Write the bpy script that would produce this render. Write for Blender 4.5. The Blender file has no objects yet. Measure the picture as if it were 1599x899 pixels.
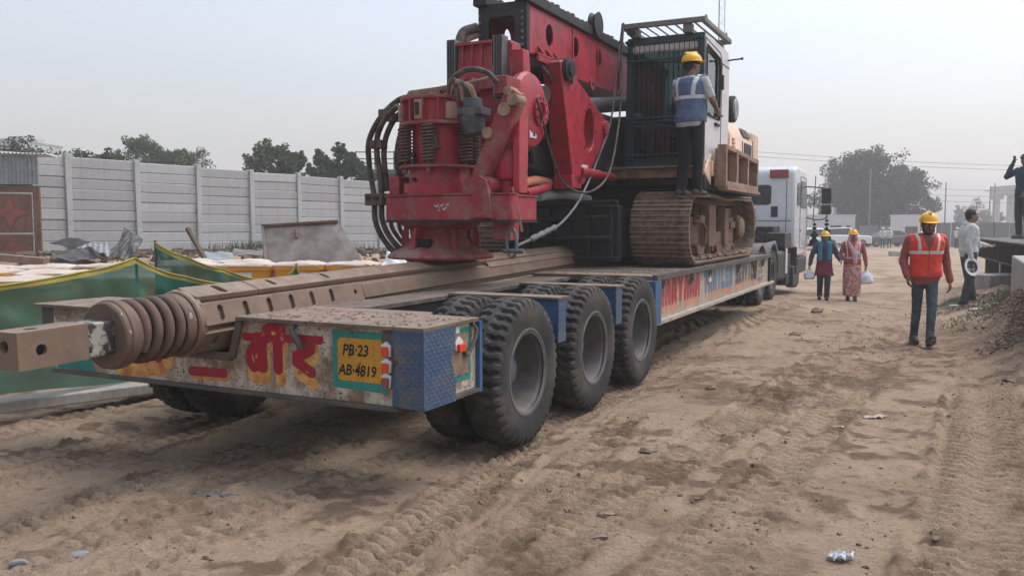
import bpy, bmesh, math, random
import numpy as np
from mathutils import Vector, Matrix
R = math.radians
PI = math.pi
rnd = random.Random(7)
scene = bpy.context.scene
COL = scene.collection

# ------------------------------------------------------------------ camera, sky, sun, exposure
CAM_H = 1.58
cam_d = bpy.data.cameras.new('camera'); cam = bpy.data.objects.new('camera', cam_d); COL.objects.link(cam)
cam.location = (0, 0, CAM_H); cam.rotation_euler = (R(90 - 4.364), 0, 0)
cam_d.sensor_width = 36.0; cam_d.lens = 36.0 * 1330.0 / 1599.0
cam_d.clip_start = 0.1; cam_d.clip_end = 3000
scene.camera = cam

SUN_EL, SUN_AZ = R(62), R(70)           # azimuth measured from +Y towards +X
world = bpy.data.worlds.new("World"); scene.world = world; world.use_nodes = True
wn, wl = world.node_tree.nodes, world.node_tree.links
for n in list(wn): wn.remove(n)
sky = wn.new('ShaderNodeTexSky'); sky.sky_type = 'NISHITA'; sky.sun_disc = False
sky.sun_elevation = SUN_EL; sky.sun_rotation = SUN_AZ
sky.air_density = 1.6; sky.dust_density = 5.0; sky.ozone_density = 1.5
hsv = wn.new('ShaderNodeHueSaturation'); hsv.inputs['Saturation'].default_value = 0.5
bgn = wn.new('ShaderNodeBackground'); bgn.inputs['Strength'].default_value = 0.15
won = wn.new('ShaderNodeOutputWorld')
wl.new(sky.outputs[0], hsv.inputs['Color']); tint = wn.new('ShaderNodeMix'); tint.data_type = 'RGBA'; tint.blend_type = 'MULTIPLY'; tint.inputs[0].default_value = 1.0; tint.inputs[7].default_value = (.965, .985, 1.07, 1)
wl.new(hsv.outputs[0], tint.inputs[6]); wl.new(tint.outputs[2], bgn.inputs['Color']); wl.new(bgn.outputs[0], won.inputs['Surface'])
sun_d = bpy.data.lights.new('sun', 'SUN'); sun_d.energy = 0.75; sun_d.angle = R(28); sun_d.color = (1, .97, .93)
sun = bpy.data.objects.new('sun', sun_d); COL.objects.link(sun)
sdir = Vector((math.sin(SUN_AZ) * math.cos(SUN_EL), math.cos(SUN_AZ) * math.cos(SUN_EL), math.sin(SUN_EL)))
sun.rotation_euler = sdir.to_track_quat('Z', 'Y').to_euler(); sun.location = (0, 0, 40)
vs = scene.view_settings
vs.view_transform = 'Standard'; vs.look = 'None'; vs.gamma = 1; vs.use_curve_mapping = False; vs.exposure = 0.56
scene.cycles.volume_bounces = 2
HAZE_DENSITY = 0.0021

# ------------------------------------------------------------------ trailer frame: u right, v forward
TH = math.atan(660 / 1330)
P0 = Vector((-0.0422, 5.8, 0))
RV = Vector((math.cos(TH), -math.sin(TH), 0)); FV = Vector((math.sin(TH), math.cos(TH), 0))
def T(u, v, z=0): return P0 + RV * u + FV * v + Vector((0, 0, z))

# ------------------------------------------------------------------ materials
MATS = {}
def nt(name):
    m = bpy.data.materials.new(name); m.use_nodes = True
    n, l = m.node_tree.nodes, m.node_tree.links
    return m, n, l, n['Principled BSDF']
def noise(n, l, vec, scale, detail=5, rough=.6):
    t = n.new('ShaderNodeTexNoise'); t.inputs['Scale'].default_value = scale
    t.inputs['Detail'].default_value = detail; t.inputs['Roughness'].default_value = rough
    l.new(vec, t.inputs['Vector']); return t.outputs['Fac']
def ramp(n, l, fac, a, b):
    r = n.new('ShaderNodeMapRange'); r.inputs['From Min'].default_value = a; r.inputs['From Max'].default_value = b
    r.clamp = True; l.new(fac, r.inputs['Value']); return r.outputs['Result']
def mix(n, l, fac, a, b):
    x = n.new('ShaderNodeMix'); x.data_type = 'RGBA'
    for sock, v in ((x.inputs[0], fac), (x.inputs[6], a), (x.inputs[7], b)):
        if isinstance(v, (tuple, list)): sock.default_value = (*v, 1)
        elif isinstance(v, (int, float)): sock.default_value = v
        else: l.new(v, sock)
    return x.outputs[2]
def mth(n, l, op, a, b=None, c=None):
    x = n.new('ShaderNodeMath'); x.operation = op
    for i, v in enumerate((a, b, c)):
        if v is None: continue
        if isinstance(v, (int, float)): x.inputs[i].default_value = v
        else: l.new(v, x.inputs[i])
    return x.outputs[0]
def M(name, base, rough=.7, metal=0., var=.25, c2=None, c2t=(.5, .62), c2s=6., dust=None, dusta=.0, speck=None, spt=(.62, .68), sps=45., bump=.15, bs=60., spec=.35, streak=None, objvar=0., scratch=None):
    """weathered surface: tone variation, worn/dirty patches, small specks, settled dust on upward faces"""
    m, n, l, p = nt(name)
    tc = n.new('ShaderNodeTexCoord').outputs['Object']
    f = noise(n, l, tc, 2.3, 6); f2 = noise(n, l, tc, 14, 5)
    s = mth(n, l, 'ADD', mth(n, l, 'MULTIPLY', f, .6), mth(n, l, 'MULTIPLY', f2, .4))
    s = ramp(n, l, s, .3, .7)
    lo = tuple(c * (1 - var) for c in base); hi = tuple(min(1, c * (1 + var)) for c in base)
    col = mix(n, l, s, lo, hi)
    if c2:
        k = noise(n, l, tc, c2s, 8, .68); col = mix(n, l, ramp(n, l, k, *c2t), col, c2)
    if speck:
        k = noise(n, l, tc, sps, 3, .6); big = ramp(n, l, noise(n, l, tc, max(1.6, sps*.06), 4, .6), .38, .62)
        col = mix(n, l, mth(n, l, 'MULTIPLY', ramp(n, l, k, spt[0]-.02, spt[1]-.01), mth(n, l, 'ADD', mth(n, l, 'MULTIPLY', big, .85), .15)), col, speck)
    if streak:
        mp = n.new('ShaderNodeMapping'); mp.inputs['Scale'].default_value = (18, 18, 1.2); l.new(tc, mp.inputs['Vector'])
        k = noise(n, l, mp.outputs[0], 1.0, 5, .6); col = mix(n, l, mth(n, l, 'MULTIPLY', ramp(n, l, k, .5, .72), .7), col, streak)
    if scratch:
        mp = n.new('ShaderNodeMapping'); mp.inputs['Scale'].default_value = (55, 1.3, 55); l.new(tc, mp.inputs['Vector'])
        k = noise(n, l, mp.outputs[0], 1.0, 4, .6); col = mix(n, l, mth(n, l, 'MULTIPLY', ramp(n, l, k, .52, .70), .6), col, scratch)
    if objvar:
        oi = n.new('ShaderNodeObjectInfo'); v_ = mth(n, l, 'ADD', mth(n, l, 'MULTIPLY', oi.outputs['Random'], objvar), 1-objvar)
        hs = n.new('ShaderNodeHueSaturation'); l.new(v_, hs.inputs['Value']); l.new(col, hs.inputs['Color']); col = hs.outputs[0]
    if dust:
        g = n.new('ShaderNodeNewGeometry'); sx = n.new('ShaderNodeSeparateXYZ'); l.new(g.outputs['Normal'], sx.inputs[0])
        k = noise(n, l, tc, 9, 6, .65)
        d = mth(n, l, 'MULTIPLY', ramp(n, l, sx.outputs[2], .15, .9), ramp(n, l, k, .3, .62))
        d = mth(n, l, 'ADD', d, mth(n, l, 'MULTIPLY', ramp(n, l, k, .45, .75), .35))
        d = mth(n, l, 'MINIMUM', mth(n, l, 'MULTIPLY', d, dusta), 1.0)
        col = mix(n, l, d, col, dust)
    l.new(col, p.inputs['Base Color'])
    rr = ramp(n, l, f2, .2, .8); rn = n.new('ShaderNodeMapRange'); l.new(rr, rn.inputs['Value'])
    rn.inputs['To Min'].default_value = max(.05, rough - .12); rn.inputs['To Max'].default_value = min(1, rough + .12)
    l.new(rn.outputs[0], p.inputs['Roughness'])
    p.inputs['Metallic'].default_value = metal; p.inputs['Specular IOR Level'].default_value = spec
    if bump:
        b = n.new('ShaderNodeBump'); b.inputs['Strength'].default_value = bump; b.inputs['Distance'].default_value = .01
        l.new(noise(n, l, tc, bs, 6, .6), b.inputs['Height']); l.new(b.outputs[0], p.inputs['Normal'])
    MATS[name] = m; return m
MUD = (.24, .165, .11); DUSTC = (.30, .225, .16)
M('red', (.39, .018, .038), .42, c2=(.13, .02, .02), c2t=(.48, .68), streak=(.17, .022, .025), dust=(.33, .15, .13), dusta=.5, speck=(.2, .1, .08), spt=(.68, .73), bump=.08)
M('red_dirty', (.25, .022, .032), .7, c2=(.24, .12, .095), c2t=(.48, .66), c2s=5, dust=DUSTC, dusta=.6, speck=(.1, .06, .05))
M('red_worn', (.29, .026, .038), .7, c2=(.25, .13, .105), c2t=(.5, .68), c2s=5, dust=(.30, .19, .155), dusta=.42)
M('black_steel', (.012, .012, .013), .6, c2=(.035, .027, .022), c2t=(.5, .75), dust=(.10, .08, .065), dusta=.22)
M('black_rubber', (.022, .021, .021), .7, c2=(.07, .055, .045), c2t=(.5, .75), bump=.1)
M('hose', (.035, .033, .032), .6, c2=(.14, .10, .075), c2t=(.42, .62), c2s=9)
M('dark_void', (.008, .008, .009), .9)
M('grey_steel', (.16, .165, .17), .5, metal=.5, c2=(.10, .08, .065), c2t=(.5, .7), bump=.08)
M('motor_grey', (.05, .058, .065), .55, c2=(.16, .12, .09), c2t=(.52, .7))
M('spring_rust', (.11, .07, .052), .75, c2=(.07, .045, .035), c2t=(.5, .7), c2s=12)
M('kelly_tan', (.185, .122, .079), .6, c2=(.115, .076, .052), c2t=(.45, .7), c2s=3, dust=(.30, .24, .185), dusta=.5, speck=(.09, .06, .045), spt=(.68, .74), sps=25, scratch=(.12, .085, .065))
M('kelly_tip', (.165, .112, .077), .65, c2=(.11, .08, .065), c2t=(.48, .7), c2s=6, dust=(.29, .225, .18), dusta=.4)
M('kelly_ring', (.13, .083, .058), .65, c2=(.085, .06, .048), c2t=(.46, .66), c2s=6, speck=(.38, .34, .28), spt=(.68, .72), sps=12, dust=(.22, .16, .12), dusta=.25)
M('worn_patch', (.30, .29, .24), .6, c2=(.035, .033, .032), c2t=(.46, .52), c2s=11)
M('deck', (.15, .115, .085), .85, c2=(.10, .075, .06), c2t=(.45, .65), c2s=4, speck=(.055, .042, .032), spt=(.63, .69), sps=15, dust=(.25, .185, .135), dusta=.95, bump=.5, bs=30)
M('deck_wood', (.12, .095, .08), .9, c2=(.05, .042, .036), c2t=(.45, .6), c2s=7, dust=(.22, .17, .13), dusta=.5, bump=.5, bs=25)
M('steel_edge', (.085, .08, .075), .6, metal=.3, c2=(.16, .11, .08), c2t=(.48, .65))
M('blue_plate', (.028, .095, .22), .5, c2=(.10, .10, .11), c2t=(.52, .68), c2s=7, dust=(.2, .17, .15), dusta=.5, speck=(.12, .10, .09), spt=(.66, .7))
M('cream_paint', (.46, .41, .33), .6, c2=(.20, .125, .075), c2t=(.45, .62), c2s=5, speck=(.06, .04, .03), spt=(.585, .62), sps=55, streak=(.17, .10, .06))
M('sign_red', (.31, .006, .02), .5, var=.2, c2=(.34, .25, .18), c2t=(.63, .68), c2s=13, streak=(.16, .03, .03), speck=(.10, .03, .02), spt=(.66, .7), sps=50)
M('sign_orange', (.46, .15, .04), .55, c2=(.62, .36, .10), c2t=(.4, .6), c2s=7, speck=(.10, .05, .02), spt=(.60, .65), sps=50)
M('sign_teal', (.02, .20, .165), .55, speck=(.05, .04, .03), spt=(.60, .64), sps=45)
M('sign_yellow', (.52, .25, .02), .5, c2=(.40, .19, .03), c2t=(.5, .7), speck=(.05, .03, .015), spt=(.60, .64), sps=48)
M('ink', (.012, .011, .010), .6, var=.1, bump=0)
M('side_red', (.32, .03, .03), .6, c2=(.42, .18, .13), c2t=(.5, .75), speck=(.2, .12, .09))
M('side_blue', (.10, .17, .27), .6, c2=(.3, .28, .25), c2t=(.52, .75))
M('side_grey', (.075, .085, .08), .6, c2=(.22, .19, .16), c2t=(.5, .75))
M('side_orange', (.55, .20, .10), .6, c2=(.45, .32, .22), c2t=(.5, .7))
M('side_cream', (.38, .34, .28), .65, c2=(.30, .24, .18), c2t=(.5, .7), streak=(.22, .16, .11))
M('tyre', (.022, .0215, .0215), .75, c2=(.085, .068, .054), c2t=(.45, .68), c2s=3.5, dust=(.105, .095, .087), dusta=.35, bump=.1)
M('rim', (.105, .108, .112), .7, c2=(.075, .062, .052), c2t=(.45, .65), dust=(.20, .155, .12), dusta=.5)
M('hub_blue', (.09, .14, .17), .6, c2=(.13, .11, .09), c2t=(.42, .6))
M('lamp_red', (.62, .055, .02), .3, var=.1, bump=0)
M('lamp_dull', (.25, .05, .06), .45, var=.1, bump=0)
M('white_plastic', (.62, .60, .56), .5, var=.08, bump=0)
M('track_steel', (.225, .155, .11), .75, c2=(.085, .055, .04), c2t=(.42, .62), c2s=6, speck=(.30, .26, .22), spt=(.66, .72), sps=20, dust=(.26, .185, .13), dusta=.7, bump=.5, bs=35)
M('track_mud', (.19, .12, .08), .9, c2=(.12, .08, .055), c2t=(.45, .65), c2s=5, dust=(.30, .21, .145), dusta=.6, bump=.6, bs=25)
M('rig_orange', (.68, .48, .34), .45, c2=(.50, .29, .19), c2t=(.5, .75), dust=(.46, .35, .27), dusta=.5, bump=.04)
M('rig_brown', (.30, .195, .135), .8, c2=(.15, .095, .065), c2t=(.45, .65), dust=(.33, .25, .19), dusta=.6)
M('rack_back', (.19, .12, .085), .9, c2=(.30, .21, .15), c2t=(.5, .6), c2s=30)
M('cab_dark', (.016, .036, .045), .38, c2=(.04, .045, .05), c2t=(.55, .75), bump=.04)
M('cab_white', (.55, .52, .52), .4, var=.08, c2=(.42, .38, .36), c2t=(.52, .75), dust=(.4, .34, .3), dusta=.3, bump=.03)
M('roof_bar', (.13, .13, .125), .6, c2=(.22, .19, .165), c2t=(.5, .65))
M('truck_white', (.52, .535, .545), .3, var=.05, c2=(.50, .49, .47), c2t=(.56, .8), bump=.0, spec=.5)
M('truck_black', (.018, .018, .019), .6, c2=(.07, .06, .05), c2t=(.5, .75), dust=(.16, .13, .1), dusta=.5)
M('fender_grey', (.11, .10, .095), .7, c2=(.17, .14, .115), c2t=(.5, .7))
M('wall_concrete', (.43, .43, .42), .9, var=.10, c2=(.33, .33, .32), c2t=(.5, .75), c2s=1.5, streak=(.29, .285, .27), bump=.35, bs=18, objvar=.22)
M('wall_concrete_b', (.40, .40, .395), .9, var=.12, c2=(.35, .345, .33), c2t=(.48, .7), c2s=2, streak=(.34, .335, .32), bump=.35, bs=18, objvar=.2)
M('wall_post', (.40, .40, .395), .9, var=.12, c2=(.28, .28, .27), c2t=(.5, .7), bump=.35, bs=18)
M('old_concrete', (.33, .31, .28), .9, c2=(.22, .20, .175), c2t=(.48, .7), c2s=3, streak=(.20, .18, .16), bump=.4, bs=20)
M('gate_rust', (.17, .085, .05), .75, c2=(.11, .055, .035), c2t=(.45, .65), c2s=4, streak=(.22, .13, .08))
M('gate_red', (.24, .075, .05), .7, c2=(.15, .06, .04), c2t=(.5, .7))
M('zinc', (.26, .29, .30), .5, metal=.25, c2=(.17, .16, .15), c2t=(.52, .7), streak=(.16, .13, .11), bump=.08)
M('zinc_dark', (.045, .045, .045), .6, metal=.2, c2=(.16, .15, .14), c2t=(.5, .65), streak=(.2, .19, .18))
M('plate_brown', (.12, .10, .09), .7, c2=(.20, .17, .155), c2t=(.42, .6), c2s=2.5, speck=(.30, .27, .25), spt=(.70, .73), sps=9)
M('tub_yellow', (.66, .30, .03), .45, var=.1, c2=(.55, .27, .05), c2t=(.55, .75), bump=.02)
M('tub_cover', (.47, .39, .31), .75, c2=(.55, .49, .43), c2t=(.45, .6), c2s=3, speck=(.35, .2, .1), spt=(.66, .7), sps=12, bump=.4, bs=14)
M('label_white', (.62, .62, .60), .6, var=.05, speck=(.30, .33, .4), spt=(.56, .60), sps=30, bump=0)
M('net_hem', (.38, .30, .06), .8, c2=(.20, .25, .08), c2t=(.5, .7))
M('stake', (.10, .075, .05), .85)
M('timber', (.27, .19, .13), .85, c2=(.18, .125, .085), c2t=(.48, .65), bump=.3)
M('trunk', (.08, .06, .045), .9)
M('rock', (.21, .215, .225), .85, c2=(.15, .145, .14), c2t=(.5, .7))
M('clod', (.15, .108, .074), .95, c2=(.25, .19, .135), c2t=(.45, .6))
M('brick_bits', (.20, .125, .095), .9, c2=(.24, .195, .155), c2t=(.42, .54), c2s=3, bump=.3)
M('girder', (.055, .045, .042), .75, c2=(.11, .08, .065), c2t=(.5, .7), dust=(.2, .17, .14), dusta=.5)
M('fence_grey', (.14, .14, .15), .7, c2=(.19, .18, .18), c2t=(.5, .7), streak=(.10, .10, .10))
M('office_white', (.60, .60, .60), .6, var=.06, streak=(.42, .41, .40), bump=.05)
M('window_dark', (.03, .035, .04), .25, bump=0)
M('far_concrete', (.36, .37, .38), .9)
M('car_white', (.68, .68, .68), .3, var=.04, bump=0, spec=.5)
M('car_dark', (.055, .062, .075), .3, var=.08, bump=0, spec=.5)
M('pole', (.16, .155, .15), .8)
M('wire', (.03, .03, .03), .7, bump=0)
M('skin', (.22, .12, .08), .55, var=.12, bump=.03)
M('skin_dark', (.20, .108, .072), .55, var=.12, bump=.03)
M('hair', (.012, .010, .009), .7, bump=.3)
M('eye', (.5, .47, .43), .3, bump=0)
M('helmet_yellow', (.72, .40, .015), .35, var=.06, bump=0, speck=(.4, .25, .05), spt=(.70, .75), sps=14)
M('helmet_white', (.66, .66, .66), .35, var=.04, bump=0)
M('denim', (.04, .055, .075), .85, c2=(.085, .105, .125), c2t=(.45, .65), c2s=7, bump=.15)
M('trouser_dark', (.022, .026, .035), .85, var=.2)
M('trouser_grey', (.05, .055, .065), .85, var=.2)
M('trouser_black', (.008, .008, .009), .85)
M('shirt_red', (.28, .07, .062), .85, c2=(.22, .055, .05), c2t=(.5, .7), c2s=12)
M('shirt_white', (.50, .51, .50), .85, var=.1)
M('shirt_navy', (.03, .045, .08), .85)
M('tee_grey', (.42, .46, .46), .85, var=.08)
M('cloth_maroon', (.16, .015, .035), .85, var=.2)
M('cloth_teal', (.02, .17, .22), .85, var=.15)
M('cloth_pink', (.55, .27, .32), .85, c2=(.62, .42, .45), c2t=(.45, .6), c2s=14)
M('cloth_check', (.55, .53, .53), .85, c2=(.3, .3, .34), c2t=(.48, .52), c2s=30)
M('sari', (.42, .17, .15), .85, c2=(.60, .42, .36), c2t=(.5, .56), c2s=16, speck=(.3, .07, .07), spt=(.6, .64), sps=22)
M('shoe_dark', (.03, .026, .024), .7, c2=(.09, .075, .06), c2t=(.5, .7))
M('shoe_sole', (.13, .115, .095), .8)
M('bag_plastic', (.62, .64, .66), .35, var=.12, c2=(.35, .38, .42), c2t=(.52, .62), c2s=14, bump=.6, bs=30)
M('mint_plastic', (.22, .52, .42), .5)
M('tassel', (.008, .008, .009), .9)
M('flag_red', (.45, .05, .04), .8)

def vest_mat(name, base, strip, zb, bands, vmin, shirt=None):
    """vest cloth with printed reflective strips: one belt at zb, two braces at |x| in bands above vmin"""
    m, n, l, p = nt(name)
    tc = n.new('ShaderNodeTexCoord').outputs['Object']
    sx = n.new('ShaderNodeSeparateXYZ'); l.new(tc, sx.inputs[0])
    f = noise(n, l, tc, 9, 5)
    col = mix(n, l, ramp(n, l, f, .3, .7), tuple(c * .8 for c in base), tuple(c * 1.15 for c in base))
    def band(v, a, b): return mth(n, l, 'MULTIPLY', mth(n, l, 'GREATER_THAN', v, a), mth(n, l, 'LESS_THAN', v, b))
    ax = mth(n, l, 'ABSOLUTE', sx.outputs[0])
    ax = mth(n, l, 'ADD', ax, mth(n, l, 'MULTIPLY', mth(n, l, 'SUBTRACT', sx.outputs[2], zb), -.12))
    k = mth(n, l, 'MAXIMUM', band(sx.outputs[2], zb - .021, zb + .021), mth(n, l, 'MULTIPLY', band(ax, *bands), mth(n, l, 'GREATER_THAN', sx.outputs[2], vmin)))
    col = mix(n, l, k, col, strip)
    if shirt:
        vz = mth(n, l, 'MULTIPLY', mth(n, l, 'SUBTRACT', sx.outputs[2], 1.235), .42)
        vv = mth(n, l, 'LESS_THAN', mth(n, l, 'ABSOLUTE', sx.outputs[0]), mth(n, l, 'MAXIMUM', vz, .005))
        col = mix(n, l, mth(n, l, 'MULTIPLY', vv, mth(n, l, 'GREATER_THAN', sx.outputs[1], .02)), col, shirt)
    l.new(col, p.inputs['Base Color'])
    p.inputs['Roughness'].default_value = .75
    MATS[name] = m
vest_mat('vest_orange', (.70, .045, .022), (.62, .55, .5), 1.215, (.085, .118), 1.2, (.17, .05, .045))
vest_mat('vest_blue', (.085, .14, .23), (.55, .60, .62), 1.19, (.08, .13), 1.19)
vest_mat('vest_rust', (.36, .045, .03), (.55, .5, .48), 1.05, (.10, .13), 1.05)
vest_mat('vest_lime', (.40, .44, .36), (.62, .64, .62), 1.12, (.08, .12), 1.12)

# ------------------------------------------------------------------ mesh builder
class MB:
    def __init__(s): s.v = []; s.f = []
    def add(s, vs, fs):
        o = len(s.v); s.v += [tuple(p) for p in vs]; s.f += [tuple(i + o for i in f) for f in fs]; return s
    def box(s, x0, x1, y0, y1, z0, z1):
        return s.add([(x0,y0,z0),(x1,y0,z0),(x1,y1,z0),(x0,y1,z0),(x0,y0,z1),(x1,y0,z1),(x1,y1,z1),(x0,y1,z1)],
                     [(3,2,1,0),(4,5,6,7),(0,1,5,4),(1,2,6,5),(2,3,7,6),(3,0,4,7)])
    def obox(s, c, sx, sy, sz, rot=None):
        c = Vector(c); m = rot if rot is not None else Matrix.Identity(3)
        P = [c + m @ Vector((x*sx/2, y*sy/2, z*sz/2)) for z in (-1,1) for (x,y) in ((-1,-1),(1,-1),(1,1),(-1,1))]
        return s.add(P, [(3,2,1,0),(4,5,6,7),(0,1,5,4),(1,2,6,5),(2,3,7,6),(3,0,4,7)])
    def bar(s, p0, p1, w, h, up=(0,0,1)):
        p0 = Vector(p0); p1 = Vector(p1); d = (p1-p0).normalized(); up = Vector(up)
        if abs(d.dot(up)) > .98: up = Vector((0,1,0))
        x = d.cross(up).normalized(); y = x.cross(d)
        P = [q + x*a*w/2 + y*b*h/2 for q in (p0,p1) for (a,b) in ((-1,-1),(1,-1),(1,1),(-1,1))]
        return s.add(P, [(3,2,1,0),(4,5,6,7),(0,1,5,4),(1,2,6,5),(2,3,7,6),(3,0,4,7)])
    def cyl(s, p0, p1, r0, r1=None, n=20, cap=True):
        r1 = r0 if r1 is None else r1
        p0 = Vector(p0); p1 = Vector(p1); d = (p1-p0).normalized()
        a = Vector((0,0,1)) if abs(d.z) < .9 else Vector((1,0,0))
        x = d.cross(a).normalized(); y = d.cross(x)
        P = []
        for q, r in ((p0,r0),(p1,r1)):
            P += [q + (x*math.cos(t)+y*math.sin(t))*r for t in [2*PI*i/n for i in range(n)]]
        F = [(i,(i+1)%n,n+(i+1)%n,n+i) for i in range(n)]
        if cap: F += [tuple(range(n-1,-1,-1)), tuple(range(n,2*n))]
        return s.add(P, F)
    def tube(s, pts, r, n=10, closed=False):
        pts = [Vector(p) for p in pts]; N = len(pts); P = []; prev = None
        for i, p in enumerate(pts):
            if closed: d = (pts[(i+1)%N]-pts[i-1]).normalized()
            else: d = (pts[min(i+1,N-1)]-pts[max(i-1,0)]).normalized()
            if prev is None:
                a = Vector((0,0,1)) if abs(d.z) < .9 else Vector((1,0,0)); x = d.cross(a).normalized()
            else:
                x = (prev - d*prev.dot(d))
                x = x.normalized() if x.length > 1e-6 else d.orthogonal().normalized()
            prev = x; y = d.cross(x); rr = r[i] if isinstance(r,(list,tuple)) else r
            P += [p + (x*math.cos(2*PI*k/n)+y*math.sin(2*PI*k/n))*rr for k in range(n)]
        F = []
        for i in range(N if closed else N-1):
            a = i*n; b = ((i+1)%N)*n
            F += [(a+k,a+(k+1)%n,b+(k+1)%n,b+k) for k in range(n)]
        if not closed: F += [tuple(range(n-1,-1,-1)), tuple(range((N-1)*n, N*n))]
        return s.add(P, F)
    def lathe(s, prof, o=(0,0,0), axis='z', n=32, closed=False, cap=True):
        """prof: list of (radius, height along axis)"""
        o = Vector(o); P = []
        for (r,h) in prof:
            for k in range(n):
                c, q = r*math.cos(2*PI*k/n), r*math.sin(2*PI*k/n)
                P.append(o + (Vector((c,q,h)) if axis=='z' else Vector((h,c,q)) if axis=='x' else Vector((q,h,c))))
        F = []; m = len(prof)
        for i in range(m if closed else m-1):
            a = i*n; b = ((i+1)%m)*n
            F += [(a+k,a+(k+1)%n,b+(k+1)%n,b+k) for k in range(n)]
        if not closed and cap:
            if prof[0][0] > 1e-5: F.append(tuple(range(n-1,-1,-1)))
            if prof[-1][0] > 1e-5: F.append(tuple(range((m-1)*n,m*n)))
        return s.add(P, F)
    def prism(s, poly, axis, a, b):
        """poly in the two other axes (x: (y,z), y: (x,z), z: (x,y)), extruded a..b along axis"""
        def pt(p,h): return (h,p[0],p[1]) if axis=='x' else (p[0],h,p[1]) if axis=='y' else (p[0],p[1],h)
        n = len(poly); P = [pt(p,a) for p in poly]+[pt(p,b) for p in poly]
        F = [(i,(i+1)%n,n+(i+1)%n,n+i) for i in range(n)]+[tuple(range(n-1,-1,-1)),tuple(range(n,2*n))]
        return s.add(P,F)
    def plate(s, poly, holes, axis, a, b):
        """prism with real holes through it"""
        def pt(p,h): return (h,p[0],p[1]) if axis=='x' else (p[0],h,p[1]) if axis=='y' else (p[0],p[1],h)
        bm = bmesh.new(); loops = [poly]+holes; E = []
        for lp in loops:
            V = [bm.verts.new((p[0],p[1],0)) for p in lp]
            E += [bm.edges.new((V[i],V[(i+1)%len(V)])) for i in range(len(V))]
        bmesh.ops.triangle_fill(bm, use_beauty=True, use_dissolve=False, edges=E)
        bm.verts.ensure_lookup_table(); bm.verts.index_update()
        V2 = [(v.co.x,v.co.y) for v in bm.verts]; tris = [tuple(v.index for v in f.verts) for f in bm.faces]
        bm.free(); n = len(V2)
        P = [pt(p,a) for p in V2]+[pt(p,b) for p in V2]
        F = [t[::-1] for t in tris]+[tuple(i+n for i in t) for t in tris]
        o = 0
        for lp in loops:
            k = len(lp); F += [(o+i,o+(i+1)%k,n+o+(i+1)%k,n+o+i) for i in range(k)]; o += k
        return s.add(P,F)
    def ell(s, c, rx, ry, rz, rot=None, nu=14, nv=9):
        c = Vector(c); P = []; F = []
        for j in range(nv+1):
            ph = -PI/2+PI*j/nv
            for i in range(nu):
                t = 2*PI*i/nu
                q = Vector((rx*math.cos(ph)*math.cos(t), ry*math.cos(ph)*math.sin(t), rz*math.sin(ph)))
                P.append(c + (rot @ q if rot is not None else q))
        for j in range(nv):
            for i in range(nu): F.append((j*nu+i,j*nu+(i+1)%nu,(j+1)*nu+(i+1)%nu,(j+1)*nu+i))
        return s.add(P,F)
    def cap(s, p0, p1, r0, r1, n=12):
        """tapered capsule"""
        p0 = Vector(p0); p1 = Vector(p1); d = p1-p0; L = d.length; d = d/L if L > 1e-6 else Vector((0,0,1))
        pts = []; rs = []
        for k in (0,.3,.6,.85,1): a = (1-k)*PI/2; pts.append(p0-d*r0*math.sin(a)*.999); rs.append(max(r0*math.cos(a),.0008))
        for k in (0,.15,.4,.7,1): a = k*PI/2; pts.append(p1+d*r1*math.sin(a)*.999); rs.append(max(r1*math.cos(a),.0008))
        return s.tube(pts, rs, n)
    def loft(s, secs, n=20, pw=2.3):
        """closed stack of superelliptic sections (cx,cy,z,rx,ry)"""
        P = []; F = []
        for (cx,cy,z,rx,ry) in secs:
            for k in range(n):
                t = 2*PI*k/n; c, q = math.cos(t), math.sin(t)
                P.append((cx+rx*math.copysign(abs(c)**(2/pw),c), cy+ry*math.copysign(abs(q)**(2/pw),q), z))
        for i in range(len(secs)-1):
            F += [(i*n+k,i*n+(k+1)%n,(i+1)*n+(k+1)%n,(i+1)*n+k) for k in range(n)]
        F += [tuple(range(n-1,-1,-1)), tuple(range((len(secs)-1)*n,len(secs)*n))]
        return s.add(P,F)
    def mesh(s, name, sharp=40, off=(0,0,0), fix=True):
        me = bpy.data.meshes.new(name)
        V = [(p[0]-off[0],p[1]-off[1],p[2]-off[2]) for p in s.v]
        me.from_pydata(V, [], s.f); me.update()
        if fix:
            bm = bmesh.new(); bm.from_mesh(me); bmesh.ops.recalc_face_normals(bm, faces=bm.faces[:]); bm.to_mesh(me); bm.free()
        if sharp is not None:
            me.shade_smooth()
            if sharp < 180: me.set_sharp_from_angle(angle=R(sharp))
        return me

OFF = {}
def link(name, me, mat, parent=None):
    o = bpy.data.objects.new(name, me); COL.objects.link(o)
    if mat is not None:
        me.materials.clear(); me.materials.append(MATS[mat] if isinstance(mat,str) else mat)
    if parent is not None: o.parent = parent
    return o
def root_off(o):
    while o.parent is not None: o = o.parent
    return OFF.get(o.name, (0,0,0))
def part(name, mb, mat, parent, sharp=40, bevel=0, seg=2, fix=True):
    """a part, given in the frame the thing was measured in; parent may be a thing or a part"""
    me = mb.mesh(name, sharp, root_off(parent), fix)
    o = link(name, me, mat, parent)
    if bevel:
        b = o.modifiers.new('bevel','BEVEL'); b.width = bevel; b.segments = seg; b.limit_method = 'ANGLE'; b.angle_limit = R(40)
        b.harden_normals = False
    return o
def tag(o, label=None, cat=None, group=None, kind=None):
    if label: o['label'] = label
    if cat: o['category'] = cat
    if group: o['group'] = group
    if kind: o['kind'] = kind
    return o
def thing(name, label, cat, loc=(0,0,0), rz=0., group=None):
    o = bpy.data.objects.new(name, None); COL.objects.link(o); o.location = loc; o.rotation_euler = (0,0,rz)
    o.empty_display_size = .2
    return tag(o, label, cat, group)
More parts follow.
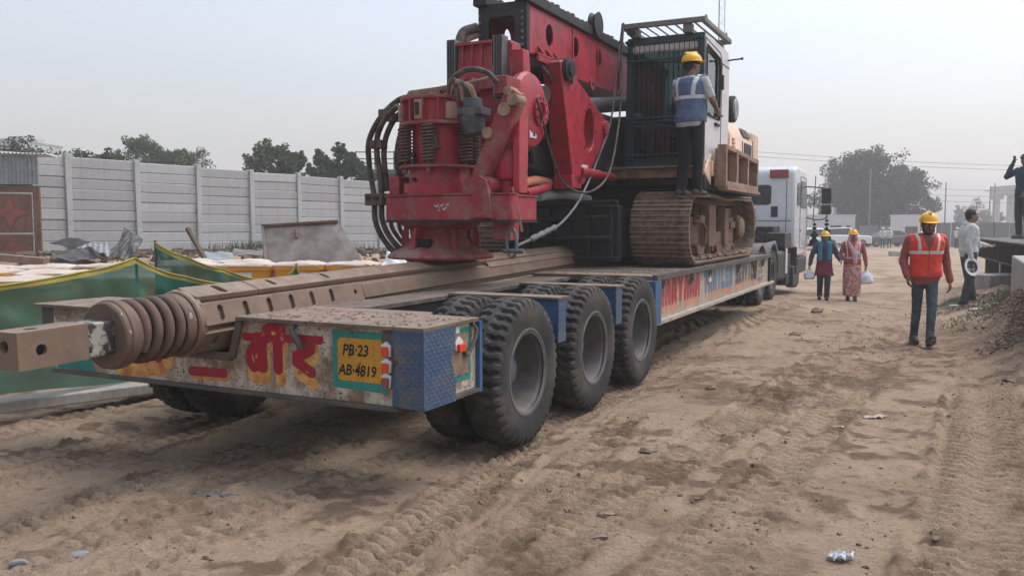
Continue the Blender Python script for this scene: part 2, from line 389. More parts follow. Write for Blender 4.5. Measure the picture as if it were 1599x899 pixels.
def tthing(name, label, cat, u, v, z=0, group=None):
    """a thing whose parts are written in trailer coordinates"""
    o = thing(name, label, cat, T(u,v,z), -TH, group); OFF[o.name] = (u,v,z); return o
def solid(name, mb, mat, label, cat, loc=(0,0,0), rz=0., group=None, sharp=40, bevel=0):
    me = mb.mesh(name, sharp); o = link(name, me, mat); o.location = loc; o.rotation_euler = (0,0,rz)
    if bevel:
        b = o.modifiers.new('bevel','BEVEL'); b.width = bevel; b.segments = 2; b.limit_method = 'ANGLE'; b.angle_limit = R(40)
    return tag(o, label, cat, group)
def copy_tree(o, parent=None):
    c = o.copy(); COL.objects.link(c)
    if parent is not None: c.parent = parent
    for ch in list(o.children): copy_tree(ch, c)
    return c
def spline(pts, n=8):
    """Catmull-Rom through the points"""
    P = [Vector(p) for p in pts]; P = [P[0]*2-P[1]]+P+[P[-1]*2-P[-2]]; out = []
    for i in range(1,len(P)-2):
        a,b,c,d = P[i-1:i+3]
        for k in range(n):
            t = k/n
            out.append(.5*((2*b)+(c-a)*t+(2*a-5*b+4*c-d)*t*t+(3*b-a-3*c+d)*t**3))
    out.append(P[-2]); return out
def circ(cx, cy, rx, ry=None, n=20):
    ry = rx if ry is None else ry
    return [(cx+rx*math.cos(2*PI*i/n), cy+ry*math.sin(2*PI*i/n)) for i in range(n)]
def text_mb(s, size, xscale=1., shear=0., bold=0.):
    """flat lettering in x (along) / y (up), origin bottom left; triangulated outlines"""
    cu = bpy.data.curves.new('lettering','FONT'); cu.body = s; cu.size = size; cu.offset = bold; cu.shear = shear; cu.resolution_u = 3
    o = bpy.data.objects.new('lettering', cu); COL.objects.link(o)
    dg = bpy.context.evaluated_depsgraph_get(); dg.update()
    me = bpy.data.meshes.new_from_object(o.evaluated_get(dg))
    V = [(v.co.x*xscale, v.co.y) for v in me.vertices]; F = [tuple(p.vertices) for p in me.polygons]
    bpy.data.objects.remove(o); bpy.data.curves.remove(cu); bpy.data.meshes.remove(me)
    return V, F
def stroke_cells(strokes, cell=.004):
    """painted brush strokes [(points, half width), ...] in 2D as one sheet of small cells"""
    allp = [p for s,_ in strokes for p in s]; w = max(h for _,h in strokes)+cell
    x0 = min(p[0] for p in allp)-w; x1 = max(p[0] for p in allp)+w; y0 = min(p[1] for p in allp)-w; y1 = max(p[1] for p in allp)+w
    nx = int((x1-x0)/cell)+1; ny = int((y1-y0)/cell)+1
    X,Y = np.meshgrid(x0+(np.arange(nx)+.5)*cell, y0+(np.arange(ny)+.5)*cell)
    inside = np.zeros(X.shape,bool)
    for pts,h in strokes:
        for (a,b) in zip(pts[:-1],pts[1:]):
            a = np.array(a); b = np.array(b); d = b-a; L = max(d@d,1e-9)
            t = np.clip(((X-a[0])*d[0]+(Y-a[1])*d[1])/L,0,1)
            inside |= (X-a[0]-t*d[0])**2+(Y-a[1]-t*d[1])**2 < h*h
    V = {}; VL = []; F = []
    def vid(i,j):
        if (i,j) not in V: V[(i,j)] = len(VL); VL.append((x0+i*cell,y0+j*cell))
        return V[(i,j)]
    for j in range(ny):
        i = 0
        while i < nx:
            if inside[j,i]:
                k = i
                while k+1 < nx and inside[j,k+1] and k-i < 5: k += 1
                F.append((vid(i,j),vid(k+1,j),vid(k+1,j+1),vid(i,j+1))); i = k+1
            else: i += 1
    return VL,F
def decal(name, V, F, mat, parent, fn):
    """flat paint: 2D points placed on a surface by fn"""
    mb = MB(); mb.add([fn(*p) for p in V], F)
    return part(name, mb, mat, parent, sharp=None, fix=False)
def evaluated(o):
    dg = bpy.context.evaluated_depsgraph_get(); dg.update()
    return bpy.data.meshes.new_from_object(o.evaluated_get(dg))
TEX = bpy.data.textures.new('folds','CLOUDS'); TEX.noise_scale = .075; TEX.noise_depth = 2
def blob(name, mb, mat, parent, voxel=.01, smooth=4, folds=0., label=None):
    """closed shapes fused into one continuous surface"""
    o = bpy.data.objects.new(name, mb.mesh(name, None, root_off(parent))); COL.objects.link(o)
    r = o.modifiers.new('r','REMESH'); r.mode = 'VOXEL'; r.voxel_size = voxel; r.use_smooth_shade = True
    if smooth:
        s = o.modifiers.new('s','SMOOTH'); s.iterations = smooth; s.factor = .5
    if folds:
        d = o.modifiers.new('d','DISPLACE'); d.texture = TEX; d.strength = folds; d.mid_level = .5; d.texture_coords = 'LOCAL'
    me = evaluated(o); old = o.data; o.modifiers.clear(); o.data = me; bpy.data.meshes.remove(old)
    me.name = name; me.shade_smooth(); me.materials.clear(); me.materials.append(MATS[mat])
    o.parent = parent
    return o
# ------------------------------------------------------------------ terrain
def smooth(a, b, x):
    t = np.clip((np.asarray(x,float)-a)/(b-a),0,1); return t*t*(3-2*t)
_perm = np.random.RandomState(3).rand(256,256)
def vnoise(x, y):
    xi = np.floor(x).astype(int); yi = np.floor(y).astype(int); fx = x-xi; fy = y-yi
    fx = fx*fx*(3-2*fx); fy = fy*fy*(3-2*fy); P = _perm
    a = P[xi%256,yi%256]; b = P[(xi+1)%256,yi%256]; c = P[xi%256,(yi+1)%256]; d = P[(xi+1)%256,(yi+1)%256]
    return (a*(1-fx)+b*fx)*(1-fy)+(c*(1-fx)+d*fx)*fy-.5
def fbm(x, y, o=4, g=.5):
    s = 0; a = 1
    for k in range(o): s = s+a*vnoise(x*2**k+17.3*k, y*2**k+5.1*k); a *= g
    return s
WALL_A = (-12.5, 24.1); WALL_D = (.565, .825)
def terrain(x, y):
    """the large shapes only"""
    x = np.asarray(x,float); y = np.asarray(y,float)
    s = (x-WALL_A[0])*WALL_D[1]-(y-WALL_A[1])*WALL_D[0]           # distance in front of the boundary wall
    t = (x-WALL_A[0])*WALL_D[0]+(y-WALL_A[1])*WALL_D[1]
    z = (.72-.018*np.clip(t,-12,25))*(1-smooth(2.0,6.5,s))*(1-smooth(18,26,t))
    z = z-.5*(1-np.exp(-np.maximum(y-12,0)/18))*smooth(4.5,8,x)
    z = z-.12*(1-smooth(-3.2,-1.3,x))*smooth(0,4,y)*(1-smooth(8.5,11,y))
    ex = 5.55+(y-9.9)*.44                                        # right edge of the track
    wx = 8.22-(14-y)*.52
    z = z+.34*smooth(-.55,.05,x-wx)*smooth(9.8,11.2,y)*(1-smooth(11.5,14,y))
    z = z+.42*smooth(-.5,1.3,x-ex)*smooth(5,9,y)*(1-smooth(17,26,y))
    dx = x-P0.x; dy = y-P0.y; u_ = dx*RV.x+dy*RV.y; v_ = dx*FV.x+dy*FV.y
    z = z-.065*(1-smooth(.02,.5,u_))*smooth(-3.8,-3.4,u_)*smooth(-1.6,-.4,v_)*(1-smooth(5,8,v_))
    return z
def uv(x, y):
    dx = x-P0.x; dy = y-P0.y
    return dx*RV.x+dy*RV.y, dx*FV.x+dy*FV.y
# wheel ruts: (u centre, half width, drift, lug pitch, depth, first v, last v)
RUTS = [(-.72,.16,.0,.115,.040,-8,14),(-.15,.17,.02,.115,.040,-.6,14),(-2.80,.15,.0,.115,.050,-8,14),(-3.30,.16,-.02,.115,.045,-8,14),
        (-1.32,.15,-.045,.10,.040,-8,1),(-1.92,.14,-.01,.11,.045,-8,0),(1.72,.20,.07,.12,.040,-9,30),(2.86,.27,.055,.115,.055,-9,30),
        (.02,.20,-.16,.105,.055,-9,.6),(3.75,.22,.02,.125,.045,-9,28),(-4.1,.16,-.07,.11,.032,-8,3),(1.12,.19,.08,.105,.038,-9,12),(4.6,.2,-.03,.12,.03,-6,26),(.55,.15,-.10,.10,.035,-9,2)]
def rut_mask(x, y):
    u, v = uv(x, y); w = .05*fbm(u*.35+3,v*.35,2); s = np.zeros_like(u)
    for (uc,hw,dr,pitch,dep,v0,v1) in RUTS:
        q = (u-(uc+dr*v+w+.03*np.sin(v*.7+uc*5)))/hw; s = np.maximum(s,(1-smooth(.85,1.1,np.abs(q)))*smooth(v0,v0+.6,v)*(1-smooth(v1-.8,v1,v)))
    return s
def detail(x, y):
    """lumps, ruts with lug prints, scuffs, footprints"""
    u, v = uv(x, y)
    w = .05*fbm(u*.35+3,v*.35,2)
    near = 1-smooth(22,45,y)
    z = .030*fbm(x*.5,y*.5,2)+.007*fbm(x*2.1+9,y*2.1,2)
    z = z+.014*np.abs(fbm(x*5+31,y*5,3))
    z = z+.014*fbm(x*8+3,y*8,4,.6)*smooth(-.25,.25,fbm(x*.6+2,y*.6,2))+.009*fbm(x*19,y*21,2)-.012*np.exp(-(np.abs(fbm(x*2.6+13,y*3.4,3))/.018)**2)*smooth(-.05,.3,fbm(x*.5+20,y*.5,2))
    z = z+.012*np.maximum(fbm(x*3.3+51,y*4.6,4,.65)-.16,0)*3*smooth(-.1,.3,fbm(x*.8,y*.8+7,2))
    z = z*(1-.65*rut_mask(x,y))
    for (uc,hw,dr,pitch,dep,v0,v1) in RUTS:
        c = uc+dr*v+w+.03*np.sin(v*.7+uc*5)
        q = (u-c)/hw
        m = (1-smooth(.75,1.05,np.abs(q)))*smooth(v0,v0+.6,v)*(1-smooth(v1-.8,v1,v))
        fade = (.78 if uc < .3 else .6)+(.22 if uc < .3 else .4)*smooth(-.15,.22,fbm(u*.9+uc*7,v*.45,2))
        ph = (v+.05*np.abs(q)*np.sign(q)+.018*np.sin(q*7))/pitch
        lug = smooth(.38,.56,.5+.5*np.sin(2*PI*ph))*(.35+.65*smooth(.1,.45,np.abs(q)))
        z = z+m*fade*(-dep*.55+dep*.95*lug)
        z = z+np.exp(-((np.abs(q)-1.16)/.13)**2)*dep*1.0*fade*(.55+1.6*fbm(u*7,v*7,3,.6))*smooth(v0,v0+.6,v)*(1-smooth(v1-.8,v1,v))
    z = z-.05*np.exp(-(((x-1.95)/.55)**2+((y-7.6)/.28)**2))*(1-.2*fbm(x*8,y*8,2))
    z = z+.055*np.exp(-(((x-2.35)/.30)**2+((y-7.75)/.25)**2))*(1+2.2*fbm(x*7,y*7,3))
    return z*near
def churn_and_shade(x, y):
    """fresh darker soil turned up along rut edges; relief shade painted into lug print hollows"""
    u, v = uv(x, y); w = .05*fbm(u*.35+3,v*.35,2); s = np.zeros_like(u)
    for (uc,hw,dr,pitch,dep,v0,v1) in RUTS:
        q = (u-(uc+dr*v+w+.03*np.sin(v*.7+uc*5)))/hw; inr = smooth(v0,v0+.6,v)*(1-smooth(v1-.8,v1,v))
        fade = (.78 if uc < .3 else .6)+(.22 if uc < .3 else .4)*smooth(-.15,.22,fbm(u*.9+uc*7,v*.45,2))
        s = np.maximum(s, inr*fade*1.1*np.exp(-((np.abs(q)-1.12)/.20)**2)*smooth(-.1,.35,fbm(u*5+uc,v*3,3)))
        ph = (v+.05*np.abs(q)*np.sign(q)+.018*np.sin(q*7))/pitch
        s = np.maximum(s, inr*fade*.75*(1-smooth(.8,1.05,np.abs(q)))*(1-smooth(.18,.5,.5+.5*np.sin(2*PI*ph)))*smooth(-.25,.25,fbm(u*4+uc,v*4,3)))  # lug print hollows darkened in colour to stand in for relief shade
    k = np.maximum(fbm(x*3.3+51,y*4.6,4,.65)-.16,0)*3*smooth(-.1,.3,fbm(x*.8,y*.8+7,2))
    return np.clip(np.maximum(s,k*1.5),0,1)
def stains(x, y):
    """damp and reddish soil, spilled earth: where it lies, not how it is lit"""
    s = .5*smooth(.12,.50,fbm(x*.6+4,y*.5+2,5,.62)+.50*fbm(x*6,y*6,4,.7))
    rag = 1+1.6*fbm(x*2.7,y*2.7,4,.65)
    for (cx,cy,rx,ry,a) in ((3.35,8.55,.62,.60,1.),(1.95,7.55,.75,.33,.75),(.05,4.05,.24,.27,.9),(1.15,3.85,.5,.28,.5),(.75,4.4,.3,.2,.6),(2.1,5.0,.8,.25,.35),(7,21,3.2,.9,.9),(10,27,5,.9,.7),(8,34,5,1.6,.7),(1.7,9.9,1.1,.45,.5),(5.9,10.2,.55,1.5,.9),(6.3,11.6,.5,1.4,.9),(.2,3.2,.25,.15,.8)):
        s = np.maximum(s, a*np.clip(1.35-rag*np.sqrt(((x-cx)/rx)**2+((y-cy)/ry)**2),0,1))
    return s
def axis_steps(a, b, d, lo, hi, g):
    mid = list(np.arange(a,b,d)); up = [b]; st = d
    while up[-1] < hi: st *= g; up.append(up[-1]+st)
    dn = [a]; st = d
    while dn[-1] > lo: st *= g; dn.append(dn[-1]-st)
    return np.array(dn[::-1][:-1]+mid+up)
xs = axis_steps(-4.2,5.2,.024,-420,420,1.045); ys = axis_steps(2.2,8.2,.024,-60,440,1.022)
GX,GY = np.meshgrid(xs,ys); GZ = terrain(GX,GY)+detail(GX,GY)
def gz(x, y):
    """height of the ground sheet at a point"""
    i = min(max(int(np.searchsorted(xs,x))-1,0),len(xs)-2); j = min(max(int(np.searchsorted(ys,y))-1,0),len(ys)-2)
    tx = (x-xs[i])/(xs[i+1]-xs[i]); ty = (y-ys[j])/(ys[j+1]-ys[j])
    return float((GZ[j,i]*(1-tx)+GZ[j,i+1]*tx)*(1-ty)+(GZ[j+1,i]*(1-tx)+GZ[j+1,i+1]*tx)*ty)
nx,ny = len(xs),len(ys)
me = bpy.data.meshes.new('ground')
idx = np.arange(nx*ny).reshape(ny,nx)
quads = np.stack([idx[:-1,:-1],idx[:-1,1:],idx[1:,1:],idx[1:,:-1]],-1).reshape(-1,4)
me.vertices.add(nx*ny); me.vertices.foreach_set('co', np.stack([GX,GY,GZ],-1).astype(np.float32).ravel())
me.loops.add(quads.size); me.loops.foreach_set('vertex_index', quads.astype(np.int32).ravel())
me.polygons.add(len(quads)); me.polygons.foreach_set('loop_start', (np.arange(len(quads))*4).astype(np.int32))
me.update(calc_edges=True); me.shade_smooth()
at = me.attributes.new('soil','FLOAT','POINT'); at.data.foreach_set('value', np.maximum(stains(GX,GY),churn_and_shade(GX,GY)).astype(np.float32).ravel())  # carries soil stains, churned earth and the painted lug print shade
m, n, l, p = nt('ground_sand')
tc = n.new('ShaderNodeTexCoord').outputs['Object']
a = n.new('ShaderNodeAttribute'); a.attribute_name = 'soil'
f1 = noise(n,l,tc,.9,8,.62); f2 = noise(n,l,tc,9,8,.65); f3 = noise(n,l,tc,48,7,.72)
col = mix(n,l,ramp(n,l,f1,.32,.68),(.325,.24,.162),(.44,.333,.23))
col = mix(n,l,mth(n,l,'MULTIPLY',ramp(n,l,f2,.50,.66),.55),col,(.235,.172,.118))
col = mix(n,l,mth(n,l,'MULTIPLY',ramp(n,l,f3,.50,.64),.75),col,(.48,.375,.27))
k = noise(n,l,tc,30,7,.75); col = mix(n,l,mth(n,l,'MULTIPLY',ramp(n,l,k,.56,.63),.75),col,(.135,.096,.067))
st = mth(n,l,'MULTIPLY',a.outputs['Fac'],mth(n,l,'ADD',.35,ramp(n,l,f2,.3,.65)))
col = mix(n,l,mth(n,l,'MINIMUM',st,.9),col,(.165,.112,.075))
l.new(col,p.inputs['Base Color']); p.inputs['Roughness'].default_value = .95; p.inputs['Specular IOR Level'].default_value = .15
b = n.new('ShaderNodeBump'); b.inputs['Strength'].default_value = 1.0; b.inputs['Distance'].default_value = .05
hh = mth(n,l,'ADD',mth(n,l,'MULTIPLY',f2,.8),mth(n,l,'ADD',mth(n,l,'MULTIPLY',f3,.45),mth(n,l,'MULTIPLY',k,.5)))
l.new(hh,b.inputs['Height']); l.new(b.outputs[0],p.inputs['Normal'])
MATS['ground_sand'] = m
ground = link('ground', me, 'ground_sand'); tag(ground, kind='structure', label='dusty tan site ground with tyre ruts and lug prints')

# ------------------------------------------------------------------ precast boundary wall
wl_root = thing('boundary_wall','long pale grey precast wall of stacked concrete panels between posts behind the yellow tubs','wall',(WALL_A[0],WALL_A[1],0),math.atan2(WALL_D[1],WALL_D[0]))
BAY = 2.1
panel_me = []
for k in range(5):
    mb = MB(); rr = random.Random(k); y0 = .0
    c = .022+.006*rr.random(); mb.prism([(-.03,.022),(-.03,.276),(-.03+c,.2965),(.03,.2965),(.03,.0015),(-.03+c,.0015)],'x',-.97,.97)
    me = mb.mesh('wall_panel',40)
    me.materials.append(MATS['wall_concrete' if k%2 else 'wall_concrete_b']); panel_me.append(me)
post_mb = MB().box(-.085,.085,-.10,.075,-.5,2.78); post_me = post_mb.mesh('wall_post',40); post_me.materials.append(MATS['wall_post'])
foot_me = MB().box(-.96,.96,-.05,.05,-.9,-.0).mesh('wall_footing',40); foot_me.materials.append(MATS['old_concrete'])
for i in range(-6,12):
    base = .74-.018*BAY*i
    o = bpy.data.objects.new('wall_post',post_me); COL.objects.link(o); o.parent = wl_root
    o.location = (i*BAY,rnd.uniform(-.015,.015),base+rnd.uniform(-.02,.03)); o.rotation_euler = (rnd.uniform(-.006,.006),rnd.uniform(-.006,.006),0)
    bv = o.modifiers.new('bevel','BEVEL'); bv.width = .012; bv.segments = 2
    o = bpy.data.objects.new('wall_footing',foot_me); COL.objects.link(o); o.parent = wl_root; o.location = ((i+.5)*BAY,0,base)
    tilt = rnd.uniform(-.006,.006)
    for r in range(9):
        o = bpy.data.objects.new('wall_panel',panel_me[rnd.randrange(5)]); COL.objects.link(o); o.parent = wl_root
        o.location = ((i+.5)*BAY+rnd.uniform(-.008,.008), rnd.uniform(-.012,.012), base+.298*r+rnd.uniform(-.004,.004))
        o.rotation_euler = (rnd.uniform(-.02,.02), tilt+rnd.uniform(-.005,.005), 0)

# ------------------------------------------------------------------ trees
def foliage_mat(name, a, b):
    m, n, l, p = nt(name)
    g = n.new('ShaderNodeNewGeometry'); 
    col = mix(n,l,g.outputs['Random Per Island'],a,b)
    l.new(col,p.inputs['Base Color']); p.inputs['Roughness'].default_value = .7; p.inputs['Specular IOR Level'].default_value = .2
    tr = n.new('ShaderNodeBsdfTranslucent'); l.new(col,tr.inputs['Color'])
    ms = n.new('ShaderNodeMixShader'); ms.inputs[0].default_value = .3
    l.new(p.outputs[0],ms.inputs[1]); l.new(tr.outputs[0],ms.inputs[2]); l.new(ms.outputs[0],n['Material Output'].inputs['Surface'])
    MATS[name] = m
foliage_mat('leaf_dark',(.028,.045,.022),(.07,.10,.045))
foliage_mat('leaf_far',(.016,.028,.016),(.042,.062,.034))
foliage_mat('leaf_mid',(.04,.065,.03),(.095,.125,.055))
foliage_mat('leaf_weed',(.05,.075,.03),(.11,.12,.06))
def leaves(mb, c, rad, count, size, r):
    c = Vector(c)
    for _ in range(count):
        d = Vector((r.gauss(0,1),r.gauss(0,1),r.gauss(0,1))).normalized()
        q = c+Vector((d.x*rad[0],d.y*rad[1],d.z*rad[2]))*(r.random()**.38)
        s = size*r.uniform(.6,1.3)
        a = Vector((r.gauss(0,1),r.gauss(0,1),r.gauss(0,.6))).normalized()*s
        b = a.cross(Vector((r.gauss(0,1),r.gauss(0,1),r.gauss(0,1)))).normalized()*s*.55
        mb.add([q-a*.5,q+b*.5,q+a*.5,q-b*.5],[(0,1,2,3)])
def tree(name, label, x, y, h, spread, seed, leaf, size=.2, n_clump=26, per=260, crown_from=.3, group=None, trunk_r=.16, base=None, squash=1.):
    r = random.Random(seed); z0 = float(terrain(np.array([x]),np.array([y]))[0])-.1 if base is None else base
    t = thing(name,label,'tree',(x,y,z0),0,group)
    tm = MB(); cm = MB()
    top = Vector((r.uniform(-.3,.3),r.uniform(-.3,.3),h*.72))
    tm.tube(spline([(0,0,0),(top.x*.3,top.y*.3,h*.3),tuple(top)],6),[trunk_r*(1-.75*i/12) for i in range(13)],9)
    for k in range(n_clump):
        a = r.uniform(0,2*PI); q = r.random()**.6; hz = crown_from+(1-crown_from)*r.random()
        env = math.sqrt(max(.05,1-((hz-crown_from-(1-crown_from)*.42)/((1-crown_from)*.62))**2))
        c = Vector((math.cos(a)*spread*q*env, math.sin(a)*spread*q*env*squash, h*hz-.2*h*(1-crown_from)*.3))
        rad = r.uniform(.17,.33)*spread
        st = Vector((0,0,h*min(.65,crown_from*r.uniform(.7,1.3))))
        tm.tube(spline([tuple(st),tuple(st.lerp(c,.5)+Vector((0,0,.25))),tuple(c)],4),[trunk_r*.45*(1-.8*i/8) for i in range(9)],6)
        leaves(cm,c,(rad,rad,rad*.75),int(per*r.uniform(.5,1.3)),size,r)
        for _ in range(4):
            d = Vector((r.gauss(0,1),r.gauss(0,1),r.gauss(.4,.8))).normalized()
            leaves(cm,c+d*rad*1.05,(rad*.4,rad*.4,rad*.35),int(per*.13),size*.9,r)
    part('trunk',tm,'trunk',t)
    me = cm.mesh('crown',None,fix=False); link('crown',me,leaf,t)
    return t
def at(px_dir, depth): return px_dir*depth, depth           # sideways slope times distance ahead
G = 'trees behind the boundary wall'
for (dx,D,h,sp,lab,lf,sd) in (
    (-.575,35,4.2,2.0,'low dark tree behind the canopy of the rusty gate',"leaf_dark",31),
    (-.525,38,4.35,2.0,'dark tree between the grey rooftop and the first wall posts',"leaf_dark",32),
    (-.447,42,4.5,1.9,'dark green tree behind the wall where the left clump thins out',"leaf_dark",33),
    (-.585,36,4.3,2.3,'bushy dark tree behind the rusty gate at the far left',"leaf_dark",1),
    (-.545,37,4.4,2.2,'dense dark tree behind the wall just right of the grey rooftop',"leaf_dark",2),
    (-.505,37,4.25,2.0,'dark tree over the wall at the first post from the gate',"leaf_dark",3),
    (-.470,39,4.5,1.7,'low dark tree at the right end of the left clump behind the wall',"leaf_dark",4),
    (-.425,48,6.0,2.5,'paler hazy tree behind the wall over the crumpled sheets',"leaf_mid",5),
    (-.385,50,5.4,2.4,'small pale hazy tree trailing right behind the wall top',"leaf_mid",6),
    (-.288,38,4.9,1.5,'tall leafy tree standing left in the middle clump behind the wall',"leaf_mid",8),
    (-.255,39,4.6,1.35,'rounded leafy tree right of the tallest middle tree behind the wall',"leaf_mid",9),
    (-.207,39,5.0,1.25,'spiky topped tree behind the wall left of the red drill hoses',"leaf_dark",10),
    (-.182,40,4.2,1.2,'low dark tree beside the flag pole behind the wall',"leaf_dark",11)):
    x,y = at(dx,D); tree('tree',lab,x,y,h,sp,sd,lf,size=.17,n_clump=40,per=260,crown_from=.22,group=G,trunk_r=.11,base=.2)
tree('tree','broad round crowned tree standing behind the white site office on the right',*at(.412,95),9.4,5.6,21,'leaf_far',size=.36,n_clump=80,per=300,crown_from=.27,trunk_r=.26,base=-.6,group='trees along the far side')
tree('tree','lower right half of the big far tree, leaning towards the lamp poles',*at(.455,97),8.8,3.4,22,'leaf_far',size=.34,n_clump=44,per=260,crown_from=.2,trunk_r=.2,base=-.6,group='trees along the far side')
tree('tree','pale hazy tree far off behind the man holding a white helmet',*at(.545,150),5.6,3.6,23,'leaf_mid',size=.4,n_clump=20,per=170,crown_from=.2,trunk_r=.2,base=-.6,group='trees along the far side')
tree('tree','small far tree peeking above the white office roof beside the truck mirrors',*at(.372,100),4.2,2.0,24,'leaf_dark',size=.3,n_clump=14,per=170,crown_from=.2,trunk_r=.14,base=-.6,group='trees along the far side')
tree('tree','dim tree line scrap behind the far white cabin',*at(.40,120),4.6,4.5,25,'leaf_mid',size=.4,n_clump=18,per=170,crown_from=.1,trunk_r=.14,base=-.6,group='trees along the far side')

# ------------------------------------------------------------------ far left buildings
bt = thing('rooftop_building','pale grey flat building top showing hazily above the left trees','building',(-.578*85,85,0))
part('wall',MB().box(-2.9,.5,0,8,0,9.7),'far_concrete',bt)
part('parapet',MB().box(-3.0,.6,-.1,8.1,9.7,9.85).box(-1.2,.3,1,5,9.85,10.2),'far_concrete',bt)
part('railing',MB().cyl((-2.8,.2,9.85),(-2.8,.2,10.8),.04).cyl((-2.2,.2,9.85),(-2.2,.2,10.7),.04).cyl((-2.8,.2,10.5),(-2.2,.2,10.5),.03),'pole',bt)
D = 46
st = thing('steel_walkway','dark steel railing walkway on a green shed behind the wall left of the drill','walkway',(-.16*D,D,0))
part('shed_body',MB().box(-.9,3.2,0,3,.2,4.2),'cab_dark',st)
part('shed_roof',MB().box(-1.3,3.4,-.3,3.3,4.2,4.42),'side_grey',st)
rb = MB()
for z in (5.35,5.0,4.75): rb.bar((-1.0,0,z),(3.2,0,z),.06,.05)
part('handrail',rb,'black_steel',st)
for k in range(5): part('railing_post',MB().box(-1.0+k*1.02-.03,-1.0+k*1.02+.03,-.03,.03,4.42,5.4),'black_steel',st)
fl = thing('flag','small red pennant on a thin pole behind the wall by the middle trees','flag',(-.2*42,42,0))
part('flag_pole',MB().cyl((0,0,0),(0,0,5.35),.025,n=8),'pole',fl)
part('pennant',MB().add([(0,.0,5.25),(.13,.03,4.85),(-.16,.02,4.25),(0,.012,5.25),(.13,.042,4.85),(-.16,.032,4.25)],[(0,1,2),(3,5,4),(0,3,4,1),(1,4,5,2),(2,5,3,0)]),'flag_red',fl)

# ------------------------------------------------------------------ rusty gate at the left edge
gx,gy = at(-.585,21.6)
gt = thing('metal_gate','rusty brown sheet metal gate with red four pointed star panels below a corrugated canopy','gate',(gx,gy,.55),R(16))
part('gate_frame',MB().box(.50,.66,-.06,.06,-.4,1.95).box(-2.2,.5,-.05,.05,1.80,1.95).box(-2.2,.5,-.05,.05,-.4,-.25),'gate_rust',gt,bevel=.008)
for i in range(2):
    for j in range(2):
        x0 = .48-1.0*(i+1); z0 = -.24+1.02*j
        pn = part('gate_panel',MB().box(x0+.01,x0+.98,-.02,.02,z0,z0+.98),'gate_rust',gt,bevel=.006)
        c = (x0+.5,z0+.5); star = []
        for k in range(8):
            a = k*PI/4; rr = .44 if k%2==0 else .17
            star.append((c[0]+rr*math.sin(a),c[1]+rr*math.cos(a)))
        part('star_plate',MB().prism(star,'y',-.05,-.021),'gate_red',pn,bevel=.006)
        part('rail',MB().box(x0+.455,x0+.475,-.045,-.0215,z0,z0+.05),'gate_rust',pn)
cs = MB()
def corrug(mb, x0, x1, z0, z1, pitch=.09, amp=.018, y=0, thick=.004):
    n = int((x1-x0)/pitch*6); P = []; 
    for k in range(n+1):
        x = x0+(x1-x0)*k/n; yy = y+amp*math.sin(2*PI*(x-x0)/pitch)
        P += [(x,yy,z0),(x,yy,z1),(x,yy+thick,z0),(x,yy+thick,z1)]
    F = []
    for k in range(n):
        a = 4*k; b = a+4; F += [(a,b,b+1,a+1),(a+2,a+3,b+3,b+2),(a,a+2,b+2,b),(a+1,b+1,b+3,a+3)]
    F += [(0,1,3,2),(4*n,4*n+2,4*n+3,4*n+1)]
    mb.add(P,F)
corrug(cs,-2.2,.68,2.0,2.72,y=-.16); part('corrugated_front',cs,'zinc',gt)
rf = MB(); corrug(rf,-2.3,.9,-.3,.9); 
rf.v = [(p[0],p[2],2.76+p[1]) for p in rf.v]; part('canopy_sheet',rf,'office_white',gt)
part('lintel_grille',MB().box(-2.2,.5,-.03,.0,1.97,2.0).box(-2.2,.5,-.03,.0,2.03,2.05),'black_steel',gt)

# ------------------------------------------------------------------ site offices, fences, poles at the far right
Z0 = -.5
def office(name,label,dx0,dx1,D,h,win,ac=False,door=None):
    x0,x1 = dx0*D,dx1*D; o = thing(name,label,'site office',((x0+x1)/2,D,Z0)); w = (x1-x0)/2
    sheet = MB(); nrib = int(2*w/.22)
    for k in range(nrib):
        a = -w+2*w*k/nrib; b = -w+2*w*(k+1)/nrib; sheet.box(a,b-.05,0,.04,.12,h-.12); sheet.box(b-.05,b,.025,.04,.12,h-.12)
    part('wall_sheet',sheet,'office_white',o)
    part('body',MB().box(-w+.02,w-.02,.04,2.4,.12,h-.12),'office_white',o)
    part('roof',MB().box(-w-.04,w+.04,-.05,2.5,h-.12,h),'office_white',o)
    part('base_frame',MB().box(-w,w,-.02,2.42,0,.12),'fence_grey',o)
    for (a,b,z0,z1) in win:
        f = part('window',MB().plate([(a,z0),(b,z0),(b,z1),(a,z1)],[[(a+.06,z0+.06),(b-.06,z0+.06),(b-.06,z1-.06),(a+.06,z1-.06)]],'y',-.05,.0),'fence_grey',o)
        part('pane',MB().box(a+.06,b-.06,-.02,-.012,z0+.06,z1-.06),'window_dark',f)
        part('window_bar',MB().box((a+b)/2-.02,(a+b)/2+.02,-.045,-.022,z0+.06,z1-.06),'fence_grey',f)
    return o
o1 = office('site_office','white ribbed site office with a dark window behind the white parked car','x' and .338,.402,80,2.85,[(.2,1.25,1.05,1.85),(1.7,2.1,1.5,1.85)])
o2 = office('site_office','white cabin with one window at far right behind the man in the orange vest',.456,.478,80,2.85,[(-.55,.65,.9,1.75)])
x,y = at(.3735,80)
ac = thing('air_conditioner','white outdoor fan unit standing on the white office roof','air conditioner',(x,y+.5,Z0+2.85))
part('casing',MB().box(-.36,.36,-.15,.15,.06,.66),'office_white',ac,bevel=.02)
part('fan_ring',MB().lathe([(.25,0),(.25,-.025),(.21,-.025),(.21,0)],(-.06,-.151,.36),'y',24,closed=True),'fence_grey',ac)
part('fan',MB().lathe([(0,-.012),(.2,-.012),(.2,-.003),(0,-.003)],(-.06,-.151,.36),'y',20),'window_dark',ac)
part('foot',MB().box(-.3,-.24,-.15,.15,0,.06),'fence_grey',ac); part('foot',MB().box(.24,.3,-.15,.15,0,.06),'fence_grey',ac)
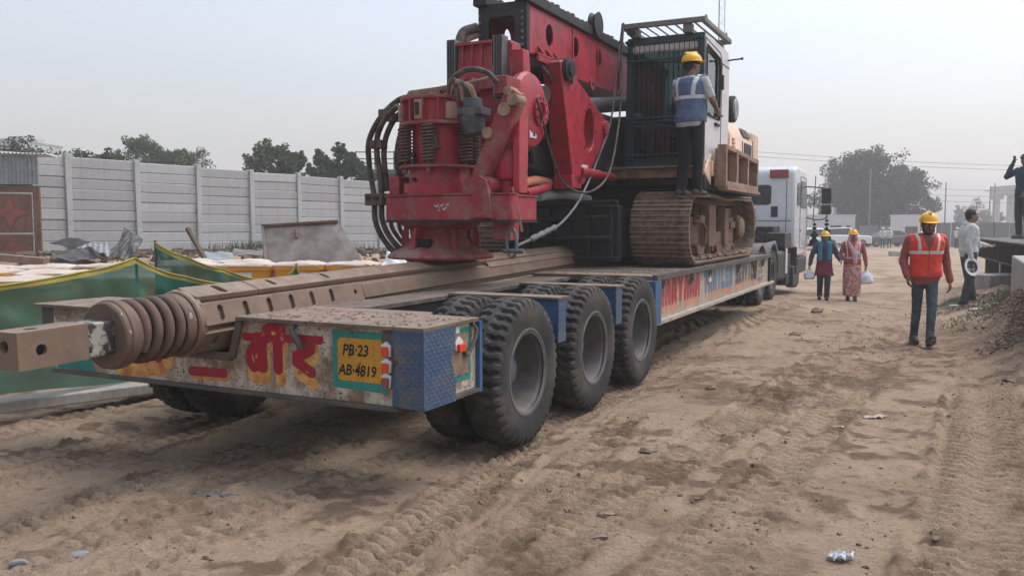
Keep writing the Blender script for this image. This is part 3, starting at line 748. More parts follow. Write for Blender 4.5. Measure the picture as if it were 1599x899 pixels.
x,y = at(.378,81); wt = thing('water_tank','small dark round tank on the white office roof behind the fan unit','tank',(x,y+.9,Z0+2.85))
part('tank_body',MB().lathe([(.4,0),(.42,.05),(.42,.55),(.36,.66),(.15,.72),(.12,.8),(0,.8)],n=20),'fence_grey',wt)
def sheet_fence(label,dx0,D0,dx1,D1,h,panel=1.1):
    a = Vector((dx0*D0,D0,0)); b = Vector((dx1*D1,D1,0)); L = (b-a).length; d = (b-a).normalized()
    o = thing('sheet_fence',label,'fence',(a.x,a.y,Z0-.05),math.atan2(d.y,d.x)); n = int(L/panel)
    for k in range(n):
        p_ = part('fence_panel',MB().box(k*panel+.015,(k+1)*panel-.015,-.015+.02*(k%2),.015+.02*(k%2),.05,h+.03*math.sin(k*2.3)),'fence_grey',o)
    for k in range(0,n+1,2): part('fence_post',MB().box(k*panel-.04,k*panel+.04,-.09,-.017,0,h+.05),'black_steel',o)
    return o
sheet_fence('dark grey sheet fence behind the two women, left of the dark car',.405,78,.452,79,1.9)
sheet_fence('long grey sheet metal fence on the right behind the dark girder deck',.498,74,.70,66,2.15)
def pole(label,dx,D,h,r,arms=()):
    x,y = at(dx,D); o = thing('utility_pole',label,'pole',(x,y,Z0))
    part('shaft',MB().cyl((0,0,0),(0,0,h),r,r*.7,n=10),'pole',o)
    for (z,w) in arms: part('crossarm',MB().box(-w,w,-.05,.05,z,z+.09),'pole',o)
    return o
pole('thin pole rising just right of the truck mirrors',.3655,86,6.6,.06)
pole('plain pole standing in front of the big far tree',.418,88,7.6,.09)
pole('tall plain pole in the open gap between the big tree and the pale tree',.5065,100,6.8,.09)
pole('left leg pole of the far twin pole with crossarms behind the pale tree',.5585,120,7.2,.11,((6.5,.8),))
pole('right leg pole of the far twin pole with crossarms behind the pale tree',.5635,120,7.6,.11,((6.9,.6),))
for i,(za,zb,lab) in enumerate(((9.6,8.8,'top'),(9.1,8.3,'second'))):
    pts = [Vector((24+t*70,95+t*10,za+(zb-za)*t-1.0*math.sin(PI*t))) for t in [k/16 for k in range(17)]]
    solid('power_line',MB().tube(pts,.022,5),'wire',f'{lab} thin power line crossing the sky above the big tree','wire',group='overhead power lines')
for i,(za,zb,lab) in enumerate(((5.9,6.6,'upper'),(5.2,5.7,'middle'),(4.6,4.7,'lowest'))):
    pts = [Vector((40+t*50,100+t*22,za+(zb-za)*t-.5*math.sin(PI*t))) for t in [k/16 for k in range(17)]]
    solid('power_line',MB().tube(pts,.022,5),'wire',f'{lab} of the sagging lines running to the twin poles at the right','wire',group='lines to the twin poles')
x,y = at(.6,130)
fb = thing('unfinished_building','pale hazy concrete frame under construction at the far right edge','building',(x,y,Z0))
part('column',MB().cyl((-4.4,0,0),(-4.4,0,5.6),.5,n=14),'far_concrete',fb); part('column_cap',MB().box(-5.1,-3.7,-.7,.7,5.6,6.2),'far_concrete',fb)
part('pier',MB().box(-1.6,-.4,-.7,.7,0,6.4),'far_concrete',fb); part('deck_slab',MB().box(-2,9,-2,6,6.4,7.8),'far_concrete',fb); part('block',MB().box(.6,9,0,6,0,6.35),'far_concrete',fb)
# lattice mast above the cab
x,y = at(.2405,74)
lm = thing('lattice_mast','slim lattice telecom mast rising into the sky behind the digger cab roof','mast',(x,y,-.4))
for (a,b) in ((-.25,-.2),(.25,-.2),(-.1,.25)): part('leg',MB().cyl((a,b,0),(a,b,27),.028,n=6),'pole',lm)
br = MB()
for k in range(44):
    z = .6*k; s = 1 if k%2 else -1
    br.cyl((-.25*s,-.2,z),(.25*s,-.2,z+.6),.011,n=5).cyl((.25*s,-.2,z),(-.1,.25,z+.6),.011,n=5)
part('bracing',br,'pole',lm)

# ------------------------------------------------------------------ haze
hz = MB().box(-430,430,-70,450,-2.6,28).mesh('haze',None)
m = bpy.data.materials.new('haze_air'); m.use_nodes = True; n = m.node_tree.nodes; l = m.node_tree.links
for q in list(n):
    if q.type == 'BSDF_PRINCIPLED': n.remove(q)
pv = n.new('ShaderNodeVolumePrincipled'); pv.inputs['Density'].default_value = HAZE_DENSITY; pv.inputs['Color'].default_value = (.98,.99,1,1); pv.inputs['Anisotropy'].default_value = .2
l.new(pv.outputs[0], n['Material Output'].inputs['Volume'])
MATS['haze_air'] = m
ho = link('haze',hz,'haze_air'); tag(ho,kind='stuff')
# ------------------------------------------------------------------ extra materials
m, n, l, p = nt('blue_tread')
tc = n.new('ShaderNodeTexCoord').outputs['Object']; sx = n.new('ShaderNodeSeparateXYZ'); l.new(tc,sx.inputs[0])
A = mth(n,l,'ADD',sx.outputs[0],sx.outputs[1]); kx = 2*PI/.10
s1 = mth(n,l,'SINE',mth(n,l,'MULTIPLY',mth(n,l,'ADD',A,sx.outputs[2]),kx)); s2 = mth(n,l,'SINE',mth(n,l,'MULTIPLY',mth(n,l,'SUBTRACT',A,sx.outputs[2]),kx))
loz = mth(n,l,'MULTIPLY',s1,s2)
loz = ramp(n,l,mth(n,l,'ABSOLUTE',loz),.62,.8)
f = noise(n,l,tc,6,7,.65); f2 = noise(n,l,tc,40,4)
col = mix(n,l,ramp(n,l,f,.3,.7),(.024,.06,.125),(.036,.083,.158))
col = mix(n,l,mth(n,l,'MULTIPLY',ramp(n,l,f2,.55,.7),.5),col,(.14,.13,.125))
col = mix(n,l,mth(n,l,'MULTIPLY',loz,.10),col,(.11,.15,.20)); gz_ = ramp(n,l,f,.50,.68); col = mix(n,l,mth(n,l,'MULTIPLY',gz_,.8),col,(.13,.105,.085))
l.new(col,p.inputs['Base Color']); p.inputs['Roughness'].default_value = .45
b = n.new('ShaderNodeBump'); b.inputs['Strength'].default_value = .7; b.inputs['Distance'].default_value = .008
l.new(loz,b.inputs['Height']); l.new(b.outputs[0],p.inputs['Normal']); MATS['blue_tread'] = m
m, n, l, p = nt('glass_dark')
gl = n.new('ShaderNodeBsdfGlossy'); gl.inputs['Roughness'].default_value = .03; gl.inputs['Color'].default_value = (.9,.95,.95,1)
tr = n.new('ShaderNodeBsdfTransparent'); tr.inputs['Color'].default_value = (.46,.74,.74,1)
fr = n.new('ShaderNodeFresnel'); fr.inputs['IOR'].default_value = 1.5
ms = n.new('ShaderNodeMixShader'); l.new(fr.outputs[0],ms.inputs[0]); l.new(tr.outputs[0],ms.inputs[1]); l.new(gl.outputs[0],ms.inputs[2])
l.new(ms.outputs[0],n['Material Output'].inputs['Surface']); MATS['glass_dark'] = m

# ------------------------------------------------------------------ wheels
TR, TW = .523, .27
def tyre_mesh():
    prof = [(.275,-.085),(.285,-.112),(.33,-.130),(.40,-.138),(.455,-.135),(.485,-.131),(.500,-.124),(.513,-.110),(.519,-.088),(.522,-.062),(.523,-.036),(.5235,-.012)]
    prof = prof+[(r,-w) for r,w in prof[::-1]]
    n = 400; P = []; NL = 40
    for (r,w) in prof:
        q = abs(w)/.131; sd = 1 if w > 0 else -1
        for k in range(n):
            th = 2*PI*k/n; rr = r; ww = w
            if r > .455:
                ph = (k/n*NL + (.5 if sd > 0 else 0) + .10*math.sin(q*9)*sd) % 1
                dep = 0
                if q > .24: dep = .022 if .10 < ph < .46 else (.011 if .05 < ph < .52 else 0)
                elif q > .10: dep = .012 if .15 < ph < .42 else 0
                if r < .49: dep *= .55
                rr = r-dep
                if r < .515 and q > .8: ww = w-sd*dep*.55
            P.append((ww,rr*math.cos(th),rr*math.sin(th)))
    F = []; m_ = len(prof)
    for i in range(m_-1):
        for k in range(n): F.append((i*n+k,i*n+(k+1)%n,(i+1)*n+(k+1)%n,(i+1)*n+k))
    mb = MB(); mb.add(P,F); me = mb.mesh('tyre',32); me.materials.append(MATS['tyre']); return me
TYRE = tyre_mesh()
RIM = MB().lathe([(.272,.118),(.292,.126),(.294,.112),(.278,.100),(.262,.085),(.252,.02),(.246,-.05),(.235,-.085),(.12,-.098),(0,-.098),(0,-.112),(.12,-.112),(.255,-.10),(.29,-.112),(.275,-.126)],axis='x',n=48,cap=False).mesh('wheel',35); RIM.materials.append(MATS['rim'])
RING = MB().lathe([(.296,.116),(.312,.122),(.306,.128),(.294,.127)],axis='x',n=48,closed=True).mesh('lock_ring',35); RING.materials.append(MATS['rim'])
HUB = MB().lathe([(.10,-.098),(.10,-.03),(.088,-.012),(.055,.0),(0,.0)],axis='x',n=24).mesh('hub',35); HUB.materials.append(MATS['hub_blue'])
NUT = MB().lathe([(.018,-.098),(.018,-.075),(.010,-.072),(.010,-.06),(0,-.06)],axis='x',n=6).mesh('wheel_nut',35); NUT.materials.append(MATS['rim'])
def add_wheel(root, u, v, z, side, hub=True, yaw=0., s=1.):
    """rim with the tyre, ring and hub on it; side +1 faces right"""
    o_ = root_off(root); w = bpy.data.objects.new('wheel',RIM); COL.objects.link(w); w.parent = root
    w.location = (u-o_[0],v-o_[1],z-o_[2]); w.rotation_euler = (rnd.uniform(0,6.28),0,0 if side > 0 else PI); w.scale = (s,s,s)
    kids = [('tyre',TYRE),('lock_ring',RING)]+([('hub',HUB)] if hub else [])
    for nm,me in kids:
        c = bpy.data.objects.new(nm,me); COL.objects.link(c); c.parent = w
    if hub:
        for k in range(10):
            c = bpy.data.objects.new('wheel_nut',NUT); COL.objects.link(c); c.parent = w
            c.location = (0,.145*math.cos(2*PI*k/10),.145*math.sin(2*PI*k/10))
    return w

# ------------------------------------------------------------------ lowbed trailer
tr_ = tthing('lowbed_trailer','lowbed trailer with big lugged tyres and hand lettered rear panel, carrying the red drilling rig','trailer',-1.7,4,0)
def tp(name, mb, mat, parent=None, **k): return part(name,mb,mat,parent or tr_,**k)
rp = tp('rear_panel',MB().prism([(-3.22,.505),(-.14,.505),(-.14,.955),(-1.37,.955),(-1.45,.72),(-1.90,.72),(-1.985,.955),(-3.22,.955)],'y',-1.06,-1.03),'cream_paint')
tp('notch_trim',MB().bar((-1.372,-1.066,.965),(-1.452,-1.066,.715),.05,.03,up=(0,1,0)),'steel_edge',rp)
tp('notch_trim',MB().bar((-1.452,-1.067,.712),(-1.90,-1.067,.712),.05,.03,up=(0,1,0)),'steel_edge',rp)
tp('notch_trim',MB().bar((-1.90,-1.066,.715),(-1.985,-1.066,.965),.05,.03,up=(0,1,0)),'steel_edge',rp)
tp('bottom_lip',MB().box(-3.24,-.16,-1.085,-1.0,.475,.503),'steel_edge',rp,bevel=.004)
# rear deck halves
def ragged(mb, u0, u1, v0, v1, z0, z1): return mb.box(u0,u1,v0,v1,z0,z1)
tp('rear_deck_plate',MB().prism([(-1.39,-1.10),(.03,-1.10),(.03,-.44),(-.34,-.44),(-.40,-.30),(-1.39,-.30)],'z',.957,.982),'deck',bevel=.003)
tp('rear_deck_plate',MB().prism([(-3.40,-1.10),(-1.97,-1.10),(-1.97,-.30),(-3.0,-.30),(-3.06,-.44),(-3.40,-.44)],'z',.957,.982),'deck',bevel=.003)
# painted lettering on the rear panel
def onrear(y): return lambda a,b: (a,y,b)
LET = [([(-1.345,.852),(-1.042,.86),(-.735,.866)],.026),([(-1.206,.849),(-1.199,.665)],.040),
       ([(-1.215,.785),(-1.27,.785),(-1.305,.74),(-1.305,.70),(-1.275,.665),(-1.232,.685)],.040),
       ([(-1.074,.857),(-1.073,.665)],.040),([(-1.165,.86),(-1.162,.90),(-1.105,.925),(-1.05,.905),(-1.05,.86)],.042),
       ([(-.806,.855),(-.812,.80),(-.865,.772),(-.925,.755),(-.925,.72),(-.87,.69),(-.81,.66)],.036)]
sh = [([(a+.02,b-.075 if b < .8 else b-.045) for a,b in s],h*.98) for s,h in LET[1:]]
V,F = stroke_cells(sh+[([(-1.30,.60),(-1.19,.585)],.03)]); decal('letter_shadow',V,F,'sign_orange',rp,onrear(-1.0615))
V,F = stroke_cells(LET); decal('letter',V,F,'sign_red',rp,onrear(-1.063))
V,F = stroke_cells([([(-1.285,.735),(-1.275,.70)],.007)]); decal('letter_gap',V,F,'sign_orange',rp,onrear(-1.0645))
V,F = stroke_cells([([(-1.17+.06,.885),(-1.10,.885)],.013)]); decal('letter_gap',V,F,'sign_orange',rp,onrear(-1.0645))
V,F = stroke_cells([([(-2.50,.56),(-2.10,.60),(-2.05,.66)],.06),([(-2.45,.7),(-2.1,.8)],.10)]); decal('letter_shadow',V,F,'sign_orange',rp,onrear(-1.0615))
V,F = stroke_cells([([(-2.262,.86),(-2.256,.645)],.035),([(-2.137,.86),(-2.138,.655)],.035),([(-2.42,.85),(-2.0,.85)],.028)]); decal('letter',V,F,'sign_red',rp,onrear(-1.063))
V,F = stroke_cells([([(-1.825,.592),(-1.535,.598)],.032)]); decal('dash_mark',V,F,'sign_red',rp,onrear(-1.063))
V,F = stroke_cells([([(-1.80,.565),(-1.52,.57)],.028)]); decal('dash_shadow',V,F,'sign_orange',rp,onrear(-1.0618))
decal('teal_corner',[(-3.20,.51),(-2.78,.51),(-2.86,.70),(-3.20,.70)],[(0,1,2,3)],'sign_teal',rp,onrear(-1.0612))
# number plate: teal border, yellow field, black hand lettering
decal('plate_border',[(-.645,.585),(-.245,.575),(-.245,.935),(-.645,.937)],[(0,1,2,3)],'sign_teal',rp,onrear(-1.0615))
def rrect(x0,x1,y0,y1,r,n=5):
    out = []
    for cx,cy,a0 in ((x1-r,y1-r,0),(x0+r,y1-r,90),(x0+r,y0+r,180),(x1-r,y0+r,270)):
        out += [(cx+r*math.cos(R(a0+90*k/n)),cy+r*math.sin(R(a0+90*k/n))) for k in range(n+1)]
    return out
V = rrect(-.605,-.25,.632,.892,.03); decal('number_plate',V,[tuple(range(len(V)))],'sign_yellow',rp,onrear(-1.0632))
for s,x,z,sz in (('PB·23',-.570,.788,.095),('AB·4819',-.600,.668,.092)):
    V,F = text_mb(s,sz,.86,.18,.0022); decal('plate_lettering',[(x+a,z+b) for a,b in V],F,'ink',rp,onrear(-1.0648))
decal('rust_patch',[(-.27,.955),(-.145,.955),(-.145,.59),(-.21,.59),(-.215,.62),(-.285,.90)],[(0,5,4,3,2,1)],'steel_edge',rp,onrear(-1.0640))
for (zc,mt) in ((.838,'lamp_red'),(.742,'lamp_red'),(.655,'lamp_dull')):
    lb = tp('tail_lamp',MB().prism([(-.268,zc-.038),(-.208,zc-.038),(-.202,zc+.028),(-.237,zc+.052),(-.272,zc+.028)],'y',-1.088,-1.066),'white_plastic',rp,bevel=.003)
    tp('lamp_lens',MB().box(-.262,-.214,-1.102,-1.0882,zc-.034,zc+.022),mt,lb,bevel=.005)
# hook hanging from the rear deck lip
hk = tp('tow_hook',MB().tube(spline([(-.925,-1.075,.95),(-.925,-1.10,.925),(-.905,-1.105,.89),(-.875,-1.10,.845),(-.868,-1.09,.815)],5),[.018]*10+[.022]*11,8),'steel_edge')
# blue tread plate corner
def notch(lo, hi, tip, a, b): return [(a,lo),(a+(b-a)*.1,lo+.14),(tip,lo+.235),(a+(b-a)*.1,lo+.30),(a,hi)]
tp('corner_plate',MB().prism([(.012,.505),(.012,.957),(-.186,.957),(-.180,.86),(-.168,.80),(-.135,.775),(-.165,.745),(-.180,.69),(-.186,.515)],'y',-1.100,-1.068),'blue_tread')
tp('corner_plate',MB().prism([(-1.100,.505),(-1.100,.957),(-.735,.957),(-.740,.87),(-.775,.79),(-.79,.755),(-.765,.69),(-.735,.62),(-.740,.50)],'x',.013,.033),'blue_tread')
tp('side_box',MB().box(-.34,-.002,-1.028,-.43,.53,.955),'cream_paint')
tp('side_patch',MB().box(-.0018,.0016,-.80,-.50,.60,.93),'sign_teal'); tp('side_patch',MB().box(.0018,.0032,-.76,-.53,.64,.90),'rig_brown')
tp('side_sill',MB().box(-.3,.03,-.74,-.43,.505,.528),'steel_edge')
lb = tp('side_lamp',MB().prism([(-.71,.80),(-.63,.80),(-.62,.85),(-.665,.885),(-.715,.85)],'x',.0034,.02),'white_plastic',bevel=.003)
tp('lamp_lens',MB().box(.0202,.04,-.70,-.62,.79,.84),'lamp_red',lb,bevel=.004)
tp('side_reflector',MB().box(.0034,.008,-.735,-.65,.905,.945),'label_white')
tp('chain_loop',MB().tube(spline([(.01,-.50,.95),(.03,-.47,.90),(.03,-.52,.82),(.02,-.58,.76),(.01,-.60,.80)],5),.014,8),'steel_edge')
tp('fender_end',MB().box(-.34,.03,-.43,-.395,.50,.957),'blue_plate')
# left rear box end, seen under the overhanging deck
tp('side_box',MB().box(-3.40,-3.06,-1.028,-.43,.53,.955),'steel_edge')
# spine and channel for the kelly bar
for (a,b) in ((-2.42,-1.93),(-1.40,-.98)):
    tp('spine_plank',MB().box(a,(a+b)/2-.006,-.298,3.55,.945,.978),'deck_wood',bevel=.004)
    tp('spine_plank',MB().box((a+b)/2+.006,b,-.298,3.55,.948,.984),'deck_wood',bevel=.004)
for (a,b) in ((-2.40,-2.30),(-2.02,-1.94),(-1.40,-1.32),(-1.10,-1.0)): tp('chassis_beam',MB().box(a,b,-1.02,10.5,.56,.944),'black_steel')
tp('channel_floor',MB().box(-1.94,-1.40,-1.02,3.5,.56,.62),'black_steel')
AX = (.38,1.73,3.06)
for v in AX:
    tp('axle',MB().cyl((-3.0,v,.5),(-.4,v,.5),.075),'black_steel')
    for (u,sd,h) in ((-.135,1,True),(-.50,-1,False),(-2.90,1,False),(-3.265,-1,True)): add_wheel(tr_,u,v,.497 if u > -1.7 else .43,sd,h,s=1.035)
for (v0,v1) in ((.92,1.03),(2.26,2.38)):
    for (a,b,e) in ((-.36,.0,.002),(-3.40,-3.04,-3.402)):
        tp('fender_bracket',MB().box(a,b,v0,v1,.652,.985),'blue_plate',bevel=.004)
        tp('bracket_face',MB().box(b if e > -1 else e-.004,b+.012 if e > -1 else a,v0-.035,v1+.005,.648,.99),'blue_tread')
    tp('cross_plate',MB().box(-3.40,-2.43,v0-.05,v1+.05,.987,1.003),'deck')
    tp('cross_plate',MB().box(-.97,.02,v0-.05,v1+.05,.987,1.003),'deck')
# main deck
VD0, VD1 = 3.60, 10.55
for k in range(14):
    v0 = VD0+(VD1-VD0)*k/14; v1 = VD0+(VD1-VD0)*(k+1)/14
    tp('deck_plank',MB().box(-3.36,-.05,v0+.006,v1-.006,.965+.004*(k%2),1.018+.005*((k*7)%3-1)),'deck_wood' if k%3 else 'deck',bevel=.004)
for (a,b,c) in ((-.05,.0,-.062),(-3.41,-3.36,-3.348)):
    tp('side_rail',MB().box(a,b+.003,VD0-.06,VD1,.968,1.032),'steel_edge',bevel=.004)
    tp('lower_rail',MB().box(a-.03 if a>-1 else a,b+.003 if a>-1 else b+.03,VD0-.02,VD1+.3,.488,.53),'side_cream',bevel=.004)
web = tp('side_panel',MB().box(-.09,-.060,VD0+.1,VD1,.53,.968),'side_cream')
tp('side_panel',MB().box(-3.35,-3.32,VD0+.1,VD1,.53,.968),'side_cream')
tp('front_blue_box',MB().box(-.36,.004,VD0-.12,VD0+.10,.50,.967),'blue_plate',bevel=.004)
tp('deck_end',MB().box(-3.36,-.36,VD0-.10,VD0+.0,.56,.964),'black_steel')
# lettering HARYANA TRAILER SERVICE: tall block letters on colour fields with orange block shadows
def onside(u): return lambda a,b: (u,a,b)
def field(v0,v1,z0,z1,mat,u): decal('painted_field',[(v0,z0),(v1,z0),(v1,z1),(v0,z1)],[(0,1,2,3)],mat,web,onside(u))
BLK = {'H':[[(0,0),(0,1)],[(1,0),(1,1)],[(0,.5),(1,.5)]],'A':[[(0,0),(0,.7),(.3,1),(.7,1),(1,.7),(1,0)],[(0,.42),(1,.42)]],'R':[[(0,0),(0,1),(1,1),(1,.52),(0,.52)],[(.35,.52),(1,0)]],
       'Y':[[(0,1),(.5,.5),(1,1)],[(.5,.5),(.5,0)]],'N':[[(0,0),(0,1),(1,0),(1,1)]],'T':[[(0,1),(1,1)],[(.5,1),(.5,0)]],'I':[[(.5,0),(.5,1)]],'L':[[(0,1),(0,0),(1,0)]],
       'E':[[(1,1),(0,1),(0,0),(1,0)],[(0,.5),(.8,.5)]],'S':[[(1,1),(0,1),(0,.52),(1,.52),(1,0),(0,0)]],'V':[[(0,1),(.5,0),(1,1)]],'C':[[(1,1),(0,1),(0,0),(1,0)]]}
for word,v0,v1,mt in (('HARYANA',3.76,5.62,'side_red'),('TRAILER',5.80,7.58,'side_blue'),('SERVICE',7.76,9.40,'side_grey')):
    step = (v1-v0)/len(word); st = []; sh = []
    for i,ch in enumerate(word):
        a = v0+step*(i+.24); w = step*.52
        for poly in BLK[ch]:
            st.append(([(a+x*w,.70+y*.215) for x,y in poly],step*.185)); sh.append(([(a+x*w+.02,.60+y*.2) for x,y in poly if True],step*.15))
    V,F = stroke_cells(sh,.008); decal('letter_shadow',V,F,'side_orange',web,onside(-.0588))
    V,F = stroke_cells(st,.008); decal('letter',V,F,mt,web,onside(-.0575))
field(9.52,10.35,.56,.94,'cream_paint',-.0588)
for k,(s,sz) in enumerate((('PROP.',.10),('TRAILER',.10),('SERVICE',.10))):
    V,F = text_mb(s,sz,1.25,0,.001); decal('small_lettering',[(9.58+a,.83-.115*k+b) for a,b in V],F,'side_grey',web,onside(-.0575))
for v in (3.85,5.1,6.05,7.9,9.2,9.95):
    tp('lashing_ring',MB().tube([(-.03+.012*math.sin(2*PI*k/12),v+.045*math.cos(2*PI*k/12),.90+.06*math.sin(2*PI*k/12)) for k in range(12)],.012,6,closed=True),'steel_edge')
tp('lashing_bracket',MB().box(-.0585,-.03,6.0,6.13,.80,.90),'white_plastic',bevel=.01)
tp('side_hose',MB().tube(spline([(-.045,9.0,.95),(-.03,9.1,.75),(-.03,9.22,.66),(-.04,9.32,.78),(-.045,9.36,.95)],6),.012,6),'hose')
tp('deck_front_plate',MB().box(-3.36,-.02,10.55,10.62,.50,1.03),'black_steel')
tp('gooseneck',MB().prism([(10.62,.62),(12,.95),(14.6,1.0),(14.6,1.28),(11.4,1.28),(10.62,1.0)],'x',-2.35,-1.05),'black_steel')
tp('front_post',MB().box(-.62,-.42,10.1,10.25,1.033,1.62),'fender_grey')
# loose soil lying on the decks
cl = MB(); r = random.Random(4)
for _ in range(240):
    if r.random() < .6: u,v,z = r.uniform(-1.35,0),r.uniform(-1.09,-.46),.982
    else: u,v,z = r.uniform(-1.3,-.1),r.uniform(3.62,5.2),1.022
    s = r.uniform(.003,.009); cl.ell((u,v,z+s*.3),s*r.uniform(1,2),s*r.uniform(1,2),s*.7,nu=6,nv=4)
o = tp('loose_soil',cl,'clod',sharp=None); tag(o,kind='stuff')

# ------------------------------------------------------------------ kelly bar lying on the trailer
KU = -1.68
kb = tthing('kelly_bar','long tan drill bar with coil spring and square end, overhanging the trailer tail','drill bar',KU,-1,.72)
kb.rotation_euler = (R(1.15),0,-TH)
ZK = .945
def kp(name, mb, mat, parent=None, **k): return part(name,mb,mat,parent or kb,**k)
kp('inner_tube',MB().lathe([(.0,-1.30),(.185,-1.30),(.185,9.2),(0,9.2)],(KU,0,ZK),'y',40),'kelly_tan')
def rib(phi, t0, t1, h, v0, v1, holes=(), mat='kelly_tan', name='drive_rib', r0=.176):
    mb = MB(); mb.plate([(v0,t0),(v1,t0),(v1,t1),(v0,t1)],list(holes),'z',0,h)
    cn = Vector((math.cos(phi),0,math.sin(phi))); ct = Vector((-math.sin(phi),0,math.cos(phi)))
    mb.v = [tuple(Vector((KU,p[0],ZK))+cn*(r0+p[2])+ct*p[1]) for p in mb.v]
    return kp(name,mb,mat,bevel=.005)
def slot(v,t,l_,w): return [(v+(w*math.cos(a)),t+(l_ if math.sin(a)>0 else -l_)+w*math.sin(a)) for a in [2*PI*(k+.5)/12 for k in range(12)]]
rib(R(18),-.075,.075,.034,-1.27,.40,[slot(-1.12+.225*i,0,.03,.022) for i in range(6)]+[circ(.3,0,.02,n=10)])
rib(R(18),-.06,.06,.03,.41,7.0)
rib(R(72),-.085,.085,.038,-1.27,-.72,[slot(-1.0+.2*i,0,.035,.03) for i in range(1)])
rib(R(72),-.085,.085,.038,-.71,7.4,[slot(-.5,.01,.03,.022),slot(.1,.01,.03,.022)])
rib(R(-34),-.075,.075,.034,-1.27,.2,[slot(-1.16,0,.025,.022),slot(-.74,0,.035,.02),circ(-.95,.01,.012,n=8)])
rib(R(-34),-.07,.07,.034,.21,7.4)
rib(R(128),-.08,.08,.034,-1.27,7.0); rib(R(-90),-.08,.08,.03,-1.27,7.0); rib(R(190),-.08,.08,.03,-1.27,7.0)
rib(R(45),-.06,.045,.026,2.6,5.8,r0=.186,name='side_strip')
rg = MB()
rg.lathe([(.10,-1.31),(.205,-1.31),(.214,-1.30),(.214,-1.25),(.206,-1.243),(.10,-1.243)],(KU,0,ZK),'y',44)
kp('collar',rg,'kelly_tan'); kp('collar',MB().lathe([(.10,-1.385),(.190,-1.385),(.198,-1.375),(.198,-1.322),(.19,-1.313),(.10,-1.313)],(KU,0,ZK),'y',44),'kelly_ring')
kp('spring_core',MB().lathe([(0,-1.78),(.115,-1.78),(.115,-1.37),(0,-1.37)],(KU,0,ZK),'y',28),'black_steel')
pts = []
for k in range(150):
    t = k/149; a = 2*PI*3.7*t-.6; pts.append((KU+.170*math.cos(a),-1.69+.315*t,ZK+.170*math.sin(a)))
kp('coil_spring',MB().tube(pts,.030,12),'spring_rust')
kp('end_flange',MB().lathe([(.09,-1.838),(.186,-1.838),(.196,-1.828),(.197,-1.80),(.205,-1.795),(.205,-1.755),(.196,-1.75),(.194,-1.725),(.184,-1.712),(.09,-1.712)],(KU,0,ZK),'y',48),'kelly_ring')
kp('neck_block',MB().box(KU-.097,KU+.097,-2.01,-1.83,ZK-.097,ZK+.097),'worn_patch',bevel=.012)
# square stub with pin holes through it
sq = .1; b0,b1 = -2.42,-2.01
mb = MB()
hole = circ(-2.29,ZK-.005,.032,n=16)
mb.plate([(b0,ZK-sq),(b1,ZK-sq),(b1,ZK+sq),(b0,ZK+sq)],[hole],'x',KU+sq-.03,KU+sq)
mb.plate([(b0,ZK-sq),(b1,ZK-sq),(b1,ZK+sq),(b0,ZK+sq)],[circ(-2.29,ZK-.005,.032,n=16)],'x',KU-sq,KU-sq+.03)
mb.plate([(KU-sq+.03,b0),(KU+sq-.03,b0),(KU+sq-.03,b1),(KU-sq+.03,b1)],[circ(KU,-2.28,.034,n=16)],'z',ZK+sq-.031,ZK+sq-.0005)
mb.box(KU-sq+.03,KU+sq-.03,b0,b1,ZK-sq+.0005,ZK-sq+.03)
mb.plate([(KU-sq+.03,ZK-sq+.03),(KU+sq-.03,ZK-sq+.03),(KU+sq-.03,ZK+sq-.031),(KU-sq+.03,ZK+sq-.031)],[circ(KU-.01,ZK+.02,.034,n=16)],'y',b0+.0005,b0+.03)
kp('square_stub',mb,'kelly_tip')
kp('stub_core',MB().box(KU-sq+.031,KU+sq-.031,b0+.12,b1-.01,ZK-sq+.031,ZK+sq-.033),'dark_void')
# ------------------------------------------------------------------ rotary drilling rig
rig = tthing('drilling_rig','red crawler drilling rig with dark barred cab and folded mast, riding on the trailer','drilling rig',-1.7,7.2,1.03)
def gp(name, mb, mat, parent=None, **k): return part(name,mb,mat,parent or rig,**k)
M('grouser_edge', (.33, .28, .24), .45, metal=.3, c2=(.2, .14, .10), c2t=(.45, .6), c2s=14)
# --- crawler tracks
ZT = 1.035; RT = .43; VA, VB = 5.62, 8.98
def track_path(s):
    """position and tangent angle along the track, s in metres from the top front"""
    L = VB-VA; c = PI*RT; zc = ZT+.045+RT; P = 2*L+2*c; s %= P
    if s < c: a = PI/2+s/RT; return VA+RT*math.cos(a), zc+RT*math.sin(a), a+PI/2
    s -= c
    if s < L: return VA+s, zc-RT, 0.
    s -= L
    if s < c: a = -PI/2+s/RT; return VB+RT*math.cos(a), zc+RT*math.sin(a), a+PI/2
    s -= c; t = s/L
    return VB-s, zc+RT-.035*math.sin(PI*t)*(.6+.4*math.cos(4*PI*t)), PI
PER = 2*(VB-VA)+2*PI*RT; NS = 48; PITCH = PER/NS
sm = MB(); w = .38
prof = [(-PITCH*.5-.008,-.008),(-PITCH*.5-.008,.010),(-PITCH*.40,.012),(-PITCH*.37,.040),(-PITCH*.31,.040),(-PITCH*.28,.012),(-PITCH*.03,.012),(0,.036),(PITCH*.05,.036),(PITCH*.08,.012),(PITCH*.30,.012),(PITCH*.33,.032),(PITCH*.38,.032),(PITCH*.41,.012),(PITCH*.5-.004,.010),(PITCH*.5-.004,-.008)]
sm.prism(prof,'x',-w,w)
n0 = len(sm.f)
for (a,b,h) in ((-PITCH*.365,-PITCH*.315,.0408),(PITCH*.005,PITCH*.045,.0368),(PITCH*.335,PITCH*.375,.0328)): sm.box(-w+.01,w-.01,a,b,h-.002,h)
SHOE = sm.mesh('track_shoe',30); SHOE.materials.append(MATS['track_steel']); SHOE.materials.append(MATS['grouser_edge'])
for i_,p_ in enumerate(SHOE.polygons): p_.material_index = 1 if i_ >= n0 else 0
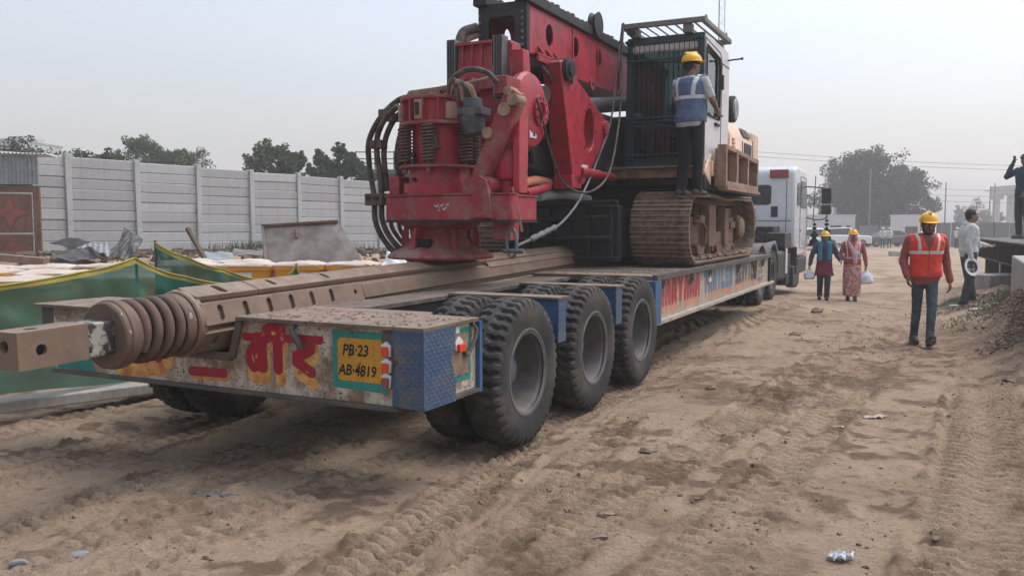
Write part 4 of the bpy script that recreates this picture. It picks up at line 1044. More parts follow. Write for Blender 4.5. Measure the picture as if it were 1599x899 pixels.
LINK = MB().box(-.10,-.055,-PITCH*.49,PITCH*.49,-.085,-.009).box(.055,.10,-PITCH*.49,PITCH*.49,-.085,-.009).mesh('track_link',30); LINK.materials.append(MATS['track_mud'])
ro = OFF[rig.name]
for uc in (-.475,-2.925):
    tk = gp('track_frame',MB().box(uc-.17,uc+.17,5.95,8.75,1.28,1.66),'track_mud',bevel=.02)
    for k in range(NS):
        v,z,a = track_path(k*PITCH)
        o = bpy.data.objects.new('track_shoe',SHOE); COL.objects.link(o); o.parent = tk
        o.location = (uc-ro[0],v-ro[1],z-ro[2]); o.rotation_euler = (a+PI+rnd.uniform(-.015,.015),0,0)
        o2 = bpy.data.objects.new('track_link',LINK); COL.objects.link(o2); o2.parent = tk; o2.location = o.location; o2.rotation_euler = o.rotation_euler
    gp('idler',MB().lathe([(0,-.10),(.33,-.10),(.335,-.05),(.30,-.045),(.30,.045),(.335,.05),(.33,.10),(.12,.10),(.12,.16),(0,.16)],(uc,VA,ZT+.045+RT),'x',32),'track_mud',tk)
    gp('sprocket',MB().lathe([(0,-.06),(.32,-.06),(.32,.06),(.2,.06),(.2,.20),(.16,.23),(0,.23)],(uc,VB,ZT+.045+RT),'x',24),'track_mud',tk)
    for k in range(8):
        v = 6.1+k*.36
        gp('roller',MB().lathe([(0,-.17),(.085,-.17),(.085,-.10),(.115,-.10),(.115,-.07),(.085,-.06),(.085,.06),(.115,.07),(.115,.10),(.085,.10),(.085,.17),(.04,.18),(.04,.21),(0,.21)],(uc,v,1.205),'x',16),'track_mud',tk)
    for v in (6.6,8.0): gp('carrier_roller',MB().lathe([(0,-.16),(.07,-.16),(.09,-.1),(.07,0),(.09,.1),(.07,.16),(0,.16)],(uc,v,1.76),'x',14),'track_mud',tk)
    sgn = 1
    for (a,b,z0,z1,d) in ((6.55,6.95,1.25,1.83,.30),(7.55,7.80,1.25,1.80,.30),(6.18,6.45,1.58,1.68,.27),(8.2,8.5,1.50,1.60,.25),(6.95,7.55,1.28,1.45,.24)):
        gp('guard_plate',MB().box(uc+.17,uc+d,a,b,z0,z1),'track_mud',tk,bevel=.01)
    gp('guide_guard',MB().prism([(6.05,1.28),(6.5,1.28),(6.42,1.16),(6.12,1.16)],'x',uc+.17,uc+.26),'track_mud',tk)
    gp('guide_guard',MB().prism([(7.2,1.28),(8.3,1.28),(8.2,1.15),(7.3,1.15)],'x',uc+.17,uc+.25),'track_mud',tk)
    gp('step_bracket',MB().tube(spline([(uc+.2,6.1,1.6),(uc+.30,6.15,1.58),(uc+.31,6.3,1.48),(uc+.30,6.3,1.3),(uc+.2,6.28,1.27)],5),.022,8),'track_mud',tk)
    gp('motor_cover',MB().lathe([(.0,0),(.17,0),(.17,.05),(.13,.08),(0,.08)],(uc+.22,8.86,1.5),'x',20),'track_mud',tk)
    mud = MB(); r = random.Random(9)
    for _ in range(160):
        v = r.uniform(5.8,8.9); s = r.uniform(.012,.045)
        mud.ell((uc+r.uniform(.12,.34),v,1.10+s*.3),s*1.6,s*1.8,s,nu=6,nv=4)
    o = gp('mud_clods',mud,'track_mud',tk,sharp=None); tag(o,kind='stuff')
# --- car body, slew ring, dark underside
gp('car_body',MB().box(-2.75,-.65,6.2,8.5,1.35,1.8).prism([(-2.4,1.1),(-1.0,1.1),(-.8,1.5),(-2.6,1.5)],'y',5.5,8.9),'black_steel',bevel=.02)
gp('front_blade',MB().box(-2.5,-.9,4.9,5.05,1.12,1.80).box(-2.3,-1.1,5.05,6.0,1.3,1.75),'black_steel',bevel=.02)
for k in range(6): gp('blade_rib',MB().box(-2.42+.28*k,-2.38+.28*k,4.84,4.899,1.14,1.78),'black_steel',bevel=.006)
gp('blade_beam',MB().box(-2.5,-.9,4.80,4.895,1.80,1.86),'black_steel',bevel=.01); gp('blade_beam',MB().box(-2.52,-.88,4.82,4.897,1.10,1.16),'black_steel',bevel=.01)
for k in range(2): gp('cross_pipe',MB().cyl((-2.4,4.74-.03*k,1.36+.25*k),(-.95-.06*k,4.77-.03*k,1.40+.25*k),.028,n=10),'black_steel')
gp('slew_ring',MB().lathe([(.0,0),(.85,0),(.85,.12),(.80,.12),(.80,.26),(0,.26)],(-1.7,7.2,1.80),'z',48),'black_steel')
gp('main_frame',MB().prism([(-2.5,4.35),(-1.25,4.35),(-1.25,5.75),(-.30,5.75),(-.30,9.6),(-3.1,9.6),(-3.1,5.4),(-2.5,5.4)],'z',2.06,2.24),'black_steel',bevel=.02)
gp('boom_foot',MB().box(-2.5,-1.3,4.3,6.6,2.24,3.0),'black_steel',bevel=.03); gp('winch_block',MB().box(-2.9,-1.25,6.6,9.0,2.24,3.1),'black_steel',bevel=.03)
gp('left_cover',MB().box(-3.15,-2.3,4.9,6.6,2.24,2.9),'black_steel',bevel=.03)
for (v,z,rr) in ((4.75,2.55,.2),(5.3,2.75,.16)): gp('winch_drum',MB().lathe([(0,-.4),(rr+.08,-.4),(rr+.08,-.36),(rr,-.35),(rr,.35),(rr+.08,.36),(rr+.08,.4),(0,.4)],(-1.7,v,z),'x',24),'grey_steel')
gp('cab_step_beam',MB().box(-1.28,-.12,5.60,5.86,2.16,2.28),'rig_brown',bevel=.01); gp('cab_base',MB().box(-1.25,-.10,5.86,7.4,2.20,2.325),'rig_brown',bevel=.01)
gp('step_tread',MB().box(-1.28,-.15,5.46,5.70,2.282,2.305),'roof_bar')
# --- red lower cylinder, grey boom cylinder
gp('red_cylinder',MB().lathe([(0,4.3),(.07,4.3),(.07,4.36),(.062,4.37),(.062,4.95),(.05,4.96),(.05,5.5),(0,5.5)],(-1.20,0,2.18),'y',18),'red')
gp('boom_cylinder',MB().cyl((-1.45,4.85,3.03),(-1.45,7.2,3.36),.105,n=20),'motor_grey'); gp('cylinder_collar',MB().cyl((-1.45,4.80,3.022),(-1.45,5.0,3.05),.13,n=20),'black_steel')
# --- swing arms (big red plates with an oval window)
for (u0,u1) in ((-1.40,-1.17),(-2.35,-2.12)):
    poly = [(3.66,3.36),(3.80,3.42),(3.95,3.38),(4.10,3.26),(5.17,2.86),(5.22,2.76),(5.15,2.66),(4.40,2.04),(4.22,2.02),(4.02,2.16)]
    arm = gp('swing_arm',MB().plate(poly,[circ(4.56,2.70,.17,.25,22)],'x',u0,u1),'red',bevel=.012)
    gp('pivot_pin',MB().lathe([(0,u0-.05),(.13,u0-.05),(.13,u1+.05),(.08,u1+.06),(.08,u1+.08),(0,u1+.08)],(0,3.83,3.30),'x',20),'black_steel',arm)
    gp('pivot_pin',MB().lathe([(0,u0-.04),(.09,u0-.04),(.09,u1+.04),(.05,u1+.05),(0,u1+.06)],(0,5.08,2.77),'x',16),'red_worn',arm)
    gp('pin_bolt',MB().box(u1,u1+.05,3.78,3.96,3.27,3.31).box(u1,u1+.04,3.93,3.96,3.15,3.42),'grey_steel',arm)
    if u0 > -2:
        wl_ = gp('warning_label',MB().box(u1+.0005,u1+.003,4.31,4.50,2.16,2.27),'label_white',arm)
        gp('pictogram',MB().prism([(4.40,2.18),(4.46,2.18),(4.46,2.25),(4.43,2.22),(4.40,2.25)],'x',u1+.0032,u1+.0042),'ink',wl_)
gp('arm_foot',MB().box(-1.40,-1.17,4.02,4.32,1.98,2.14),'red',bevel=.01)
gp('link_arm',MB().bar((-1.55,3.0,3.1),(-1.55,3.95,3.28),.14,.2),'black_steel',bevel=.02); gp('link_arm',MB().bar((-1.95,3.0,3.1),(-1.95,3.95,3.28),.14,.2),'black_steel',bevel=.02)
gp('triangle_frame',MB().prism([(2.95,2.9),(3.5,2.2),(4.4,2.1),(4.4,2.6),(3.6,3.2),(3.1,3.25)],'x',-2.0,-1.5),'black_steel',bevel=.02)
# --- mast, folded level over the machine
M0, M1 = 3.34, 9.6; ml, mr = -1.985, -1.435
def mz(v): return .03*(v-M0)/3
mast_holes = [circ(M0+.62+k*.80,3.72+mz(M0+.62+k*.8),.105,.125,18) for k in range(7)]
for (a,b) in ((mr-.02,mr),(ml,ml+.02)):
    ms_ = gp('mast_side',MB().plate([(M0+.05,3.43),(M0+1.05,3.43),(M0+1.35,3.36),(M1,3.40),(M1,3.98),(M0+.05,3.95)],mast_holes,'x',a,b),'red')
gp('mast_bottom',MB().box(ml+.021,mr-.021,M0+.05,M1,3.42,3.445),'red'); gp('mast_top',MB().box(ml+.021,mr-.021,M0+.05,M1,3.925,3.945),'red')
gp('mast_flange',MB().plate([(ml-.03,3.40),(mr+.02,3.40),(mr+.02,3.98),(ml-.03,3.98)],[rrect(ml+.10,mr-.13,3.50,3.83,.05)],'y',M0-.03,M0+.05),'black_steel',bevel=.006)
for (a,b) in ((ml-.06,ml+.10),(mr-.10,mr+.05)):
    rl = gp('mast_rail',MB().box(a,b,M0-.10,M1,3.96,4.075),'black_steel',bevel=.01)
    rg = MB()
    for k in range(40): rg.box(a+.02,b-.02,M0+k*.155,M0+k*.155+.07,4.076,4.088+.01*(k%3))
    o = gp('rack_teeth',rg,'black_steel',rl); tag(o,kind='stuff')
for k in range(14):
    q = (ml-.005 if k%2 else mr-.03); gp('flange_bolt',MB().cyl((q,M0-.045,3.44+.07*(k//2)),(q,M0-.03,3.44+.07*(k//2)),.016,n=8),'grey_steel')
sh_ = gp('mast_shelf',MB().prism([(mr,3.43),(mr+.12,3.43),(mr+.12,3.405),(mr,3.405)],'y',M0+.05,M0+1.1),'red_worn',bevel=.005)
gp('shelf_lip',MB().prism([(M0+.05,3.40),(M0+.95,3.40),(M0+1.15,3.30),(M0+1.15,3.24),(M0+.90,3.34),(M0+.05,3.34)],'x',mr+.10,mr+.125),'red_worn')
for k in range(3): gp('gusset',MB().prism([(mr+.001,3.431),(mr+.10,3.431),(mr+.001,3.56)],'y',M0+.30+.22*k,M0+.32+.22*k),'red',sh_)
for k in range(4): gp('side_rib',MB().box(mr+.0005,mr+.012,M0+1.3+k*.85,M0+1.33+k*.85,3.44,3.95),'red')
gp('lifting_eye',MB().lathe([(.03,-.012),(.075,-.012),(.075,.012),(.03,.012)],(mr+.015,M0+1.95,3.36),'x',16,closed=True),'red_worn')
gp('cable_pulley',MB().lathe([(0,-.05),(.16,-.05),(.13,0),(.16,.05),(0,.05)],(-1.4,M0+2.0,4.12),'x',20),'black_steel'); gp('cable_pulley',MB().lathe([(0,-.05),(.15,-.05),(.12,0),(.15,.05),(0,.05)],(-1.95,M0+1.6,4.12),'x',20),'black_steel')
hb = MB(); 
gp('hose_bundle',MB().tube(spline([(-2.02,3.2,3.44),(-2.12,3.1,3.5),(-2.12,3.15,3.66),(-2.03,3.3,3.74)],6),.055,10),'hose'); gp('hose_bundle',MB().tube(spline([(-2.05,3.4,3.42),(-2.10,3.2,3.58),(-2.04,3.35,3.68)],6),.04,10),'rig_brown')
# --- sledge behind the rotary drive, with its grey guide strips
sl = gp('sledge',MB().box(-1.86,-1.24,2.56,2.80,2.0,3.40),'red',bevel=.012)
gp('sledge_face',MB().prism([(2.47,2.92),(2.55,2.92),(2.55,3.36),(2.50,3.36),(2.47,3.10)],'x',-1.80,-1.385),'red_worn',sl,bevel=.006)
gp('sledge_top',MB().box(-1.80,-1.385,2.44,2.62,3.362,3.39),'red_worn',sl)
for k in range(4): gp('stiffener',MB().box(-1.74+.11*k,-1.725+.11*k,2.455,2.50,3.13,3.36),'red_worn',sl)
for (a,b) in ((-1.91,-1.81),(-1.375,-1.265)):
    g_ = gp('guide_strip',MB().box(a,b,2.44,2.56,2.82,3.43),'grey_steel',bevel=.006)
    for k in range(3): gp('strip_groove',MB().box(a+.02+.028*k,a+.032+.028*k,2.432,2.4395,2.82,3.43),'black_steel',g_)
gp('sledge_side',MB().prism([(2.56,3.30),(2.70,3.30),(2.74,3.1),(2.70,2.9),(2.58,2.8)],'x',-1.235,-1.10),'red',sl,bevel=.01)
for k in range(2): gp('eye_plate',MB().cyl((-1.72+.13*k,2.44,2.96),(-1.68+.13*k,2.44,2.96),.075,n=18),'red_worn')
# dished disc on the right side with a bolted ring
dc = gp('slew_disc',MB().lathe([(0,-.08),(.37,-.08),(.38,-.02),(.355,.02),(.26,.05),(.16,.065),(0,.065)],(-1.05,2.62,2.70),'x',48),'red',sharp=30)
gp('disc_ring',MB().lathe([(.085,.0),(.155,.0),(.155,.03),(.085,.03)],(-.985,2.70,2.70),'x',28,closed=True),'red',dc)
for k in range(10): gp('ring_bolt',MB().cyl((-.957,2.70+.125*math.cos(k*PI/5),2.70+.125*math.sin(k*PI/5)),(-.94,2.70+.125*math.cos(k*PI/5),2.70+.125*math.sin(k*PI/5)),.015,n=6),'red_worn',dc)
wl_ = gp('warning_label',MB().box(-1.0,-.997,2.50,2.66,2.42,2.51),'label_white',dc); gp('pictogram',MB().prism([(2.57,2.44),(2.63,2.44),(2.60,2.49)],'x',-.9968,-.9955),'ink',wl_)
# --- rotary drive
DU, DV = -1.725, 2.0; DS = .89
def gq(name, mb, mat, parent=None, **k):
    mb.v = [(DU+(p[0]-DU)*DS, DV+(p[1]-DV)*DS, p[2]) for p in mb.v]; return gp(name,mb,mat,parent,**k)
def turned(mb, a):
    m4 = Matrix.Translation((DU,DV,0))@Matrix.Rotation(a,4,'Z'); mb.v = [tuple(m4@Vector(p)) for p in mb.v]; return mb
gq('drill_flange',MB().lathe([(.10,1.56),(.34,1.56),(.33,1.44),(.38,1.36),(.56,1.285),(.585,1.255),(.575,1.235),(.34,1.30),(.10,1.30)],(DU,DV,0),'z',12),'red_dirty',sharp=25)
for k in range(6):
    gq('flange_foot',turned(MB().prism([(.36,1.30),(.44,1.30),(.43,1.48),(.40,1.54),(.36,1.52)],'y',-.02,.02),k*PI/3+.35),'red_worn')
gq('flange_window',MB().box(DU-.10,DU+.10,DV-.40,DV-.33,1.34,1.43),'dark_void')
gq('drive_neck',MB().lathe([(.0,1.60),(.44,1.60),(.43,1.56),(.36,1.52),(0,1.52)],(DU,DV,0),'z',36),'red_dirty')
# carrier frame: curved front beam
fr_ = [(-2.26,1.90),(-2.24,1.82)]+[(-2.20+1.45*k/12,1.77-.19*k/12-.16*math.sin(PI*k/12)) for k in range(13)]+[(-.735,1.62),(-.745,1.72),(-.92,1.95),(-.92,2.5),(-2.26,2.5)]
cf = gp('carrier_frame',MB().prism(fr_,'z',1.60,1.83),'red_worn',bevel=.012)
gp('frame_rim',MB().prism([(a+(.012 if a>-1.6 else -.012),b-.018 if b<2 else b) for a,b in fr_],'z',1.583,1.602),'black_steel',cf); gp('frame_rim',MB().prism([(a+(.01 if a>-1.6 else -.01),b-.014 if b<2 else b) for a,b in fr_],'z',1.832,1.846),'red_dirty',cf)
V,F = text_mb('M',.01); 
r = random.Random(3); V2 = []; F2 = []
for k in range(26):
    x = -1.50+r.random()*.16; z = 1.69+r.random()*.06; s = r.uniform(.004,.012); o_ = len(V2)
    V2 += [(x-s,z),(x+s,z-s*.4),(x+s*.6,z+s)]; F2.append((o_,o_+1,o_+2))
decal('paint_scuff',V2,F2,'label_white',cf,lambda a,b: (a,1.77-.19*(a+2.2)/1.48-.16*math.sin(PI*(a+2.2)/1.48)-.004,b))
gp('end_lug',MB().box(-2.19,-2.07,1.80,1.98,1.848,2.03),'red_worn',bevel=.008); gp('left_brace',MB().prism([(-2.30,1.84),(-2.16,1.84),(-1.98,2.24),(-2.05,2.30)],'y',2.2,2.3),'red',bevel=.008)
gp('frame_side',MB().box(-2.25,-2.15,2.0,2.9,1.848,2.0),'red',bevel=.01)
for (r0,r1,z0,z1,nm,mt) in ((.40,.40,1.845,1.95,'lower_ring','red'),(.345,.33,1.95,2.10,'lower_drum','red'),(.30,.30,2.125,2.50,'middle_drum','red'),(.365,.365,2.53,2.735,'upper_ring','red')):
    gq(nm,MB().cyl((DU,DV,z0),(DU,DV,z1),r0,r1,n=44),mt)
for k in range(28):
    a = 2*PI*k/28; gq('ring_bolt',MB().cyl((DU+.385*math.cos(a),DV+.385*math.sin(a),1.95),(DU+.385*math.cos(a),DV+.385*math.sin(a),1.968),.012,n=6),'red_worn')
for (rr,z0,z1,nm,mt) in ((.44,2.10,2.124,'spring_flange','red_dirty'),(.44,2.50,2.53,'upper_flange','red_dirty'),(.425,2.735,2.765,'top_plate','red_dirty')): gq(nm,MB().lathe([(0,z0),(rr,z0),(rr+.003,z0+.006),(rr+.003,z1-.006),(rr,z1),(0,z1)],(DU,DV,0),'z',48),mt)
sp = MB(); pts = [(.055*math.cos(2*PI*11*t),.055*math.sin(2*PI*11*t),.020+.345*t) for t in [k/132 for k in range(133)]]
sp.tube(pts,.0115,7); SPR = sp.mesh('coil_spring',180); SPR.materials.append(MATS['spring_rust'])
ROD = MB().cyl((0,0,-.03),(0,0,.40),.026,n=12).mesh('spring_rod',40); ROD.materials.append(MATS['spring_rust'])
NB = MB().cyl((0,0,-.045),(0,0,-.002),.024,n=6).mesh('spring_nut',40); NB.materials.append(MATS['red_dirty'])
for dg in (-92,-66,-14,48,72,98,150,200):
    a = R(dg-90+27)
    for me,dz in ((SPR,0),(ROD,0),(NB,-.024)):
        o = bpy.data.objects.new(me.name,me); COL.objects.link(o); o.parent = rig
        o.location = (DU+.392*DS*math.cos(a)-ro[0],DV+.392*DS*math.sin(a)-ro[1],2.125+dz-ro[2])
for k in range(16):
    a = 2*PI*k/16+.1; mb = MB().box(.36,.432,-.009,.009,2.531,2.734); m4 = Matrix.Translation((DU,DV,0))@Matrix.Rotation(a,4,'Z'); mb.v = [tuple(m4@Vector(p)) for p in mb.v]
    gq('ring_rib',mb,'red_worn')
gq('guide_block',MB().box(DU-.04,DU+.04,DV-.46,DV-.41,2.54,2.72),'rig_brown',bevel=.008); gq('guide_pin',MB().cyl((DU,DV-.465,2.58),(DU,DV-.465,2.69),.025,n=10),'black_steel')
for (a0,sx_) in ((-2.36,1),(-.75,1)):
    a = a0; mb = MB().box(.41,.45,-.06,.06,2.54,2.70); m4 = Matrix.Translation((DU,DV,0))@Matrix.Rotation(a,4,'Z'); mb.v = [tuple(m4@Vector(p)) for p in mb.v]; gq('guide_block',mb,'rig_brown',bevel=.006)
gq('grease_valve',MB().lathe([(0,2.36),(.045,2.36),(.045,2.37),(.055,2.385),(.05,2.44),(.03,2.47),(.02,2.50),(.02,2.52),(0,2.52)],(DU+.12,DV-.33,-.06),'z',16),'spring_rust'); gq('valve_base',MB().box(DU+.05,DU+.19,DV-.40,DV-.30,2.275,2.30),'spring_rust')
for dz in (2.16,2.22,1.99,1.92): gq('drum_bolt',MB().cyl((DU-.12,DV-.36,dz),(DU-.12,DV-.31,dz),.022,n=8),'black_steel')
gp('top_bracket',MB().prism([(-1.98,2.80),(-1.95,2.84),(-1.55,2.86),(-1.40,2.84),(-1.40,2.815),(-1.6,2.82),(-1.62,2.77),(-1.85,2.77)],'y',1.80,1.90),'rig_brown')
gq('top_fitting',MB().cyl((DU,DV-.1,2.765),(DU,DV-.1,2.84),.09,n=14),'rig_brown')
# hydraulic motor and its hoses
gp('hydraulic_motor',MB().cyl((-1.215,1.78,2.39),(-1.25,1.78,2.56),.095,.125,n=20).box(-1.35,-1.10,1.68,1.88,2.56,2.63).cyl((-1.24,1.78,2.63),(-1.24,1.78,2.72),.10,.085,n=16),'motor_grey',bevel=.008)
for k in range(4): gp('motor_hose',MB().tube(spline([(-1.20-.06*k,1.76,2.70),(-1.24-.05*k,1.72,2.82+.02*k),(-1.36-.03*k,1.74,2.84),(-1.44-.02*k,1.80,2.74)],6),.028,8),'hose' if k%2 else 'rig_brown')
gp('bridge_hose',MB().tube(spline([(-1.52,1.80,2.76),(-1.45,1.76,2.90),(-1.28,1.76,2.98),(-1.10,1.78,2.95),(-1.02,1.85,2.86)],7),.027,8),'hose'); gp('bridge_hose',MB().tube(spline([(-1.62,1.84,2.85),(-1.35,1.84,2.87),(-1.1,1.9,2.92)],7),.018,8),'rig_brown')
gp('hose_bracket',MB().box(-1.13,-1.0,2.0,2.3,2.78,2.95),'red_dirty',bevel=.008)
# gearbox, diagonal arm and post on the right
gp('gearbox',MB().lathe([(0,1.85),(.10,1.85),(.10,1.90),(.085,1.91),(.085,1.96),(.128,1.98),(.133,2.0),(.133,2.20),(.11,2.23),(.05,2.24),(.045,2.31),(0,2.31)],(-.90,1.86,0),'z',28),'red')
gp('side_post',MB().prism([(1.72,1.848),(1.90,1.848),(1.92,2.55),(1.86,2.74),(1.74,2.74),(1.72,2.3)],'x',-.80,-.735),'red',bevel=.008); gp('post_web',MB().box(-1.0,-.802,1.98,2.02,1.848,2.62),'red',bevel=.006)
ar = gp('diagonal_arm',MB().prism([(-1.225,1.90),(-1.12,1.83),(-.70,2.58),(-.705,2.72),(-.80,2.78),(-.86,2.70)],'y',1.63,1.75),'red_dirty',bevel=.012)
gp('arm_boss',MB().cyl((-1.155,1.58,1.90),(-1.155,1.80,1.90),.085,n=24),'red_dirty',ar); gp('arm_boss',MB().cyl((-1.02,1.56,1.915),(-1.02,1.86,1.915),.08,n=24),'red_worn',ar); gp('boss_pin',MB().cyl((-1.02,1.545,1.915),(-1.02,1.56,1.915),.05,n=18),'grey_steel',ar)
gp('lug_plate',MB().prism([(-1.12,1.62),(-.90,1.62),(-.93,1.86),(-.96,1.96),(-1.03,2.0),(-1.09,1.94)],'y',1.50,1.56),'red_dirty',bevel=.008)
gp('arm_knuckle',MB().cyl((-.83,1.60,2.58),(-.83,1.78,2.58),.06,n=16).cyl((-.745,1.60,2.66),(-.745,1.78,2.66),.055,n=16).cyl((-.80,1.61,2.74),(-.80,1.77,2.74),.04,n=14),'rig_brown',ar); gp('arm_knuckle',MB().cyl((-1.0,1.60,2.38),(-1.0,1.70,2.38),.05,n=14),'rig_brown',ar)
gp('shackle',MB().tube([(-.78+.05*math.cos(t),1.66,1.40+.13*math.sin(t)) for t in [2*PI*k/18 for k in range(18)]],.016,8,closed=True),'grey_steel'); gp('link_rod',MB().bar((-.80,1.72,1.9),(-.72,1.75,1.50),.03,.02),'rig_brown'); gp('shackle_pin',MB().cyl((-.86,1.66,1.33),(-.66,1.66,1.33),.022,n=10),'grey_steel')
gp('under_block',MB().box(-.99,-.82,1.70,1.9,1.42,1.6),'red_worn',bevel=.01)
# --- hoses looping down on the left
HZ = [[(-1.95,1.96,2.80),(-2.16,1.96,2.79),(-2.38,1.96,2.64),(-2.53,1.96,2.42),(-2.555,1.98,2.2),(-2.53,2.0,1.96),(-2.51,2.0,1.86)],
      [(-2.14,1.9,2.72),(-2.30,1.92,2.62),(-2.42,1.95,2.46),(-2.455,1.98,2.28),(-2.44,2.0,2.1),(-2.42,2.0,1.94),(-2.42,2.0,1.86)],
      [(-2.12,2.0,2.70),(-2.26,2.0,2.60),(-2.37,2.02,2.44),(-2.405,2.03,2.28),(-2.40,2.04,2.1),(-2.385,2.05,1.9)],
      [(-2.14,2.1,2.62),(-2.25,2.12,2.50),(-2.31,2.13,2.34),(-2.32,2.14,2.15),(-2.30,2.14,1.95),(-2.30,2.14,1.86)],
      [(-2.20,2.2,2.56),(-2.28,2.2,2.42),(-2.31,2.2,2.25),(-2.30,2.2,2.05)]]
for k,h in enumerate(HZ): gp('hydraulic_hose',MB().tube(spline(h,10),.030 if k < 3 else .026,10),'hose')
LOW = [[(-2.51,2.0,1.76),(-2.50,2.0,1.60),(-2.42,2.02,1.42),(-2.27,2.05,1.27),(-2.0,2.1,1.18)],[(-2.42,2.0,1.76),(-2.41,2.0,1.6),(-2.34,2.02,1.44),(-2.2,2.05,1.30),(-1.95,2.1,1.22)],[(-2.38,2.12,1.7),(-2.37,2.1,1.55),(-2.26,2.1,1.40),(-2.1,2.1,1.28)],[(-2.33,2.16,1.7),(-2.30,2.16,1.5),(-2.16,2.16,1.36)]]
for k,h in enumerate(LOW): gp('hydraulic_hose',MB().tube(spline(h,9),.029 if k<2 else .022,10),'hose')
cb = gp('hose_clamp_block',MB().box(-2.58,-2.36,1.93,2.07,1.755,1.875),'spring_rust',bevel=.008)
for x in (-2.53,-2.43): gp('clamp_bolt',MB().cyl((x,1.915,1.83),(x,1.93,1.83),.022,n=10),'black_steel',cb)
for (a,b) in ((-2.34,2.66),(-2.45,2.36),(-2.40,2.36),(-2.26,2.62)): gp('hose_clamp',MB().box(a-.05,a+.05,1.91,2.02,b-.04,b+.045),'spring_rust',bevel=.01)
# --- orange rags and silver foil sleeve seen through the gap
gp('rag_sleeve',MB().tube(spline([(-1.50,3.3,2.0),(-1.5,3.7,2.06),(-1.5,4.1,2.05)],6),.055,12),'side_orange'); gp('red_pipe',MB().tube(spline([(-1.38,3.2,1.90),(-1.40,3.6,1.95),(-1.42,3.9,2.0)],6),.05,12),'red'); gp('foil_sleeve',MB().tube(spline([(-1.5,3.8,1.88),(-1.42,4.4,1.92),(-1.35,5.0,1.88)],6),.055,12),'zinc')
gp('mint_scrap',MB().prism([(-1.22,1.33),(-1.08,1.30),(-1.12,1.38),(-1.17,1.42)],'y',5.5,5.52),'mint_plastic')
# --- tangle of hoses and fittings under the mast
r = random.Random(21)
for k in range(9):
    a = (-1.80+.03*k,2.95+.05*(k%3),3.05-.06*(k%4)); b = (-1.75+.03*k,4.3+.2*(k%4),2.55+.12*(k%5))
    m1 = (a[0]+.1,3.3+.1*(k%3),2.75-.10*(k%4)); m2 = (b[0]+.05,3.85,2.45+.1*(k%3))
    gp('hydraulic_hose',MB().tube(spline([a,m1,m2,b],8),.020+.005*(k%2),8),'hose')
for k in range(5): gp('hydraulic_hose',MB().tube(spline([(-1.42,3.55+.12*k,3.40),(-1.30,3.62+.12*k,3.22-.03*k),(-1.35,3.9+.1*k,3.12),(-1.46,4.3+.1*k,3.3)],7),.018,8),'hose')
for k in range(6): gp('hydraulic_hose',MB().tube(spline([(-1.75+.04*k,4.7,3.1),(-1.7+.03*k,5.0,3.25+.02*k),(-1.65,5.4,3.18-.03*k),(-1.6,5.8,2.95)],7),.016,8),'hose')
gp('valve_block',MB().box(-1.75,-1.35,2.9,3.3,2.35,2.95),'black_steel',bevel=.02); gp('cross_tube',MB().cyl((-2.3,3.25,2.95),(-1.15,3.25,2.95),.09,n=18),'black_steel'); gp('slim_cylinder',MB().cyl((-1.45,3.25,2.95),(-1.45,3.55,2.25),.045,n=14),'black_steel')
# weld beads, bolts and flange strips on the red structure
for (p0,p1) in (((-1.232,2.57,2.05),(-1.232,2.57,3.36)),((-1.865,2.555,2.05),(-1.24,2.555,2.05)),((-1.865,2.555,2.55),(-1.24,2.555,2.55))): gp('weld_strip',MB().bar(p0,p1,.022,.022),'red_worn')
for k in range(6): gp('flange_bolt',MB().cyl((-1.80+.1*k,2.54,2.62),(-1.80+.1*k,2.562,2.62),.018,n=6),'grey_steel'); gp('flange_bolt',MB().cyl((-2.18+.24*k,1.83-.14*math.sin(PI*(k+.5)/6)-.03*k,1.846),(-2.18+.24*k,1.83-.14*math.sin(PI*(k+.5)/6)-.03*k,1.866),.018,n=6),'red_worn')
for k in range(8): a = 2*PI*k/8; gp('pin_bolt',MB().cyl((-1.165,4.56+.20*math.cos(a)*1.12,2.70+.30*math.sin(a)),(-1.150,4.56+.20*math.cos(a)*1.12,2.70+.30*math.sin(a)),.012,n=6),'red_worn')
# --- cables
gp('sling_cable',MB().tube(spline([(-1.18,5.76,4.20),(-1.23,5.70,3.6),(-1.26,5.55,2.9),(-1.22,5.0,2.40),(-1.13,4.35,2.0),(-1.05,3.8,1.75),(-1.0,3.25,1.56),(-.93,2.7,1.48),(-.85,2.2,1.42),(-.78,1.75,1.37)],10),.014,8),'grey_steel')
gp('sling_cable',MB().tube(spline([(-1.16,5.74,4.20),(-1.15,5.64,3.7),(-1.10,5.5,3.2),(-1.02,5.1,2.6),(-.97,4.7,2.18),(-1.0,4.35,1.98),(-1.06,4.0,1.93),(-1.1,3.6,2.02),(-1.05,3.2,2.25),(-.95,2.7,2.6),(-.88,2.4,2.78)],10),.014,8),'hose')
gp('cable_sleeve',MB().tube(spline([(-.98,3.1,1.535),(-.93,2.7,1.48),(-.85,2.2,1.42)],8),[.028+.006*math.sin(k*1.5) for k in range(17)],8),'grey_steel')
